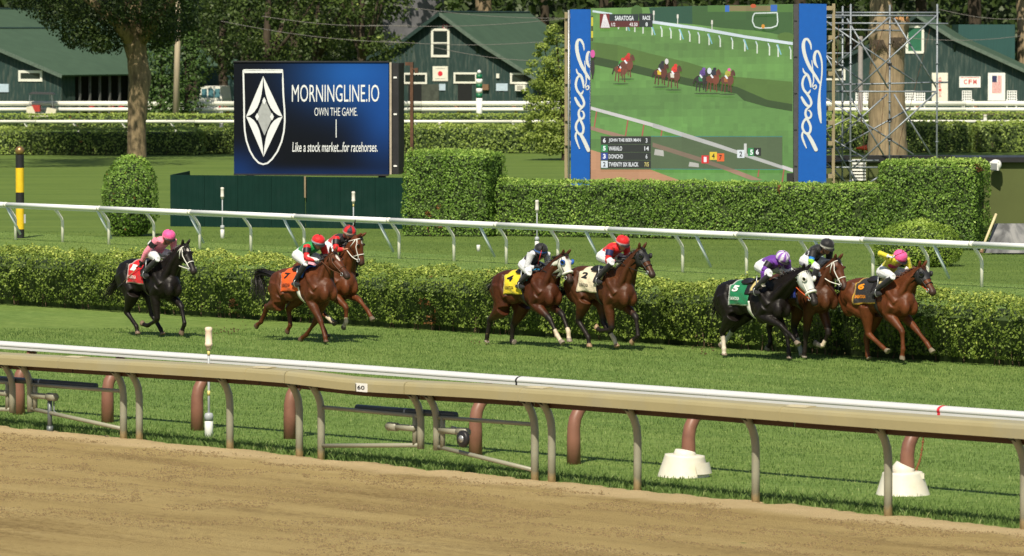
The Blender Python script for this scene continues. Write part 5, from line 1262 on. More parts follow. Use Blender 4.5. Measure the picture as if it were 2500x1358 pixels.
def mini(x, y, hcol, shirt, cap, cloth, w=0.82):
    for dx, dy in ((-48, 60), (-20, 66), (14, 56), (34, 68)): pc.line(x + dx * 0.8 * w, y + 18, x + dx * w, y + 22 + dy, 8, hcol)
    pc.ell(x - 6, y + 3, 52 * w, 28, hcol, 0.05); pc.ell(x + 26 * w, y + 2, 24, 38, np.array(hcol) * 1.12); pc.line(x + 28, y - 14, x + 46 * w, y - 58, 22, hcol); pc.ell(x + 54 * w, y - 46, 10, 24, np.array(hcol) * 0.85, -0.35); pc.line(x - 56 * w, y - 4, x - 72 * w, y + 36, 9, (30, 22, 18)); pc.ell(x, y + 102, 56, 5, (50, 74, 36))
    pc.poly([(x - 24, y - 12), (x, y - 16), (x + 4, y + 18), (x - 20, y + 16)], cloth); pc.ell(x + 4, y - 42, 19, 24, shirt, 0.5); pc.line(x - 14, y - 28, x + 2, y - 6, 11, (225, 225, 225)); pc.line(x + 2, y - 40, x + 24, y - 26, 8, np.array(shirt) * 0.8); pc.ell(x + 14, y - 68, 12, 11, cap)
for a in [(440, 478, (98, 54, 38), (60, 140, 60), (200, 40, 40), (205, 60, 20)), (480, 445, (100, 52, 38), (180, 30, 30), (190, 40, 35), (100, 52, 38)), (715, 500, (78, 34, 24), (34, 34, 40), (20, 22, 40), (205, 175, 40)), (805, 520, (88, 48, 36), (210, 50, 40), (205, 40, 35), (205, 200, 180)), (1000, 545, (34, 28, 30), (90, 60, 130), (110, 70, 150), (40, 120, 70)), (1075, 545, (102, 48, 30), (30, 34, 50), (20, 24, 40), (102, 48, 30)), (1175, 550, (92, 50, 36), (170, 160, 60), (220, 90, 150), (150, 90, 40))]: mini(*a)
pc.ell(246, 470, 14, 60, (38, 30, 34)); pc.ell(246, 372, 16, 28, (205, 80, 150)); pc.line(246, 500, 244, 548, 10, (38, 30, 34)); pc.ell(1052, 490, 15, 22, (200, 205, 210)); pc.ell(757, 425, 13, 20, (205, 200, 195))
# captions
pc.rect(295, 95, 362, 196, (110, 22, 26))
for i in range(5): pc.poly([(322 + i * 3, 100), (325 + i * 3, 100), (314 + i * 13, 192), (302 + i * 13, 192)], (220, 215, 212))
pc.rect(362, 98, 562, 146, (22, 40, 42)); pc.rect(362, 146, 566, 188, (88, 24, 26)); pc.rect(566, 94, 660, 188, (24, 34, 38))
pc.text('SARATOGA', 400, 110, 530, 142, (225, 228, 225), 0.02); pc.text('1/2', 375, 158, 402, 182, (225, 220, 215), 0.02); pc.text('43.50', 500, 157, 556, 182, (225, 220, 215), 0.02)
pc.text('RACE', 592, 110, 643, 138, (225, 228, 225), 0.02); pc.text('8', 611, 155, 626, 182, (225, 228, 225), 0.02)
ring_o = [(1365, 92), (1520, 88), (1524, 150), (1518, 178), (1480, 192), (1400, 195), (1365, 185), (1350, 150), (1352, 115)]
for p_, q__ in zip(ring_o, ring_o[1:] + ring_o[:1]): pc.line(*p_, *q__, 8, (205, 215, 205))
pc.ell(1423, 183, 12, 15, (205, 140, 40))
pc.rect(300, 940, 1556, 1172, (74, 92, 60)); pc.line(648, 942, 1556, 944, 4, (50, 130, 120)); pc.line(648, 1168, 1556, 1172, 4, (50, 130, 120))
pc.poly([(660, 985), (1000, 1090), (1230, 1172), (1150, 1172), (960, 1110), (660, 1015)], (118, 100, 82)); pc.poly([(660, 850), (1100, 990), (1556, 1145), (1556, 1168), (1100, 1018), (660, 880)], (172, 172, 166)); pc.poly([(676, 1030), (735, 1040), (738, 1080), (670, 1070)], (172, 170, 160)); pc.poly([(915, 1118), (978, 1130), (980, 1156), (908, 1150)], (172, 170, 160))
rows = [('6', 'JOHN THE BEER MAN', '3', (18, 22, 24), (230, 230, 230)), ('5', 'WARALO', '14', (30, 130, 70), (240, 240, 240)), ('3', 'DONCHO', '6', (32, 62, 140), (240, 240, 240)), ('2', 'TWENTY SIX BLACK', '7/5', (205, 212, 214), (20, 20, 24))]
for i, (nn_, tt_, od, bc, fc_) in enumerate(rows):
    y0 = 944 + i * 55; pc.rect(304, y0, 648, y0 + 52, (24, 30, 30)); pc.rect(304, y0 + 2, 350, y0 + 50, bc)
    pc.text(nn_, 317, y0 + 10, 336, y0 + 42, fc_, 0.03); pc.text(tt_, 357, y0 + 12, 357 + {0: 220, 1: 92, 2: 98, 3: 205}[i], y0 + 42, (215, 218, 216), 0.02); pc.text(od, 612 if len(od) == 1 else 603, y0 + 12, 624 if len(od) == 1 else 634, y0 + 42, (215, 218, 216) if i < 3 else (205, 190, 110), 0.02)
pc.line(1300, 992, 1300, 1060, 18, (196, 196, 190))
for (t_, x, y, bc, fc_) in (('1', 998, 1074, (205, 28, 34), (235, 225, 225)), ('4', 1054, 1050, (222, 190, 50), (30, 28, 20)), ('7', 1104, 1060, (222, 96, 36), (40, 24, 18)), ('2', 1244, 1036, (208, 214, 214), (24, 26, 28)), ('5', 1318, 1024, (28, 130, 66), (235, 240, 235)), ('6', 1358, 1022, (20, 22, 24), (235, 235, 235))):
    pc.rect(x, y, x + 50, y + 55, bc); pc.text(t_, x + 15, y + 10, x + 35, y + 46, fc_, 0.03)
pc.rect(1586, 1196, 1630, 1262, (16, 16, 18))
po = pc.mb.build('screen_picture', SCR, cab, label='picture of the race with captions on the screen')
set_col(po.data, np.array(pc.c))
if po.data.polygons[0].normal.y > 0: po.data.flip_normals()

# ================================================================== SCAFFOLD
DC = DS + 2.0
sc_ = thing('scaffold', (pd(2170, 300, DC)[0], DC, 0), 'steel tube scaffold tower behind the blue banner at the right', 'scaffold')
M_GALV = pm('galvanised', (0.24, 0.27, 0.30), 0.45, 0.3, var=0.25, scale=14)
def zp(x, y, d): return pd(2010 + x / 2.953, y / 2.953, DC + d)
for (x, y0, d) in ((140, 45, 1.6), (198, 30, 0), (480, 35, 1.4), (822, 30, 0)):
    a = zp(x, y0, d); m = MB(); m.tube([V3(a[0], a[1], 0), a], 0.029, 8); up_ = m.build('upright_tube', M_GALV, sc_, True)
    m = MB()
    for k in range(1, int(a[2] / 0.6)): m.tube([V3(a[0], a[1], k * 0.6), V3(a[0], a[1], k * 0.6 + 0.03)], 0.055, 8)
    tag(m.build('coupling', M_GALV, up_, True), kind='stuff')
Hs = [(90, 92, 840, 92, 1.45), (-60, 112, 815, 115, .05), (-60, 127, 160, 127, 1.65), (-60, 167, 900, 172, 1.5), (-60, 211, 565, 222, 1.55), (-60, 385, 210, 385, 1.6), (90, 612, 900, 594, 1.4), (-60, 660, 822, 662, .05), (-60, 1075, 210, 1075, 1.6), (90, 1162, 400, 1158, 1.4), (-60, 1208, 400, 1208, .05)]
for (x0, y0, x1, y1, d) in Hs:
    m = MB(); m.tube([zp(x0, y0, d), zp(x1, y1, d)], 0.027, 8); m.build('ledger_tube', M_GALV, sc_, True)
Ds = [(85, 475, 475, 125, 1.35), (210, 665, 815, 115, -.05), (-20, 128, 655, 585, 1.45), (170, 135, 470, 640, .7), (510, 130, 820, 640, .8), (-10, 350, 185, 690, .9), (-20, 370, 290, 590, 1.55), (215, 1210, 815, 665, -.05), (95, 1010, 460, 680, 1.35), (-30, 960, 190, 850, 1.55), (130, 1060, 630, 780, 1.5), (-10, 690, 650, 1115, 1.45), (190, 690, 435, 1120, .7), (510, 680, 780, 1125, .8), (-20, 880, 190, 1240, .9), (-10, 1125, 160, 1040, 1.6), (-20, 1130, 165, 1320, 1.55), (-20, 1310, 90, 1225, 1.5), (60, 1000, 310, 1150, 1.5), (-10, 340, 130, 250, 1.6), (190, 1210, 235, 1325, .7), (330, 1320, 400, 1275, .6)]
for (x0, y0, x1, y1, d) in Ds:
    m = MB(); m.tube([zp(x0, y0, d), zp(x1, y1, d)], 0.026, 8); m.build('brace_tube', M_GALV, sc_, True)
for (x, y) in ((478, 872), (480, 1008), (480, 465), (265, 835)):
    m = MB(); m.box(zp(x, y, 1.42), 0.12, 0.1, 0.1); m.build('clamp', M_BLK, sc_)
for (x0, y0, x1, y1) in ((110, 180, 100, 480), (445, 160, 330, 530), (480, 200, 405, 1080), (770, 210, 620, 790), (255, 640, 300, 1110), (580, 900, 530, 1110)):
    m = MB(); m.tube([zp(x0, y0, 1.0), zp(x1, y1, 1.0)], 0.008, 5); m.build('guy_wire', M_RUST, sc_)

# olive service wall at the right
M_OLIVE = pm('wall_olive', (0.085, 0.105, 0.030), 0.8, var=0.08, scale=1.2)
DW = dep(602)
wl_ = thing('service_wall', (pd(2440, 400, DW)[0], DW, 0), 'olive green service building wall with black roof edge at the right', 'building')
a = pd(2345, 392, DW); bq = pd(2660, 392, DW)
m = MB(); m.obox(V3(a[0], DW, 0), V3(bq[0] - a[0], 0, 0), V3(0, 2.2, 0), V3(0, 0, pd(2440, 396, DW)[2])); m.build('wall', M_OLIVE, wl_)
z0 = pd(2440, 396, DW)[2]; z1 = pd(2440, 384, DW)[2]
m = MB(); m.obox(V3(a[0] - 0.1, DW - 0.15, z0), V3(bq[0] - a[0] + 0.2, 0, 0), V3(0, 2.5, 0), V3(0, 0, z1 - z0)); m.build('roof_edge', M_BLK, wl_)
m = MB(); q = pd(2430, 394, DW - 0.02); m.tube([pd(2395, 395, DW - 0.03), pd(2428, 395, DW - 0.03)], 0.015, 6); m.build('conduit', M_GREY, wl_)
q = pd(2432, 402, DW - 0.30); fl = thing('floodlight', q, 'white floodlight on the olive wall', 'floodlight')
m = MB(); m.lathe(q, [(0.08, 0.14), (0.14, 0.02), (0.15, -0.06), (0.13, -0.1)], 14, unit(V3(0.5, 0.75, 0.35)), sx=1.1); m.build('housing', M_PWHITE, fl, True)
m = MB(); m.box(q + unit(V3(-0.5, -0.75, -0.35)) * 0.1, 0.26, 0.05, 0.24, (0.75, -0.5, 0)); m.build('bezel', M_PWHITE, fl)
m = MB(); m.box(q + unit(V3(-0.5, -0.75, -0.35)) * 0.135, 0.19, 0.02, 0.17, (0.75, -0.5, 0)); m.build('lens', pm('lens', (0.25, 0.27, 0.27), 0.15), fl)
m = MB(); m.tube([q + V3(0.05, 0.08, 0.08), q + V3(0.10, 0.28, 0.10)], 0.03, 8); m.build('arm', M_STEEL, fl)
m = MB(); q = pd(2392, 560, DW - 0.05); m.box(q, 0.08, 0.06, 0.2); m.build('meter_box', M_GREY, wl_)
DV = DC + 4.2; z0 = pd(2200, 396, DV)[2]; z1 = pd(2200, 380, DV)[2]; a = pd(1960, 390, DV); bq = pd(2372, 390, DV)
rw = thing('low_wall', (a[0] + 3, DV, 0), 'low dark wall with black coping behind the scaffold foot', 'wall')
m = MB(); m.obox(V3(a[0], DV, 0), V3(bq[0] - a[0], 0, 0), V3(0, 0.4, 0), V3(0, 0, z0)); m.build('wall', M_OLIVE, rw)
m = MB(); m.obox(V3(a[0] - 0.05, DV - 0.1, z0), V3(bq[0] - a[0] + 0.1, 0, 0), V3(0, 0.6, 0), V3(0, 0, z1 - z0)); m.build('coping', M_BLK, rw)
# grey tarpaulin board and leaning pole
def tarp_mat():
    m, nt, bs = base_mat('tarp'); co = coords(nt, (1.2, 1, 0.7)); f = noise_tex(nt, co, 1.8, 5, 0.6); f.node.inputs['Distortion'].default_value = 0.8
    nt.links.new(ramp(nt, f, [(0.38, (0.035, 0.038, 0.042)), (0.5, (0.10, 0.105, 0.11)), (0.64, (0.20, 0.20, 0.20))]), bs.inputs['Base Color']); bs.inputs['Roughness'].default_value = 0.6; return m
m = MB(); Dt = dep(622); tp = [pd(2402, 618, Dt), pd(2560, 618, Dt), pd(2560, 546, Dt + 0.5), pd(2430, 546, Dt + 0.5)]; m.prism(tp, V3(0, 0.08, 0)); tb = m.solo('tarp_board', tarp_mat(), tp[0], 'grey streaked sloping board at the right edge', 'board')
m = MB(); m.beam(pd(2430, 545, Dt + 0.46), pd(2560, 545, Dt + 0.46), 0.05, 0.04); m.build('top_lath', M_PWHITE, tb) if False else None
m = MB(); a = pd(2396, 612, Dt - 0.2); bq = pd(2432, 523, Dt + 0.3); m.tube([a, bq], 0.035, 10); po_ = thing('leaning_pole', a, 'pale wooden pole leaning on the olive wall', 'pole'); m.build('shaft', pm('pole_pale', (0.62, 0.52, 0.30), 0.7), po_, True)
m = MB(); m.tube([a - V3(0, 0, 0.06), a + (bq - a) * 0.1], 0.05, 8); m.build('foot', pm('crate_brown', (0.2, 0.1, 0.05)), po_)
# small white box on the lawn and floor vent box behind the scaffold
q = gz(1168, 614); m = MB(); m.lathe(q, [(0.05, 0), (0.05, 0.16), (0.045, 0.17)], 12); m.solo('ground_marker', M_PWHITE, q, 'small white marker stump on the lawn behind the rail', 'marker', smooth=True)
q = pd(2097, 415, DC + 3.2); m = MB(); o = thing('vent_box', (q[0], q[1], 0), 'white louvred vent behind the scaffold foot', 'vent')
for k in range(7):
    m = MB(); m.box(V3(q[0], q[1], q[2] - 0.3 + k * 0.1), 0.42, 0.06, 0.06); m.build('louvre', M_PWHITE, o)
m = MB(); m.obox(V3(q[0] - 0.25, q[1] + 0.05, 0), V3(0.5, 0, 0), V3(0, 0.3, 0), V3(0, 0, q[2] + 0.4)); m.build('housing', M_OLIVE, o)
# ================================================================== HORSES AND JOCKEYS
HDG = np.array([0.64, -0.768]); HLF = np.array([0.768, 0.64])
ZM = {1: (4.2433, 230, 530), 2: (4.116, 590, 530), 3: (4.1146, 1160, 550), 4: (3.994, 1720, 560), 5: (4.244, 2000, 580)}
class Frame:
    """horse frame: x forward, y left, z up; reads photograph points lying in a plane y = const"""
    def __init__(s, z, con, wx=None):
        s.z = z; c = gz(*s.px(con[0])); s.O = c[:2] - HLF * con[1]; s.off = 0.0
    def px(s, p): k, ox, oy = ZM[s.z]; return (p[0] / k + ox, p[1] / k + oy)
    def loc(s, p, yl):
        r = ray(*s.px(p)); t = (yl - np.dot(CAMP[:2] - s.O, HLF)) / np.dot(r[:2], HLF); q = CAMP + r * t
        return V3(np.dot(q[:2] - s.O, HDG) - s.off, yl, q[2])
    def world(s, P):
        P = np.asarray(P, float).reshape(-1, 3)
        xy = s.O + (P[:, :1] + s.off) * HDG + P[:, 1:2] * HLF
        return np.concatenate([xy, P[:, 2:]], 1)
def ell_ring(c, a, b_, ra, rb, rbd=None, n=16, sq=0.0):
    out = []
    for k in range(n):
        th = 2 * math.pi * k / n; cx, sy = math.cos(th), math.sin(th)
        r2 = rb if sy >= 0 else (rbd if rbd is not None else rb)
        out.append(np.asarray(c) + np.asarray(a) * ra * cx + np.asarray(b_) * r2 * sy)
    return out
def remesh(mb, voxel, smooth=4, fac=0.5):
    me = mb.mesh('tmp', []) if False else None
    v = np.concatenate(mb.v); me = bpy.data.meshes.new('tmp'); me.from_pydata(v.tolist(), [], mb.f); me.update()
    bm = bmesh.new(); bm.from_mesh(me); bmesh.ops.recalc_face_normals(bm, faces=bm.faces); bm.to_mesh(me); bm.free()
    ob = bpy.data.objects.new('tmp', me); COL.objects.link(ob)
    r = ob.modifiers.new('r', 'REMESH'); r.mode = 'VOXEL'; r.voxel_size = voxel
    sm = ob.modifiers.new('s', 'SMOOTH'); sm.factor = fac; sm.iterations = smooth
    dg = bpy.context.evaluated_depsgraph_get(); out = bpy.data.meshes.new_from_object(ob.evaluated_get(dg), depsgraph=dg)
    bpy.data.objects.remove(ob); bpy.data.meshes.remove(me); out.materials.clear(); return out
def mesh_np(me):
    v = np.zeros(len(me.vertices) * 3); me.vertices.foreach_get('co', v); return v.reshape(-1, 3)
def set_np(me, v): me.vertices.foreach_set('co', v.astype(np.float32).ravel()); me.update()
def bvh_of(me): return BVHTree.FromPolygons([tuple(p) for p in mesh_np(me)], [tuple(p.vertices) for p in me.polygons])
def seg_dist(P, a, b_):
    ab = b_ - a; t = np.clip(((P - a) @ ab) / (ab @ ab + 1e-12), 0, 1); return np.linalg.norm(P - (a + t[:, None] * ab), axis=1), t
def clamp_len(a, b_, lo, hi):
    d = b_ - a; l = np.linalg.norm(d); return a + d / l * min(max(l, lo), hi)
COAT = attr_mat('horse_coat', 0.48, 0.26, 0.0, 0.28, 9.0, 0.5)
HAIR = pm('hair_black', (0.012, 0.010, 0.009), 0.5, var=0.3, scale=30, spec=0.5)
HAIR_C = pm('hair_chestnut', (0.075, 0.024, 0.010), 0.5, var=0.4, scale=30)
CLOTH = attr_mat('silk', 0.55, 0.3, 0.2, 0.08, 16, 0.9)
LEATH = pm('leather_black', (0.015, 0.013, 0.012), 0.4); LEATHB = pm('leather_brown', (0.09, 0.035, 0.015), 0.5); WHT = pm('strap_white', (0.75, 0.74, 0.68), 0.55); CREAM = pm('pad_cream', (0.58, 0.47, 0.20), 0.7)
EYE = pm('eye_dark', (0.006, 0.005, 0.005), 0.08, spec=0.8)
HOODW = pm('hood_white', (0.70, 0.68, 0.60), 0.6, var=0.06); HOODK = pm('hood_black', (0.02, 0.02, 0.022), 0.55)
ORANGE = pm('rein_orange', (0.6, 0.10, 0.03), 0.5)

def build_horse(key, c):
    F = Frame(c['z'], c['con']); w0 = F.loc(c['withers'], 0); F.off = w0[0] - 0.30
    wz = F.loc(c['withers'], 0)[2]; cr = F.loc(c['croup'], 0); pitch = math.atan2((wz - 0.02) - min(max(cr[2], wz - 0.14), wz + 0.03), 0.85)
    cp, sp_ = math.cos(pitch), math.sin(pitch); dz = wz - 1.475
    def T(p):       # torso template -> frame, pitched about the withers
        x, y, z = p; x0 = x - 0.30; z0 = z - 1.475
        return V3(0.30 + x0 * cp - z0 * sp_, y, 1.475 + dz + x0 * sp_ + z0 * cp)
    st = [(-0.93, 1.17, .05, .07, .08), (-0.89, 1.19, .15, .16, .17), (-0.78, 1.20, .235, .235, .25), (-0.62, 1.19, .275, .285, .29), (-0.45, 1.17, .285, .315, .27), (-0.22, 1.14, .280, .290, .235), (0.02, 1.10, .288, .325, .275), (0.20, 1.09, .280, .370, .325), (0.36, 1.08, .255, .390, .335), (0.52, 1.07, .235, .330, .30), (0.66, 1.06, .19, .23, .23), (0.76, 1.06, .12, .13, .14), (0.79, 1.06, .04, .05, .05)]
    mb = MB()
    mb.loft([[T(p) for p in ell_ring((x, 0, zc), (0, 1, 0), (0, 0, 1), w_, hu, hd, 20)] for x, zc, w_, hu, hd in st])
    
    for s in (-1, 1):
        mb.ball(T((-0.30, s * .14, 0.99)), (.24, .12, .15), 10, 8); mb.ball(T((0.47, s * .155, 1.08)), (.20, .115, .27), 12, 9); mb.ball(T((-0.60, s * .16, 1.17)), (.27, .15, .26), 12, 9)
        mb.ball(T((0.70, s * .098, 0.96)), (.115, .088, .15), 10, 8); mb.tube([T((0.26, s * .17, 1.40)), T((0.42, s * .215, 1.22)), T((0.60, s * .20, 1.04))], [.04, .066, .075], 8); mb.ball(T((0.33, s * .215, 1.00)), (.13, .062, .15), 10, 8); mb.ball(T((-0.36, s * .225, 1.335)), (.06, .045, .06), 8, 6); mb.tube([T((-0.50, s * .20, 1.40)), T((-0.50, s * .255, 1.15)), T((-0.38, s * .24, 0.96))], [.06, .075, .07], 8); mb.tube([T((-0.80, s * .10, 1.36)), T((-0.84, s * .16, 1.10)), T((-0.74, s * .17, 0.88))], [.06, .085, .06], 8); mb.ball(T((0.36, s * .15, 0.86)), (.15, .10, .16), 10, 8); mb.ball(T((-0.70, s * .13, 1.02)), (.17, .12, .24), 10, 8)
    poll = F.loc(c['poll'], c.get('py', 0.03)); nose = F.loc(c['nose'], c.get('ny', 0.03)); nose = clamp_len(poll, nose, 0.54, 0.68)
    hax = unit(nose - poll); side = unit(np.cross(V3(0, 0, 1), hax)); hup = unit(np.cross(hax, side))
    if hup[2] < 0 and hup[0] < 0: hup = -hup
    if np.dot(hup, V3(0.5, 0, 0.8)) < 0: hup = -hup
    HLn = np.linalg.norm(nose - poll)
    hs = [(-0.08, .045, .05, .05, -.02), (0.03, .075, .085, .115, -.02), (0.16, .088, .095, .165, -.025), (0.30, .098, .095, .18, -.03), (0.42, .090, .088, .145, -.03), (0.56, .068, .075, .10, -.025), (0.72, .056, .062, .075, -.02), (0.86, .060, .062, .072, -.02), (0.97, .058, .055, .065, -.022), (1.03, .035, .03, .04, -.025)]
    def hpt(f, sd, up): return poll + hax * HLn * f + side * sd + hup * up
    mb.loft([ell_ring(hpt(f, 0, of), side, hup, w_ * 1.12, hu * 1.06, hd * 1.06, 16) for f, w_, hu, hd, of in hs])
    for s in (-1, 1):
        mb.ball(hpt(0.30, s * .092, .04), (.03, .03, .03), 8, 6); mb.ball(hpt(0.95, s * .045, 0.0), .024, 8, 6)
        e0 = hpt(0.0, s * .055, .05); e1 = e0 + (-hax * 0.35 + hup * 0.75 + side * s * 0.22) * 0.16
        mb.tube([e0, e0 * 0.5 + e1 * 0.5 + hup * 0.01, e1], [.034, .032, .006], 8)
    # neck
    b0 = T((0.42, 0, 1.16)); b1 = poll + hax * 0.05 - hup * 0.05; mid = (b0 + b1) / 2 + V3(-0.02, 0, 0.05)
    rings = []
    for t in np.linspace(0, 1, 8):
        q = (1 - t) ** 2 * b0 + 2 * t * (1 - t) * mid + t * t * b1; d_ = unit(2 * (1 - t) * (mid - b0) + 2 * t * (b1 - mid)); sd = unit(np.cross(V3(0, 0, 1), d_)); up_ = unit(np.cross(d_, sd))
        rings.append(ell_ring(q, sd, up_, np.interp(t, [0, .3, .7, 1], [.185, .125, .088, .075]), np.interp(t, [0, .3, .7, 1], [.32, .215, .145, .105]), np.interp(t, [0, .3, .7, 1], [.30, .215, .155, .12]), 16))
    mb.loft(rings)
    for s in (-1, 1):
        mb.tube([b1 + V3(-.06, s * .06, -.02), mid + V3(0.05, s * .105, -0.06), T((0.56, s * .16, 1.10))], [.035, .062, .085], 8)
    # legs
    legs = {}
    for nm, sgn, front in (('RF', -1, 1), ('LF', 1, 1), ('RH', -1, 0), ('LH', 1, 0)):
        yl = sgn * (0.125 if front else 0.125); P = [F.loc(p, yl) for p in c[nm]]
        for p in P: p[2] = max(p[2], 0.03)
        if front:
            sh_ = T((0.50, sgn * .17, 1.02)); el = T((0.34, sgn * .165, 0.86)); kn = clamp_len(el, P[0], 0.34, 0.50); ft = clamp_len(kn, P[1], 0.25, 0.36); hf = clamp_len(ft, P[2], 0.15, 0.23)
            if hf[2] < 0.045: hf = V3(hf[0], hf[1], 0.045)
            chain = [sh_, el, kn, ft, hf]
            m2 = kn + (ft - kn) * 0.5; up1 = el + (kn - el) * 0.35
            mb.tube([sh_, el, up1, el + (kn - el) * .75, kn - unit(kn - el) * .03, kn + unit(ft - kn) * .03, kn + (ft - kn) * .25, m2, kn + (ft - kn) * .85, ft], [.13, .112, .096, .067, .059, .056, .042, .038, .041, .049], 12)
        else:
            hip = T((-0.58, sgn * .15, 1.20)); hk = clamp_len(hip, P[0], 0.45, 0.92); d_ = hk - hip; l = np.linalg.norm(d_); A = 0.44; B = 0.50
            a_ = min(max((A * A - B * B + l * l) / (2 * l), 0.02), A * 0.999); h_ = math.sqrt(max(A * A - a_ * a_, 0.0)); fw = unit(V3(d_[2], 0, -d_[0])); fw = fw if fw[0] > 0 else -fw
            stf = hip + d_ / l * a_ + fw * min(h_, 0.26) + V3(0, sgn * .03, 0); ft = clamp_len(hk, P[1], 0.30, 0.42); hf = clamp_len(ft, P[2], 0.15, 0.23)
            if hf[2] < 0.045: hf = V3(hf[0], hf[1], 0.045)
            chain = [hip, stf, hk, ft, hf]; k1 = unit(hk - stf)
            mb.tube([hip, (hip + stf) / 2 + V3(-.03, 0, 0), stf], [.20, .185, .14], 12); mb.tube([T((-0.56, sgn * .14, 1.00)), stf + (hk - stf) * .32 , stf + (hk - stf) * .62], [.19, .128, .085], 12)
            mb.tube([stf, stf + (hk - stf) * .35, stf + (hk - stf) * .75, hk - k1 * .04, hk, hk + (ft - hk) * .15, hk + (ft - hk) * .4, hk + (ft - hk) * .85, ft], [.155, .134, .082, .066, .063, .055, .044, .043, .050], 12)
            mb.ball(hk + V3(-.035, 0, .03), .038, 8, 6)
        pd_ = unit(hf - ft)
        mb.tube([ft, ft + (hf - ft) * .45, ft + (hf - ft) * .6], [.047, .040, .047], 10)
        fwd = unit(V3(1, 0, 0) - pd_ * pd_[0] + V3(1e-4, 0, 0)); hp = ft + (hf - ft) * 0.58
        mb.loft([ell_ring(hp, side * 0 + V3(0, 1, 0), fwd, .044, .046, .044, 12), ell_ring(hf - pd_ * .01 + fwd * 0.008, V3(0, 1, 0), fwd, .058, .068, .055, 12), ell_ring(hf + fwd * 0.012, V3(0, 1, 0), fwd, .060, .074, .056, 12)])
        legs[nm] = chain
    body = remesh(mb, 0.0140, 8)
    v = mesh_np(body)
    # paint by place on the animal
    coat = np.array(c['coat']); col = np.repeat(coat[None], len(v), 0)
    top = np.clip((v[:, 2] - 0.8) / 0.8, 0, 1)[:, None]; nz = np.array([mnoise.noise(Vector(p) * 3.0) for p in v])[:, None]
    nz2 = np.array([mnoise.noise(Vector((p[0] * 9, p[1] * 9, p[2] * 6))) for p in v])[:, None]; col = col * (1.0 + 0.22 * nz + 0.14 * nz2)
    hd_d, hd_t = seg_dist(v, poll, nose); near_head = hd_d < 0.21
    head_c = np.array(c.get('head', coat)); k = (near_head & (hd_t > 0.01)); col[k] = head_c * (1.0 + 0.12 * nz[k])
    mz = np.clip((hd_t - 0.70) / 0.22, 0, 1)[:, None] * (hd_d < 0.12)[:, None]; col = col * (1 - mz * 0.8) + np.array(c.get('muzzle', (0.03, 0.024, 0.022))) * mz * 0.8
    rel = v - poll; fu = rel @ hup; fs = rel @ side; ff_ = (rel @ hax) / HLn
    if c.get('star'):
        f0, wf, ws = c['star']; kk = (fu > 0.035) & (np.abs(fs) < ws) & (np.abs(ff_ - f0) < wf) & near_head; kk &= ((fs / ws) ** 2 + ((ff_ - f0) / wf) ** 2) < 1; col[kk] = (0.65, 0.60, 0.55)
    for nm, ch in legs.items():
        d1, t1 = seg_dist(v, ch[2], ch[3]); d2, t2 = seg_dist(v, ch[3], ch[4]); d0, t0 = seg_dist(v, ch[1], ch[2])
        lower = (np.minimum(d1, d2) < 0.095); pts = c.get('points')
        if pts is not None:
            w_ = np.clip((t0 - 0.55) / 0.4, 0, 1) * (d0 < 0.10); w_ = np.maximum(w_, lower * 1.0)[:, None]; col = col * (1 - w_) + np.array(pts) * w_
        sock = c.get('socks', {}).get(nm)
        if sock is not None:
            hgt, sc2 = sock; kk = (d2 < 0.085) & (d2 <= d1) | ((d1 < 0.08) & (t1 > 1 - hgt)); col[kk] = np.array(sc2) * (1 + 0.15 * nz[kk])
        hoof = (d2 < 0.095) & (t2 > 0.60); col[hoof] = np.array(c.get('hoof', (0.10, 0.075, 0.055)))
    set_col(body, col.astype(np.float32)); body.materials.append(COAT); body.polygons.foreach_set('use_smooth', [True] * len(body.polygons))
    bvh = bvh_of(body)
    org = F.world([(0, 0, 0)])[0]; o = thing('racehorse', org, c['label'], 'horse', 'racehorses galloping on the turf')
    W = lambda P: F.world(P)
    b2 = body.copy(); set_np(b2, W(v) - ORG[o.name]); link_mesh('body', b2, o); bpy.data.meshes.remove(body)
    def mbw(m): 
        m.v = [W(x) for x in m.v]; return m
    # eyes
    for s in (-1, 1):
        m = MB(); m.ball(hpt(0.30, s * .112, .045), .021, 10, 8); mbw(m).build('eye', EYE, o, True)
    def cast(p, d_, off, far=0.6):
        p = np.asarray(p, float); d_ = unit(d_); h = bvh.ray_cast(Vector(p + d_ * far), Vector(-d_), far * 1.3)
        return (np.array(h[0]) + d_ * off) if h[0] is not None else p + d_ * 0.1
    def head_ring(f, off, rad, up0=-0.02, a0=0, a1=2 * math.pi, n=20):
        return [cast(hpt(f, 0, up0), side * math.cos(a) + hup * math.sin(a), off, 0.3) for a in np.linspace(a0, a1, n)]
    # tail and mane
    hm = c.get('hair', HAIR)
    tp = [T((-0.88, 0, 1.33))] + [F.loc(p, c.get('taily', 0.0)) for p in c['tail']]
    def strands(path, n, wid, spread, rad0, name, mat, taper=True):
        m = MB(); pp = [np.asarray(p) for p in catmull(path, 4)]; K = len(pp); q = np.random.default_rng(hash(key) % 1000 if False else int(key) * 13 + n)
        for i in range(n):
            o0 = q.normal(0, rad0, 3); o1 = q.normal(0, spread, 3); lf = q.uniform(0.7, 1.0); ph = q.uniform(0, 6.28); last = max(3, int(K * lf)); vs_ = []
            sd = unit(q.normal(0, 1, 3))
            for j in range(last):
                t = j / (K - 1); p = pp[j] + o0 * (1 - t) + o1 * t + V3(0, 0.02, 0.012) * math.sin(ph + t * 7); w_ = wid * (1 - 0.85 * j / last)
                vs_ += [p - sd * w_, p + sd * w_]
            m.add(vs_, [(2 * j, 2 * j + 1, 2 * j + 3, 2 * j + 2) for j in range(last - 1)])
        m.tube(pp[:max(3, int(K * 0.8))], list(np.interp(np.linspace(0, 1, max(3, int(K * 0.8))), [0, .3, 1], [.045, .05, .015])), 7)
        mbw(m).build(name, mat, o)
    strands(tp, 130, 0.011, c.get('tspread', 0.09), 0.025, 'tail', hm)
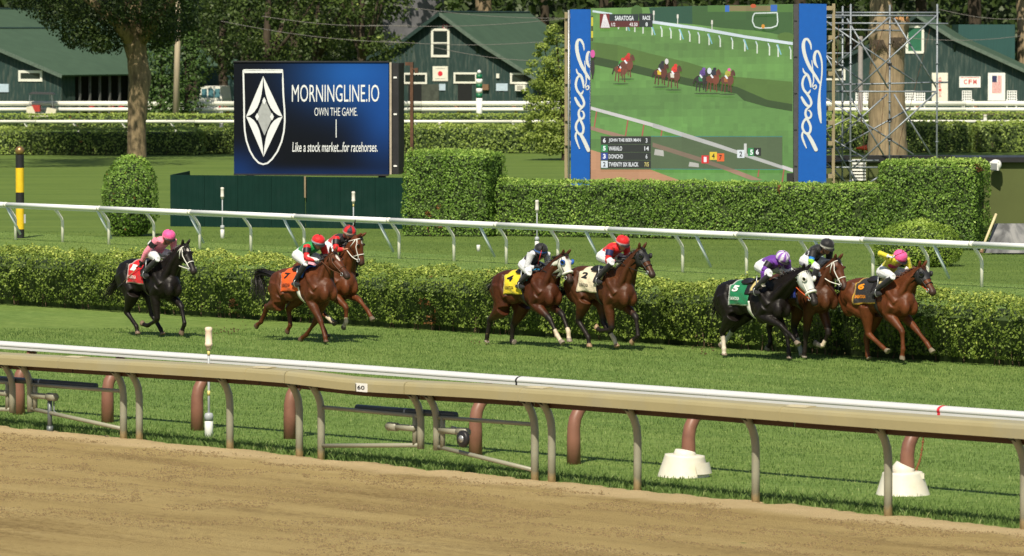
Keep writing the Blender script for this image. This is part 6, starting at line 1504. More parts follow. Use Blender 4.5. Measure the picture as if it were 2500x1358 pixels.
    m = MB(); q = np.random.default_rng(int(key) + 40)
    for i in range(110):
        t = q.uniform(0.12, 1.0); pq = (1 - t) ** 2 * b0 + 2 * t * (1 - t) * mid + t * t * b1; d_ = unit(2 * (1 - t) * (mid - b0) + 2 * t * (b1 - mid)); sd = unit(np.cross(V3(0, 0, 1), d_)); up_ = unit(np.cross(d_, sd))
        r0 = cast(pq, up_ + sd * q.normal(0, 0.12), -0.01, 0.5); l = q.uniform(0.09, 0.2); dirs = unit(up_ * 0.55 - d_ * q.uniform(0.3, 1.0) + sd * q.normal(0.0, 0.5)); e1 = r0 + dirs * l * 0.6; e2 = r0 + dirs * l - up_ * 0.05
        w_ = sd * 0.012 + d_ * 0.008; m.add([r0 - w_, r0 + w_, e1 + w_ * .8, e1 - w_ * .8, e2], [(0, 1, 2, 3), (3, 2, 4)])
    for i in range(14):
        r0 = hpt(q.uniform(-0.02, 0.06), q.normal(0, .025), .085); e2 = r0 + hax * q.uniform(.08, .14) + hup * q.uniform(0.0, .03) + side * q.normal(0, .03); m.add([r0 - side * .01, r0 + side * .01, e2], [(0, 1, 2)])
    tag(mbw(m).build('mane', hm, o), kind='stuff')
    # saddle cloth
    tc = T((0, 0, 1.10))
    def shell(x0, x1, a0, a1, nx_, na, off, lowx=0.0):
        P = []
        for i in range(nx_ + 1):
            x = x0 + (x1 - x0) * i / nx_
            for j in range(na + 1):
                a = a0 + (a1 - a0) * j / na; xx = x + lowx * abs(math.sin(a)) ** 2
                cen = T((xx, 0, 1.14)); d_ = unit(T((xx, math.sin(a), 1.14 + math.cos(a))) - cen); P.append(cast(cen, d_, off + 0.007 * math.sin(23 * x + 9 * a) * abs(math.sin(a)), 0.7))
        fs = [(i * (na + 1) + j, i * (na + 1) + j + 1, (i + 1) * (na + 1) + j + 1, (i + 1) * (na + 1) + j) for i in range(nx_) for j in range(na)]
        return P, fs
    def sheet(P, fs, th, mat, name, cols=None, parent=None, smooth=True):
        m = MB(); m.add(P, fs); mbw(m); ob = m.build(name, mat, parent or o, smooth)
        if cols is not None: set_col(ob.data, np.array(cols, np.float32))
        so = ob.modifiers.new('th', 'SOLIDIFY'); so.thickness = th; so.offset = 0
        return ob
    cx0, cx1 = -0.36, 0.16; A1 = R(111); nx_, na = 14, 44
    P, fs = shell(cx0, cx1, -A1, A1, nx_, na, 0.018, -0.02)
    cols = []
    for i in range(nx_ + 1):
        for j in range(na + 1):
            edge = (i <= 0) or j <= 0 or j >= na
            cols.append(c['trim'] if edge else c['cloth'])
    clo = sheet(P, fs, 0.006, CLOTH, 'saddle_cloth', cols)
    def on_cloth(u, vdeg, off): # u metres along body, v degrees down the right side
        cen = T((u, 0, 1.14)); a = -R(vdeg); d_ = unit(T((u, math.sin(a), 1.14 + math.cos(a))) - cen); return cast(cen, d_, off, 0.7)
    def cloth_text(s, u0, u1, v0, v1, col, name, off=0.03):
        q_, f_ = number_text(s, off); m = MB(); m.add([on_cloth(u0 + (u1 - u0) * a, v1 + (v0 - v1) * b_, 0.030) for a, b_ in q_], f_); mbw(m).build(name, pm('print_%d_%d_%d' % tuple(int(x * 99) for x in col), col, 0.5), clo)
    cloth_text(c['num'], -0.31, -0.17, 40, 64, c['ink'], 'number', 0.05)
    cloth_text('SARATOGA', -0.33, -0.08, 82, 93, c['ink'], 'cloth_lettering', 0.02)
    # girth, pad, saddle
    P, fs = shell(0.10, 0.18, R(95), R(265), 2, 30, 0.012); sheet(P, fs, 0.008, c.get('girth', LEATH), 'girth')
    P, fs = shell(0.145, 0.235, -R(62), R(62), 4, 20, 0.030, 0.03); sheet(P, fs, 0.025, c.get('pad', CREAM), 'saddle_pad')
    P, fs = shell(-0.16, 0.12, -R(34), R(34), 10, 14, 0.045)
    P = [p + V3(0, 0, 0.03 * (abs((p[0] + 0.02)) / 0.14) ** 2) for p in P]; sheet(P, fs, 0.035, LEATH, 'saddle')
    for s in (-1, 1):
        P, fs = shell(0.0, 0.12, s * R(30), s * R(72), 4, 8, 0.034, 0.05); sheet(P, fs, 0.008, LEATH, 'saddle_flap')
    # bridle
    br = c.get('bridle', LEATH); rad = c.get('bw', 0.010)
    m = MB(); rg = head_ring(0.64, 0.008, 0.01); m.tube(rg, rad, 6); rg = head_ring(0.09, 0.010, 0.01); m.tube(rg, rad, 6)
    for s in (-1, 1):
        ln = [cast(hpt(f, 0, u_), side * s + hup * 0.05, 0.008, 0.3) for f, u_ in ((0.08, .02), (.2, .015), (.35, -.02), (.5, -.03), (.66, -.03), (.80, -.035))]; m.tube(ln, rad, 6)
        ln = [cast(hpt(f, 0, u_), side * s + hup * 0.0, 0.008, 0.3) for f, u_ in ((0.09, .0), (.2, -.07), (.3, -.15))]; m.tube(ln, rad, 6)
    mbw(m).build('bridle', br, o, True)
    bits = []
    for s in (-1, 1):
        bq_ = cast(hpt(0.82, 0, -.04), side * s, 0.014, 0.3); bits.append(bq_); m = MB(); m.tube([bq_ + (hax * math.cos(a) + hup * math.sin(a)) * .032 for a in np.linspace(0, 6.283, 13)], .007, 6); mbw(m).build('bit_ring', M_STEEL, o, True)
    # hood
    if c.get('hood'):
        hmat, cup, f1 = c['hood']; nf, na = 12, 26; P = []
        for i in range(nf + 1):
            f = 0.10 + (f1 - 0.10) * i / nf
            for j in range(na): a = 2 * math.pi * j / na; P.append(cast(hpt(f, 0, -0.03), side * math.cos(a) + hup * math.sin(a), 0.009, 0.32))
        fs = []
        for i in range(nf):
            for j in range(na): j2 = (j + 1) % na; fs.append((i * na + j, i * na + j2, (i + 1) * na + j2, (i + 1) * na + j))
        m = MB(); m.add(P, fs); hd_ = mbw(m).build('hood', hmat, o, True)
        for s in (-1, 1):
            e = cast(hpt(0.31, 0, .04), side * s + hup * 0.12, 0.012, 0.3); ax_ = unit(side * s + hup * 0.15 + hax * (0.35))
            m = MB(); m.lathe(e, [(0.050, -0.02), (0.052, 0.004), (0.047, 0.016), (0.040, 0.019), (0.033, 0.008)], 14, ax_); mbw(m).build('eye_cup', cup, hd_, True)
            m = MB(); m.lathe(e, [(0.036, 0.008), (0.030, 0.013), (0.004, 0.016)], 12, ax_); mbw(m).build('eye_hole', EYE, hd_, True)
        if c.get('hood_text'):
            qv, f_ = number_text(c['hood_text'], 0.03); m = MB()
            m.add([cast(hpt(0.20 - 0.085 * b_ + 0.0, 0, 0) , hup + side * (0.9 - 1.5 * a) * -0.62, 0.016, 0.3) for a, b_ in qv], f_); mbw(m).build('hood_letters', pm('maroon_print', (0.22, 0.03, 0.04), 0.6), hd_)
        if c.get('noseroll'):
            m = MB(); m.tube(head_ring(0.66, 0.014, 0.02), 0.027, 8); mbw(m).build('nose_roll', WHT, o, True)
    return dict(F=F, T=T, o=o, W=W, cast=cast, bits=bits, poll=poll, b0=b0, b1=b1, mid=mid, side=side, withers=T((0.30, 0, 1.475)), rein=c.get('rein', br))

SKIN = {'a': (0.42, 0.20, 0.12), 'b': (0.22, 0.10, 0.055)}
def build_jockey(H, j):
    F = H['F']; T = H['T']; loc = F.loc
    head = loc(j['cap'], j.get('hy', 0.0)); fwd0 = unit(V3(1, j.get('yaw', -0.12), j.get('nod', -0.55))); 
    sd = unit(np.cross(V3(0, 0, 1), fwd0)); up = unit(np.cross(fwd0, sd)); up = up if up[2] > 0 else -up
    hc = head - up * 0.045 + fwd0 * 0.0
    shR = loc(j['shR'], -0.19); hipc = loc(j['hip'], -0.10); hipc = V3(hipc[0], 0, hipc[2])
    chest = V3(shR[0], 0, shR[2] - 0.03); shR = V3(shR[0], -0.175, shR[2] - 0.01); shL = V3(chest[0] + j.get('tw', 0.03), 0.175, shR[2] - 0.01)
    dl = chest - hipc; chest_c = hipc + unit(dl) * min(max(np.linalg.norm(dl), 0.40), 0.52); shift = chest_c - chest; shR = shR + shift * 0.7; shL = shL + shift * 0.7; chest = chest_c
    kneeR = loc(j['kneeR'], -0.30); footR = loc(j['footR'], -0.33)
    hipR = hipc + V3(0, -0.11, -0.02); hipL = hipc + V3(0, 0.11, -0.02)
    kneeR = clamp_len(hipR, kneeR, 0.32, 0.53); footR = clamp_len(kneeR, footR, 0.34, 0.50)
    kneeL = V3(kneeR[0] + 0.03, -kneeR[1], kneeR[2]); footL = V3(footR[0] + 0.03, -footR[1], footR[2])
    elR = loc(j['elR'], j.get('ely', -0.27)); elR = clamp_len(shR, elR, 0.24, 0.33); haR = loc(j['haR'], j.get('hay', -0.12)); haR = clamp_len(elR, haR, 0.20, 0.30)
    t = 0.42; crest = (1 - t) ** 2 * H['b0'] + 2 * t * (1 - t) * H['mid'] + t * t * H['b1']
    haL = crest + V3(-0.10, 0.10, 0.24) if 'haL' not in j else loc(j['haL'], 0.10)
    d_ = haL - shL; l = min(np.linalg.norm(d_), 0.53); haL = shL + unit(d_) * l; mid_ = (shL + haL) / 2; bend = math.sqrt(max(0.285 ** 2 - (l / 2) ** 2, 0.0)); elL = mid_ + unit(V3(-0.2, 0.6, -0.7)) * bend
    mb = MB(); seg = []     # (a, b, radius, colour)
    def limb(pts, rad, col):
        mb.tube(pts, rad, 10)
        for i in range(len(pts) - 1): seg.append((np.asarray(pts[i]), np.asarray(pts[i + 1]), (rad[i] + rad[i + 1]) / 2, col))
    # trunk
    ax = unit(chest - hipc); bu_ = unit(np.cross(ax, V3(0, 1, 0))); bu_ = bu_ if bu_[2] > 0 else -bu_
    tl = np.linalg.norm(chest - hipc)
    stn = [(-0.14, .10, .09), (-0.05, .155, .115), (0.12, .150, .115), (0.35, .140, .110), (0.62, .160, .120), (0.85, .170, .115), (1.0, .150, .095), (1.10, .09, .07)]
    mb.loft([ell_ring(hipc + ax * tl * f + bu_ * (0.03 * math.sin(math.pi * min(max(f, 0), 1))), V3(0, 1, 0), bu_, w_, h_, h_, 14) for f, w_, h_ in stn])
    for f0, f1, cc in ((-0.2, 0.22, j['pants']), (0.22, 1.1, j['shirt'])): seg.append((hipc + ax * tl * f0, hipc + ax * tl * f1, 0.13, cc))
    nb = chest + ax * 0.05 + V3(0, 0, 0.03); limb([nb, (nb + hc) / 2, hc - up * 0.05], [.065, .055, .055], j['skin'])
    # head
    AX = np.stack([fwd0, sd, up]); mb.ball(hc, (.100, .078, .118), 14, 10, ax=AX); mb.ball(hc + fwd0 * .055 - up * .075, (.045, .045, .04), 10, 7, ax=AX); mb.ball(hc + fwd0 * .105 - up * .025, (.022, .016, .026), 8, 6, ax=AX)
    mb.ball(hc + fwd0 * .088 - up * .062, (.016, .026, .010), 8, 6, ax=AX)
    for s in (-1, 1): mb.ball(hc + sd * s * .078 - up * .02, (.022, .012, .032), 8, 6, ax=AX); mb.ball(hc + fwd0 * .07 + sd * s * .03 - up * .03, (.02, .02, .02), 6, 5)
    seg.append((hc - up * 0.08, hc + up * 0.05, .12, j['skin']))
    # arms
    for sh, el, ha, s in ((shR, elR, haR, -1), (shL, elL, haL, 1)):
        limb([sh, sh + (el - sh) * .35, sh + (el - sh) * .8, el], [.078, .066, .056, .052], j['sleeve'])
        wr_ = el + (ha - el) * 0.80; limb([el, el + (ha - el) * .3, wr_], [.052, .050, .036], j.get('fore', j['sleeve']))
        hdv = unit(ha - el); tmp = unit(np.cross(hdv, V3(0, s * 1.0, 0.3))); tmp2 = np.cross(hdv, tmp)
        mb.ball(wr_ + hdv * .05, (.045, .034, .022), 10, 7, ax=np.stack([hdv, unit(tmp2), unit(tmp)])); seg.append((wr_, ha + hdv * .03, .05, j['glove']))
        for q in range(4):
            b_ = wr_ + hdv * .085 + unit(tmp2) * (q - 1.5) * .018; ln = [.05, .056, .052, .042][q]
            mb.tube([b_, b_ + hdv * ln * .5 - tmp * .018 * -s, b_ + hdv * ln * .55 + tmp * s * .045, b_ + hdv * ln * .1 + tmp * s * .055], [.011, .010, .009, .008], 6)
        tb = wr_ + hdv * .035 + unit(tmp2) * .03; mb.tube([tb, tb + hdv * .03 + unit(tmp2) * .018, tb + hdv * .055 + tmp * s * .02], [.013, .011, .009], 6)
    # legs
    for hp, kn, ft, s in ((hipR, kneeR, footR, -1), (hipL, kneeL, footL, 1)):
        limb([hp, hp + (kn - hp) * .4, hp + (kn - hp) * .85, kn], [.112, .098, .070, .056], j['pants'])
        limb([kn, kn + (ft - kn) * .05], [.056, .055], j['pants']); limb([kn + (ft - kn) * .05, kn + (ft - kn) * .4, kn + (ft - kn) * .9, ft], [.054, .060, .044, .042], j['boot'])
        limb([ft + V3(-.07, 0, -.045), ft + V3(.02, 0, -.045), ft + V3(.10, -.01 * s, -.055), ft + V3(.155, 0, -.055)], [.034, .042, .042, .024], j['boot'])
    me = remesh(mb, 0.0105, 3); v = mesh_np(me)
    best = np.full(len(v), 1e9); col = np.zeros((len(v), 3))
    for a, b_, r_, cc in seg:
        d2, t2 = seg_dist(v, a, b_); q = d2 / r_; k = q < best; best[k] = q[k]; col[k] = cc
    # printed details on the silks
    for (kind, p, rad_, cc) in j.get('marks', []):
        d2, _ = seg_dist(v, np.asarray(p(shR, elR, chest, hipc, haR)[0]), np.asarray(p(shR, elR, chest, hipc, haR)[1])); col[d2 < rad_] = cc
    if j.get('yoke') is not None:
        yk, lim = j['yoke']; tt = ((v - hipc) @ ax) / tl; k = (best < 3) & (np.abs(v[:, 1]) < 0.2) & (tt > lim) & (np.linalg.norm(v - hc, axis=1) > 0.13) & np.all(np.isclose(col, j['shirt']), 1); col[k] = yk
    set_col(me, col.astype(np.float32)); me.materials.append(CLOTH); me.polygons.foreach_set('use_smooth', [True] * len(me.polygons))
    bvh = bvh_of(me)
    org = F.world([hipc])[0]; o = thing('person', org, j['label'], 'person', 'jockeys crouched on the racehorses')
    set_np(me, F.world(v) - ORG[o.name]); link_mesh('body', me, o)
    def mbw(m): m.v = [F.world(x) for x in m.v]; return m
    # helmet
    ha_ = unit(up * 1.0 - fwd0 * 0.12); xr = fwd0
    m = MB(); hcen = hc + up * 0.02; prof = [(.122, -.015), (.127, .0), (.126, .03), (.120, .062), (.103, .093), (.074, .116), (.04, .129), (.006, .133)]
    m.lathe(hcen, prof, 28, ha_, xref=xr, sx=1.06); hv = np.concatenate(m.v); mbw(m); hl = m.build('helmet', CLOTH, o, True)
    rel = hv - hcen; ang = np.arctan2(rel @ unit(np.cross(ha_, fwd0)), rel @ fwd0); hgt = rel @ ha_; cc = np.repeat(np.array(j['capc'])[None], len(hv), 0)
    if j.get('cap2') is not None:
        n_ = j['capn']; k = (np.floor((ang + math.pi + 0.2) / (2 * math.pi) * n_).astype(int) % 2) == 1; cc[k] = j['cap2']
    if j.get('band') is not None: cc[hgt < 0.022] = j['band']
    set_col(hl.data, cc.astype(np.float32))
    m = MB(); pk = [hcen + ha_ * (-.01) + (fwd0 * math.cos(a) * (.137 + .045 * math.cos(a)) + np.cross(ha_, fwd0) * math.sin(a) * .134) for a in np.linspace(-1.1, 1.1, 12)]; pk2 = [hcen + ha_ * (0.004) + (fwd0 * math.cos(a) * .125 + np.cross(ha_, fwd0) * math.sin(a) * .125) for a in np.linspace(-1.1, 1.1, 12)]
    vs_ = []; 
    for a_, b_ in zip(pk, pk2): vs_ += [a_, b_]
    m.add(vs_, [(2 * i, 2 * i + 1, 2 * i + 3, 2 * i + 2) for i in range(11)]); mbw(m).build('peak', j.get('peakm', LEATH), hl, True)
    m = MB(); m.ball(hcen + ha_ * .135, .013, 8, 6); mbw(m).build('button', j.get('peakm', LEATH), hl, True)
    m = MB(); m.tube([hc + sd * s_ * .085 + up * .02 if False else hc + (fwd0 * math.cos(a) * .108 + sd * math.sin(a) * .088) + up * 0.012 for a in np.linspace(-1.25, 1.25, 14)], .024, 8, flat=1.0); mbw(m).build('goggles', EYE if not j.get('gog') else j['gog'], o, True)
    m = MB(); m.tube([hc + sd * .086 + up * .0, hc + fwd0 * .03 - up * .11 + sd * .04, hc + fwd0 * .03 - up * .115 - sd * .04, hc - sd * .086], .007, 5); mbw(m).build('chin_strap', LEATH, o)
    # number on the right sleeve
    if j.get('num'):
        nb_, nc, bc = j['num']; a0 = shR + (elR - shR) * 0.42; axu = unit(elR - shR); out = unit(V3(-0.5, -1, 0.35)); wv = unit(np.cross(axu, out)); wv = wv if wv[0] > 0 else -wv; out = unit(np.cross(wv, axu)); out = out if out[1] < 0 else -out
        def oncast(p): 
            h = bvh.ray_cast(Vector(p + out * 0.25), Vector(-out), 0.4); return (np.array(h[0]) if h[0] is not None else p) + out * 0.006
        m = MB(); m.tube([a0 - axu * .052, a0 + axu * .052], [.076, .070], 14, caps=False); arm = mbw(m).build('arm_band', pm('band_%d_%d_%d' % tuple(int(x * 99) for x in bc), bc, 0.5), o, True)
        q_, f_ = number_text(nb_, 0.05); m = MB(); m.add([a0 + out * 0.082 + wv * (u_ - 0.5) * .075 - axu * (v_ - 0.5) * .092 for u_, v_ in q_], f_); mbw(m).build('arm_number', pm('num_%d_%d_%d' % tuple(int(x * 99) for x in nc), nc, 0.5), arm)
    # stirrups
    for ft in (footR, footL):
        m = MB(); cq = ft + V3(0.06, 0, -0.03); m.tube([cq + V3(0, math.cos(a) * .06, math.sin(a) * .075) for a in np.linspace(0.0, 2 * math.pi, 15)], .007, 6); m.tube([cq + V3(0, 0, .075), V3(cq[0] - 0.02, np.sign(cq[1]) * 0.29, cq[2] + 0.28)], .010, 5); mbw(m); m.build('stirrup', M_STEEL, H['o'], True)
    # reins from the bit to the hands
    for bq_, hh in zip(H['bits'], (haR if j.get('reinR', True) else haL, haL)):
        mdp = (bq_ + hh) / 2 + V3(0, 0, -0.04); 
        m = MB(); m.tube([np.asarray(p) for p in catmull([bq_, mdp, hh], 5)], .009, 6); mbw(m).build('rein', H['rein'], H['o'], True)
    # whip
    if j.get('whip'):
        (p0, y0), (p1, y1) = j['whip']['pts']; a = loc(p0, y0); b_ = loc(p1, y1); m = MB(); L_ = b_ - a
        hnd = haR if j['whip'].get('hand', 'R') == 'R' else haL
        a = hnd + unit(L_) * -0.06; b_ = a + L_ if np.linalg.norm(L_) > 0.3 else a + unit(L_) * 0.5
        wo = thing('riding_whip', F.world([a])[0], j['whip']['label'], 'whip', 'whips carried by the jockeys')
        for f0, f1, r0, mat, nm in ((0, .22, .012, LEATH, 'grip'), (.22, .8, .007, j['whip'].get('mat', LEATH), 'shaft'), (.8, 1, .015, LEATH, 'flap')):
            m = MB(); m.tube([a + L_ * f0, a + L_ * f1], [r0, r0 * .9], 6); mbw(m).build(nm, mat, wo, True)
    return o

CHEST = (0.088, 0.026, 0.009); CHEST2 = (0.106, 0.031, 0.010); BAY = (0.060, 0.017, 0.006); BAY2 = (0.070, 0.023, 0.008); BLACK = (0.008, 0.0058, 0.005)
PT = (0.014, 0.010, 0.009); SOCK = (0.60, 0.50, 0.38)
PW = (0.70, 0.71, 0.74); KB = (0.012, 0.012, 0.014)
HORSES = {
'1': dict(z=1, con=((450, 1240), -.10), croup=(380, 440), withers=(690, 460), poll=(925, 300), nose=(1045, 575), RH=[(335, 985), (450, 1150), (450, 1235)], LH=[(600, 1010), (690, 1165), (705, 1225)], RF=[(665, 1150), (545, 1130), (490, 1105)], LF=[(965, 985), (945, 1150), (895, 1215)], tail=[(255, 620), (205, 720), (150, 800), (110, 830)], coat=BLACK, star=(0.22, 0.06, 0.028), cloth=(0.55, 0.006, 0.012), trim=(0.70, 0.62, 0.60), ink=(0.75, 0.72, 0.7), num='1', bridle=WHT, bw=0.0095, label='near-black horse with white bridle and red saddle cloth, last at the left', hoof=(0.17, 0.12, 0.085)),
'7': dict(z=2, con=((845, 1285), -.12), croup=(360, 520), withers=(730, 500), poll=(905, 375), nose=(1075, 600), RH=[(255, 905), (195, 1055), (140, 1095)], LH=[(470, 920), (490, 1090), (450, 1155)], RF=[(790, 1040), (840, 1210), (845, 1285)], LF=[(735, 1060), (640, 1200), (580, 1255)], tail=[(230, 560), (170, 575), (185, 680), (180, 790), (170, 840)], tspread=0.12, coat=CHEST, star=(0.28, 0.13, 0.026), cloth=(0.72, 0.095, 0.005), trim=(0.72, 0.095, 0.005), ink=(0.02, 0.02, 0.02), num='7', bridle=LEATHB, pad=pm('pad_blue', (0.02, 0.10, 0.42), 0.6), girth=WHT, label='chestnut horse with orange saddle cloth galloping beside another chestnut', hoof=(0.10, 0.06, 0.04)),
'8': dict(z=2, con=((862, 1235), -.12), croup=(690, 430), withers=(950, 430), poll=(1165, 200), nose=(1215, 460), py=0.02, ny=0.06, RH=[(770, 990), (835, 1150), (862, 1225)], LH=[(800, 960), (890, 1030), (940, 1080)], RF=[(1055, 910), (1050, 1060), (1020, 1110)], LF=[(1270, 880), (1350, 1050), (1365, 1135)], tail=[(620, 480), (600, 560), (590, 640)], coat=CHEST2, star=(0.22, 0.06, 0.03), cloth=(0.8, 0.35, 0.42), trim=(0.8, 0.35, 0.42), ink=KB, num='8', bridle=WHT, bw=0.0095, socks={'LH': (0.35, SOCK), 'RF': (0.3, SOCK)}, label='chestnut horse with white bridle, half hidden by the orange-clothed one', hoof=(0.14, 0.11, 0.08)),
'4': dict(z=3, con=((372, 1208), .1), croup=(360, 460), withers=(640, 450), poll=(885, 300), nose=(965, 560), RH=[(150, 950), (120, 1120), (115, 1190)], LH=[(380, 1020), (370, 1130), (372, 1200)], RF=[(770, 960), (835, 1130), (880, 1195)], LF=[(920, 930), (955, 1120), (945, 1175)], tail=[(185, 600), (150, 640), (130, 670)], coat=BAY, points=PT, cloth=(0.72, 0.56, 0.02), trim=(0.72, 0.56, 0.02), ink=(0.02, 0.02, 0.02), num='4', bridle=LEATH, hood=(HOODW, pm('cup_blue', (0.02, 0.10, 0.40), 0.5), 0.60), hood_text='CFM', noseroll=True, pad=pm('pad_sky', (0.03, 0.30, 0.55), 0.6), socks={'RF': (0.35, SOCK), 'LF': (0.2, SOCK)}, label='bay horse in white blinker hood with yellow saddle cloth', hoof=(0.25, 0.21, 0.17)),
'2': dict(z=3, con=((1145, 1250), -.1), croup=(1120, 420), withers=(1400, 440), poll=(1655, 245), nose=(1795, 510), RH=[(1035, 960), (1140, 1130), (1145, 1240)], LH=[(1290, 980), (1400, 1150), (1425, 1230)], RF=[(1385, 1120), (1260, 1060), (1215, 1030)], LF=[(1690, 1000), (1640, 1140), (1550, 1190)], tail=[(930, 650), (860, 660), (800, 590)], coat=BAY2, points=PT, cloth=(0.66, 0.58, 0.42), trim=(0.66, 0.58, 0.42), ink=KB, num='2', bridle=LEATH, hood=(HOODK, HOODK, 0.50), socks={'LH': (0.3, SOCK)}, label='bay horse in black hood with cream saddle cloth, under the red jockey', hoof=(0.30, 0.20, 0.12)),
'5': dict(z=4, con=((825, 1288), .12), croup=(270, 500), withers=(600, 500), poll=(965, 395), nose=(1090, 730), RH=[(175, 1000), (190, 1170), (190, 1240)], LH=[(290, 960), (205, 1090), (150, 1130)], RF=[(870, 1000), (930, 1120), (950, 1180)], LF=[(820, 1050), (822, 1210), (825, 1280)], tail=[(165, 600), (140, 690), (105, 790), (100, 880)], coat=BLACK, cloth=(0.005, 0.17, 0.065), trim=(0.72, 0.74, 0.70), ink=(0.72, 0.74, 0.72), num='5', bridle=WHT, hood=(pm('hood_silver', (0.60, 0.62, 0.60), 0.5), WHT, 0.60), noseroll=True, rein=ORANGE, girth=WHT, socks={'RH': (0.75, (0.66, 0.58, 0.48)), 'LH': (0.75, (0.40, 0.40, 0.38))}, label='near-black horse in white hood with green saddle cloth', hoof=(0.20, 0.16, 0.12)),  # left hind wrap greyer than the right, its shade put into the colour
'3': dict(z=4, con=((945, 1262), .1), croup=(800, 440), withers=(1060, 425), poll=(1275, 300), nose=(1385, 580), RH=[(630, 950), (640, 1080), (615, 1150)], LH=[(870, 960), (935, 1170), (945, 1250)], RF=[(985, 1080), (975, 1200), (970, 1260)], LF=[(1240, 1120), (1150, 1140), (1075, 1115)], tail=[(700, 560), (690, 640), (680, 700)], coat=BAY2, points=PT, head=(0.085, 0.027, 0.010), cloth=(0.01, 0.03, 0.25), trim=(0.01, 0.03, 0.25), ink=PW, num='3', bridle=WHT, bw=0.0095, socks={'LF': (0.45, SOCK), 'LH': (0.5, (0.22, 0.25, 0.23))}, label='bay horse with white bridle, between the black horse and the leader', hoof=(0.2, 0.18, 0.14)),
'6': dict(z=5, con=((510, 1288), .1), croup=(410, 430), withers=(760, 420), poll=(1045, 315), nose=(1195, 580), RH=[(510, 1000), (660, 1140), (715, 1190)], LH=[(490, 1050), (500, 1200), (510, 1280)], RF=[(860, 970), (870, 1160), (855, 1265)], LF=[(1060, 1020), (1160, 1150), (1185, 1210)], tail=[(240, 610), (170, 620), (110, 660)], coat=CHEST2, head=(0.115, 0.032, 0.010), hair=HAIR_C, cloth=(0.014, 0.013, 0.014), trim=(0.72, 0.42, 0.03), ink=(0.72, 0.25, 0.01), num='6', bridle=LEATH, hood=(HOODK, HOODK, 0.50), rein=ORANGE, label='chestnut horse in black hood leading at the right', hoof=(0.20, 0.17, 0.12)),
}
PINK = (0.86, 0.26, 0.36); PINKC = (0.86, 0.10, 0.32); RED = (0.62, 0.012, 0.016); GRN = (0.008, 0.24, 0.055); PUR = (0.13, 0.03, 0.30); YLW = (0.58, 0.52, 0.03)
LAV = (0.50, 0.42, 0.62)
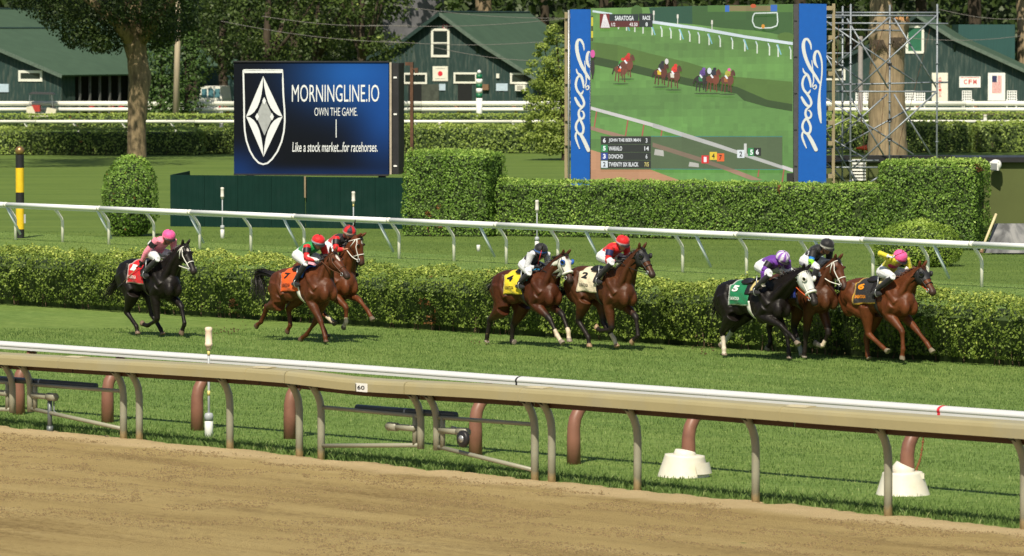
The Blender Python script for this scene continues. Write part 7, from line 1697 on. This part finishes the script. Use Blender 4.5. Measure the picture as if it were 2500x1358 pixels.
JOCK = {
'1': dict(cap=(775, 190), shR=(640, 235), hip=(585, 360), kneeR=(665, 440), footR=(500, 590), elR=(530, 370), haR=(480, 490), hay=-0.30, ely=-0.31, haL=(760, 420), shirt=PINK, sleeve=PINK, pants=PW, boot=KB, skin=SKIN['b'], glove=KB, capc=PINKC, band=PINK, num=('1', (0.75, 0.75, 0.75), KB), reinR=False, whip=dict(pts=(((475, 500), -.3), ((220, 770), -.34)), label='long whip pointing back from the pink jockey', mat=pm('cane', (0.35, 0.25, 0.13), 0.6)), label='jockey in pink silks and pink cap on the last horse at the left', fore=PINK),
'7': dict(cap=(772, 235), shR=(650, 285), hip=(560, 370), kneeR=(655, 480), footR=(530, 650), elR=(650, 420), haR=(790, 435), haL=(820, 400), shirt=GRN, sleeve=RED, pants=PW, boot=KB, skin=SKIN['a'], glove=KB, capc=RED, band=(0.35, 0.60, 0.75), num=('7', (0.8, 0.8, 0.8), KB), label='jockey in green silks with red sleeves and red cap', marks=[('stripe', lambda s, e, c, h, a: (s * 0.2 + e * 0.8, e * 0.2 + a * 0.8), 0.046, (0.72, 0.72, 0.72))]),
'8': dict(cap=(1085, 140), shR=(945, 205), hip=(860, 285), kneeR=(960, 400), footR=(840, 560), elR=(945, 330), haR=(1050, 325), haL=(1075, 315), shirt=(0.50, 0.012, 0.018), sleeve=RED, pants=PW, boot=KB, skin=SKIN['a'], glove=SKIN['a'], capc=RED, cap2=(0.03, 0.03, 0.04), capn=8, band=(0.65, 0.45, 0.35), num=('8', (0.8, 0.8, 0.8), KB), whip=dict(pts=(((1075, 315), .1), ((1150, 0), .1)), hand='L', label='upright whip of the red and black capped jockey'), label='jockey in red and black silks with red and black quartered cap', yoke=(KB, 0.80)),
'4': dict(cap=(663, 240), shR=(525, 305), hip=(488, 385), kneeR=(545, 480), footR=(435, 590), elR=(515, 430), haR=(625, 420), haL=(660, 395), shirt=KB, sleeve=(0.55, 0.56, 0.60), pants=PW, boot=KB, skin=SKIN['b'], glove=KB, capc=KB, band=(0.05, 0.18, 0.60), whip=dict(pts=(((640, 330), 0.0), ((705, 75), 0.0)), label='whip held upright before the black capped jockey with blue band', mat=pm('whip_red', (0.5, 0.02, 0.03), 0.5)), label='jockey in black and silver silks on the white-hooded bay', yaw=-0.3),
'2': dict(cap=(1485, 160), shR=(1335, 225), hip=(1270, 300), kneeR=(1400, 390), footR=(1205, 555), elR=(1330, 365), haR=(1440, 365), haL=(1470, 340), shirt=RED, sleeve=RED, pants=PW, boot=KB, skin=SKIN['a'], glove=KB, capc=RED, band=(0.65, 0.55, 0.65), num=('2', (0.8, 0.8, 0.8), (0.02, 0.02, 0.08)), whip=dict(pts=(((1600, 250), .1), ((1790, 160), .1)), hand='L', label='whip pointing forward from the red jockey'), label='jockey in bright red silks and red cap', marks=[('star', lambda s, e, c, h, a: (c * 0.8 + h * 0.2 + V3(0, -0.03, 0.12), c * 0.8 + h * 0.2 + V3(0, 0.05, 0.12)), 0.035, (0.65, 0.40, 0.03))]),
'5': dict(cap=(765, 270), shR=(635, 305), hip=(540, 350), kneeR=(645, 440), footR=(480, 590), elR=(580, 400), haR=(570, 510), hay=-0.30, ely=-0.31, haL=(765, 410), shirt=PUR, sleeve=PUR, pants=PW, boot=KB, skin=SKIN['b'], glove=(0.6, 0.55, 0.5), capc=(0.22, 0.07, 0.42), cap2=(0.68, 0.64, 0.74), capn=14, num=('5', (0.8, 0.8, 0.8), KB), reinR=False, nod=-0.8, label='jockey in purple silks and striped cap on the white-hooded black horse'),
'3': dict(cap=(1198, 150), shR=(1045, 195), hip=(975, 295), kneeR=(1150, 395), footR=(1030, 560), elR=(1035, 325), haR=(1110, 430), haL=(1140, 400), shirt=KB, sleeve=KB, pants=PW, boot=KB, skin=SKIN['b'], glove=(0.5, 0.6, 0.7), capc=KB, band=(0.70, 0.68, 0.62), num=('3', (0.8, 0.8, 0.8), (0.02, 0.02, 0.022)), label='jockey in black silks with blue and lime arm bands and black cap', marks=[('b', lambda s, e, c, h, a: (s * .28 + e * .72, s * .22 + e * .78), 0.072, (0.02, 0.20, 0.65)), ('l', lambda s, e, c, h, a: (s * .06 + e * .94, e), 0.066, (0.30, 0.75, 0.03))]),
'6': dict(cap=(843, 195), shR=(700, 245), hip=(650, 345), kneeR=(770, 410), footR=(570, 560), elR=(625, 165), haR=(745, 205), ely=-0.36, hay=-0.30, haL=(920, 340), shirt=YLW, sleeve=YLW, pants=PW, boot=KB, skin=SKIN['a'], glove=(0.75, 0.72, 0.72), capc=PINKC, band=(0.75, 0.06, 0.22), fore=YLW, nod=-0.85, reinR=False, whip=dict(pts=(((775, 215), -.3), ((1000, 125), -.2)), label='raised whip across the pink cap of the leading jockey'), label='jockey in yellow silks and pink cap with raised arm on the leader', marks=[('hoop', lambda s, e, c, h, a: (h * .35 + c * .65 + V3(0.02, -0.12, -0.06), h * .35 + c * .65 + V3(0.05, 0.1, -0.08)), 0.05, (0.45, 0.02, 0.09))]),
}
for k in ('8', '3', '1', '7', '4', '2', '5', '6'):
    Hh_ = build_horse(k, HORSES[k]); build_jockey(Hh_, JOCK[k])
# ================================================================== GRASS AND CLODS
GRASS = leaf_mat('grass_blades', (0.068, 0.128, 0.026), (0.190, 0.295, 0.075), (0.370, 0.440, 0.165), 0.3, 0.6)
def blades(P, hgt, wid, lean=0.45):
    n = len(P); a = rng.uniform(0, 2 * math.pi, n); h = hgt * rng.uniform(0.5, 1.2, n); d = np.stack([np.cos(a), np.sin(a), np.zeros(n)], 1)
    ln = rng.uniform(0.1, lean, (n, 1)); b = rng.uniform(0, 2 * math.pi, n); lv = np.stack([np.cos(b), np.sin(b), np.zeros(n)], 1)
    w = wid * rng.uniform(0.7, 1.3, (n, 1)); up = np.stack([np.zeros(n), np.zeros(n), h], 1)
    tip = P + up + lv * ln * h[:, None]; mid = P + up * 0.6 + lv * ln * h[:, None] * 0.35
    return np.stack([P - d * w * 0.5, P + d * w * 0.5, mid + d * w * 0.4, tip], 1)
def sample_view(n, y0, y1, f=lambda y: 1.0):
    x = rng.uniform(-90, 2590, n); y = rng.uniform(y0, y1, n)
    return np.array([gz(a, b_) for a, b_ in zip(x, y)])
# turf: scattered evenly over the ground inside a wide wedge around the view
def ground_scatter(n, D0, D1, wf=0.13):
    D = np.sqrt(rng.uniform(D0 ** 2, D1 ** 2, n)); x = rng.uniform(-1, 1, n) * wf * D
    return np.stack([x, D, np.full(n, 0.004)], 1)
P = ground_scatter(285000, 62, 112); tn = (P - O0) @ TN; en = np.array([0.16 + 0.06 * math.sin(t * 3) for t in ((P - O0) @ TD)])
hz_n = ((H_a - O0) @ TN); P = P[(tn > en) & (((P - H_a) @ HN) < 0.1)]
pn = vnoise(P * V3(1, 1, 0), 0.6, 3); ps = vnoise(np.stack([(P - O0) @ TD * 0.22, (P - O0) @ TN * 1.5, P[:, 0] * 0], 1), 1.0, 4); sh = np.clip(0.40 + 0.22 * pn + 0.45 * ps + rng.normal(0, 0.27, len(P)), 0, 1)
tag(link_mesh('turf_grass', quads_mesh('turf_grass', blades(P, 0.038, 0.0105), GRASS, sh)), 'short mown grass of the turf course', 'grass', kind='stuff')
# longer tufts along the dirt edge and round posts
tt = rng.uniform(-18, 20, 34000); nn = 0.12 + np.abs(rng.normal(0, 0.5, 34000)); e = np.array([edge_n(t) for t in tt])
P = np.array([tr(t, max(n_ + ee - 0.10, ee + 0.01), 0.002) for t, n_, ee in zip(tt, nn, e)])
sh = np.clip(0.45 + rng.normal(0, 0.25, len(P)), 0, 1)
tag(link_mesh('edge_grass', quads_mesh('edge_grass', blades(P, 0.085, 0.012, 0.8), GRASS, sh)), 'longer ragged grass along the edge of the dirt', 'grass', kind='stuff')
P = ground_scatter(110000, 108, 165, 0.125); P = P[(((P - H_a) @ HN) > 1.9)]
pn = vnoise(P * V3(1, 1, 0), 0.35, 13); sh = np.clip(0.36 + 0.25 * pn + rng.normal(0, 0.18, len(P)), 0, 1)
tag(link_mesh('lawn_grass', quads_mesh('lawn_grass', blades(P, 0.035, 0.014), GRASS, sh)), 'mown grass of the lawn beyond the low hedge', 'grass', kind='stuff')
# bits of turf kicked up behind the hooves
m = MB()
for (x, y, n_, sp) in ((556, 812, 26, 0.16), (1722, 862, 30, 0.14), (1395, 838, 10, 0.12), (600, 800, 10, 0.2), (1180, 838, 12, 0.12), (2040, 868, 10, 0.12)):
    c_ = gz(x, y + 6)
    for k in range(n_):
        q = c_ + V3(rng.normal(0, sp), rng.normal(0, sp), abs(rng.normal(0, sp)) + 0.01); m.ball(q, tuple(rng.uniform(0.006, 0.02, 3)), 5, 4)
tag(m.build('kicked_turf', pm('turf_bits', (0.10, 0.075, 0.03), 0.95, var=0.5, scale=20)), 'crumbs of turf thrown up behind the galloping hooves', 'turf', kind='stuff')
# dirt clods
tt = rng.uniform(-17, 12, 90000); nn = -0.25 - rng.uniform(0, 1, 90000) ** 1.15 * 8.5
P = np.array([tr(t, n_ + edge_n(t), 0.010) for t, n_ in zip(tt, nn)]); cm = vnoise(P * V3(1, 1, 0), 0.8, 5) + vnoise(np.stack([tt * 0.3, nn * 2.2, nn * 0], 1), 1.0, 8); k = cm > 0.0; P = P[k]
n = len(P); s = 0.007 + 0.021 * rng.uniform(0, 1, (n, 1)) ** 2.5; d = np.array([(1, 0, 0), (0, 1, 0), (-1, 0, 0), (0, -1, 0), (0, 0, 0.8)], float)
Vv = (P[:, None] + d[None] * s[:, None] * rng.uniform(0.6, 1.3, (n, 5, 1))).reshape(-1, 3)
F_ = []
for i in range(n):
    b_ = i * 5; F_ += [(b_, b_ + 1, b_ + 4), (b_ + 1, b_ + 2, b_ + 4), (b_ + 2, b_ + 3, b_ + 4), (b_ + 3, b_, b_ + 4)]
me = bpy.data.meshes.new('dirt_clods'); me.from_pydata(Vv.tolist(), [], F_); me.materials.append(pm('clod', (0.19, 0.135, 0.060), 0.95, var=0.5, scale=40)); me.update()
tag(link_mesh('dirt_clods', me), 'loose clods scattered over the harrowed dirt', 'dirt', kind='stuff')
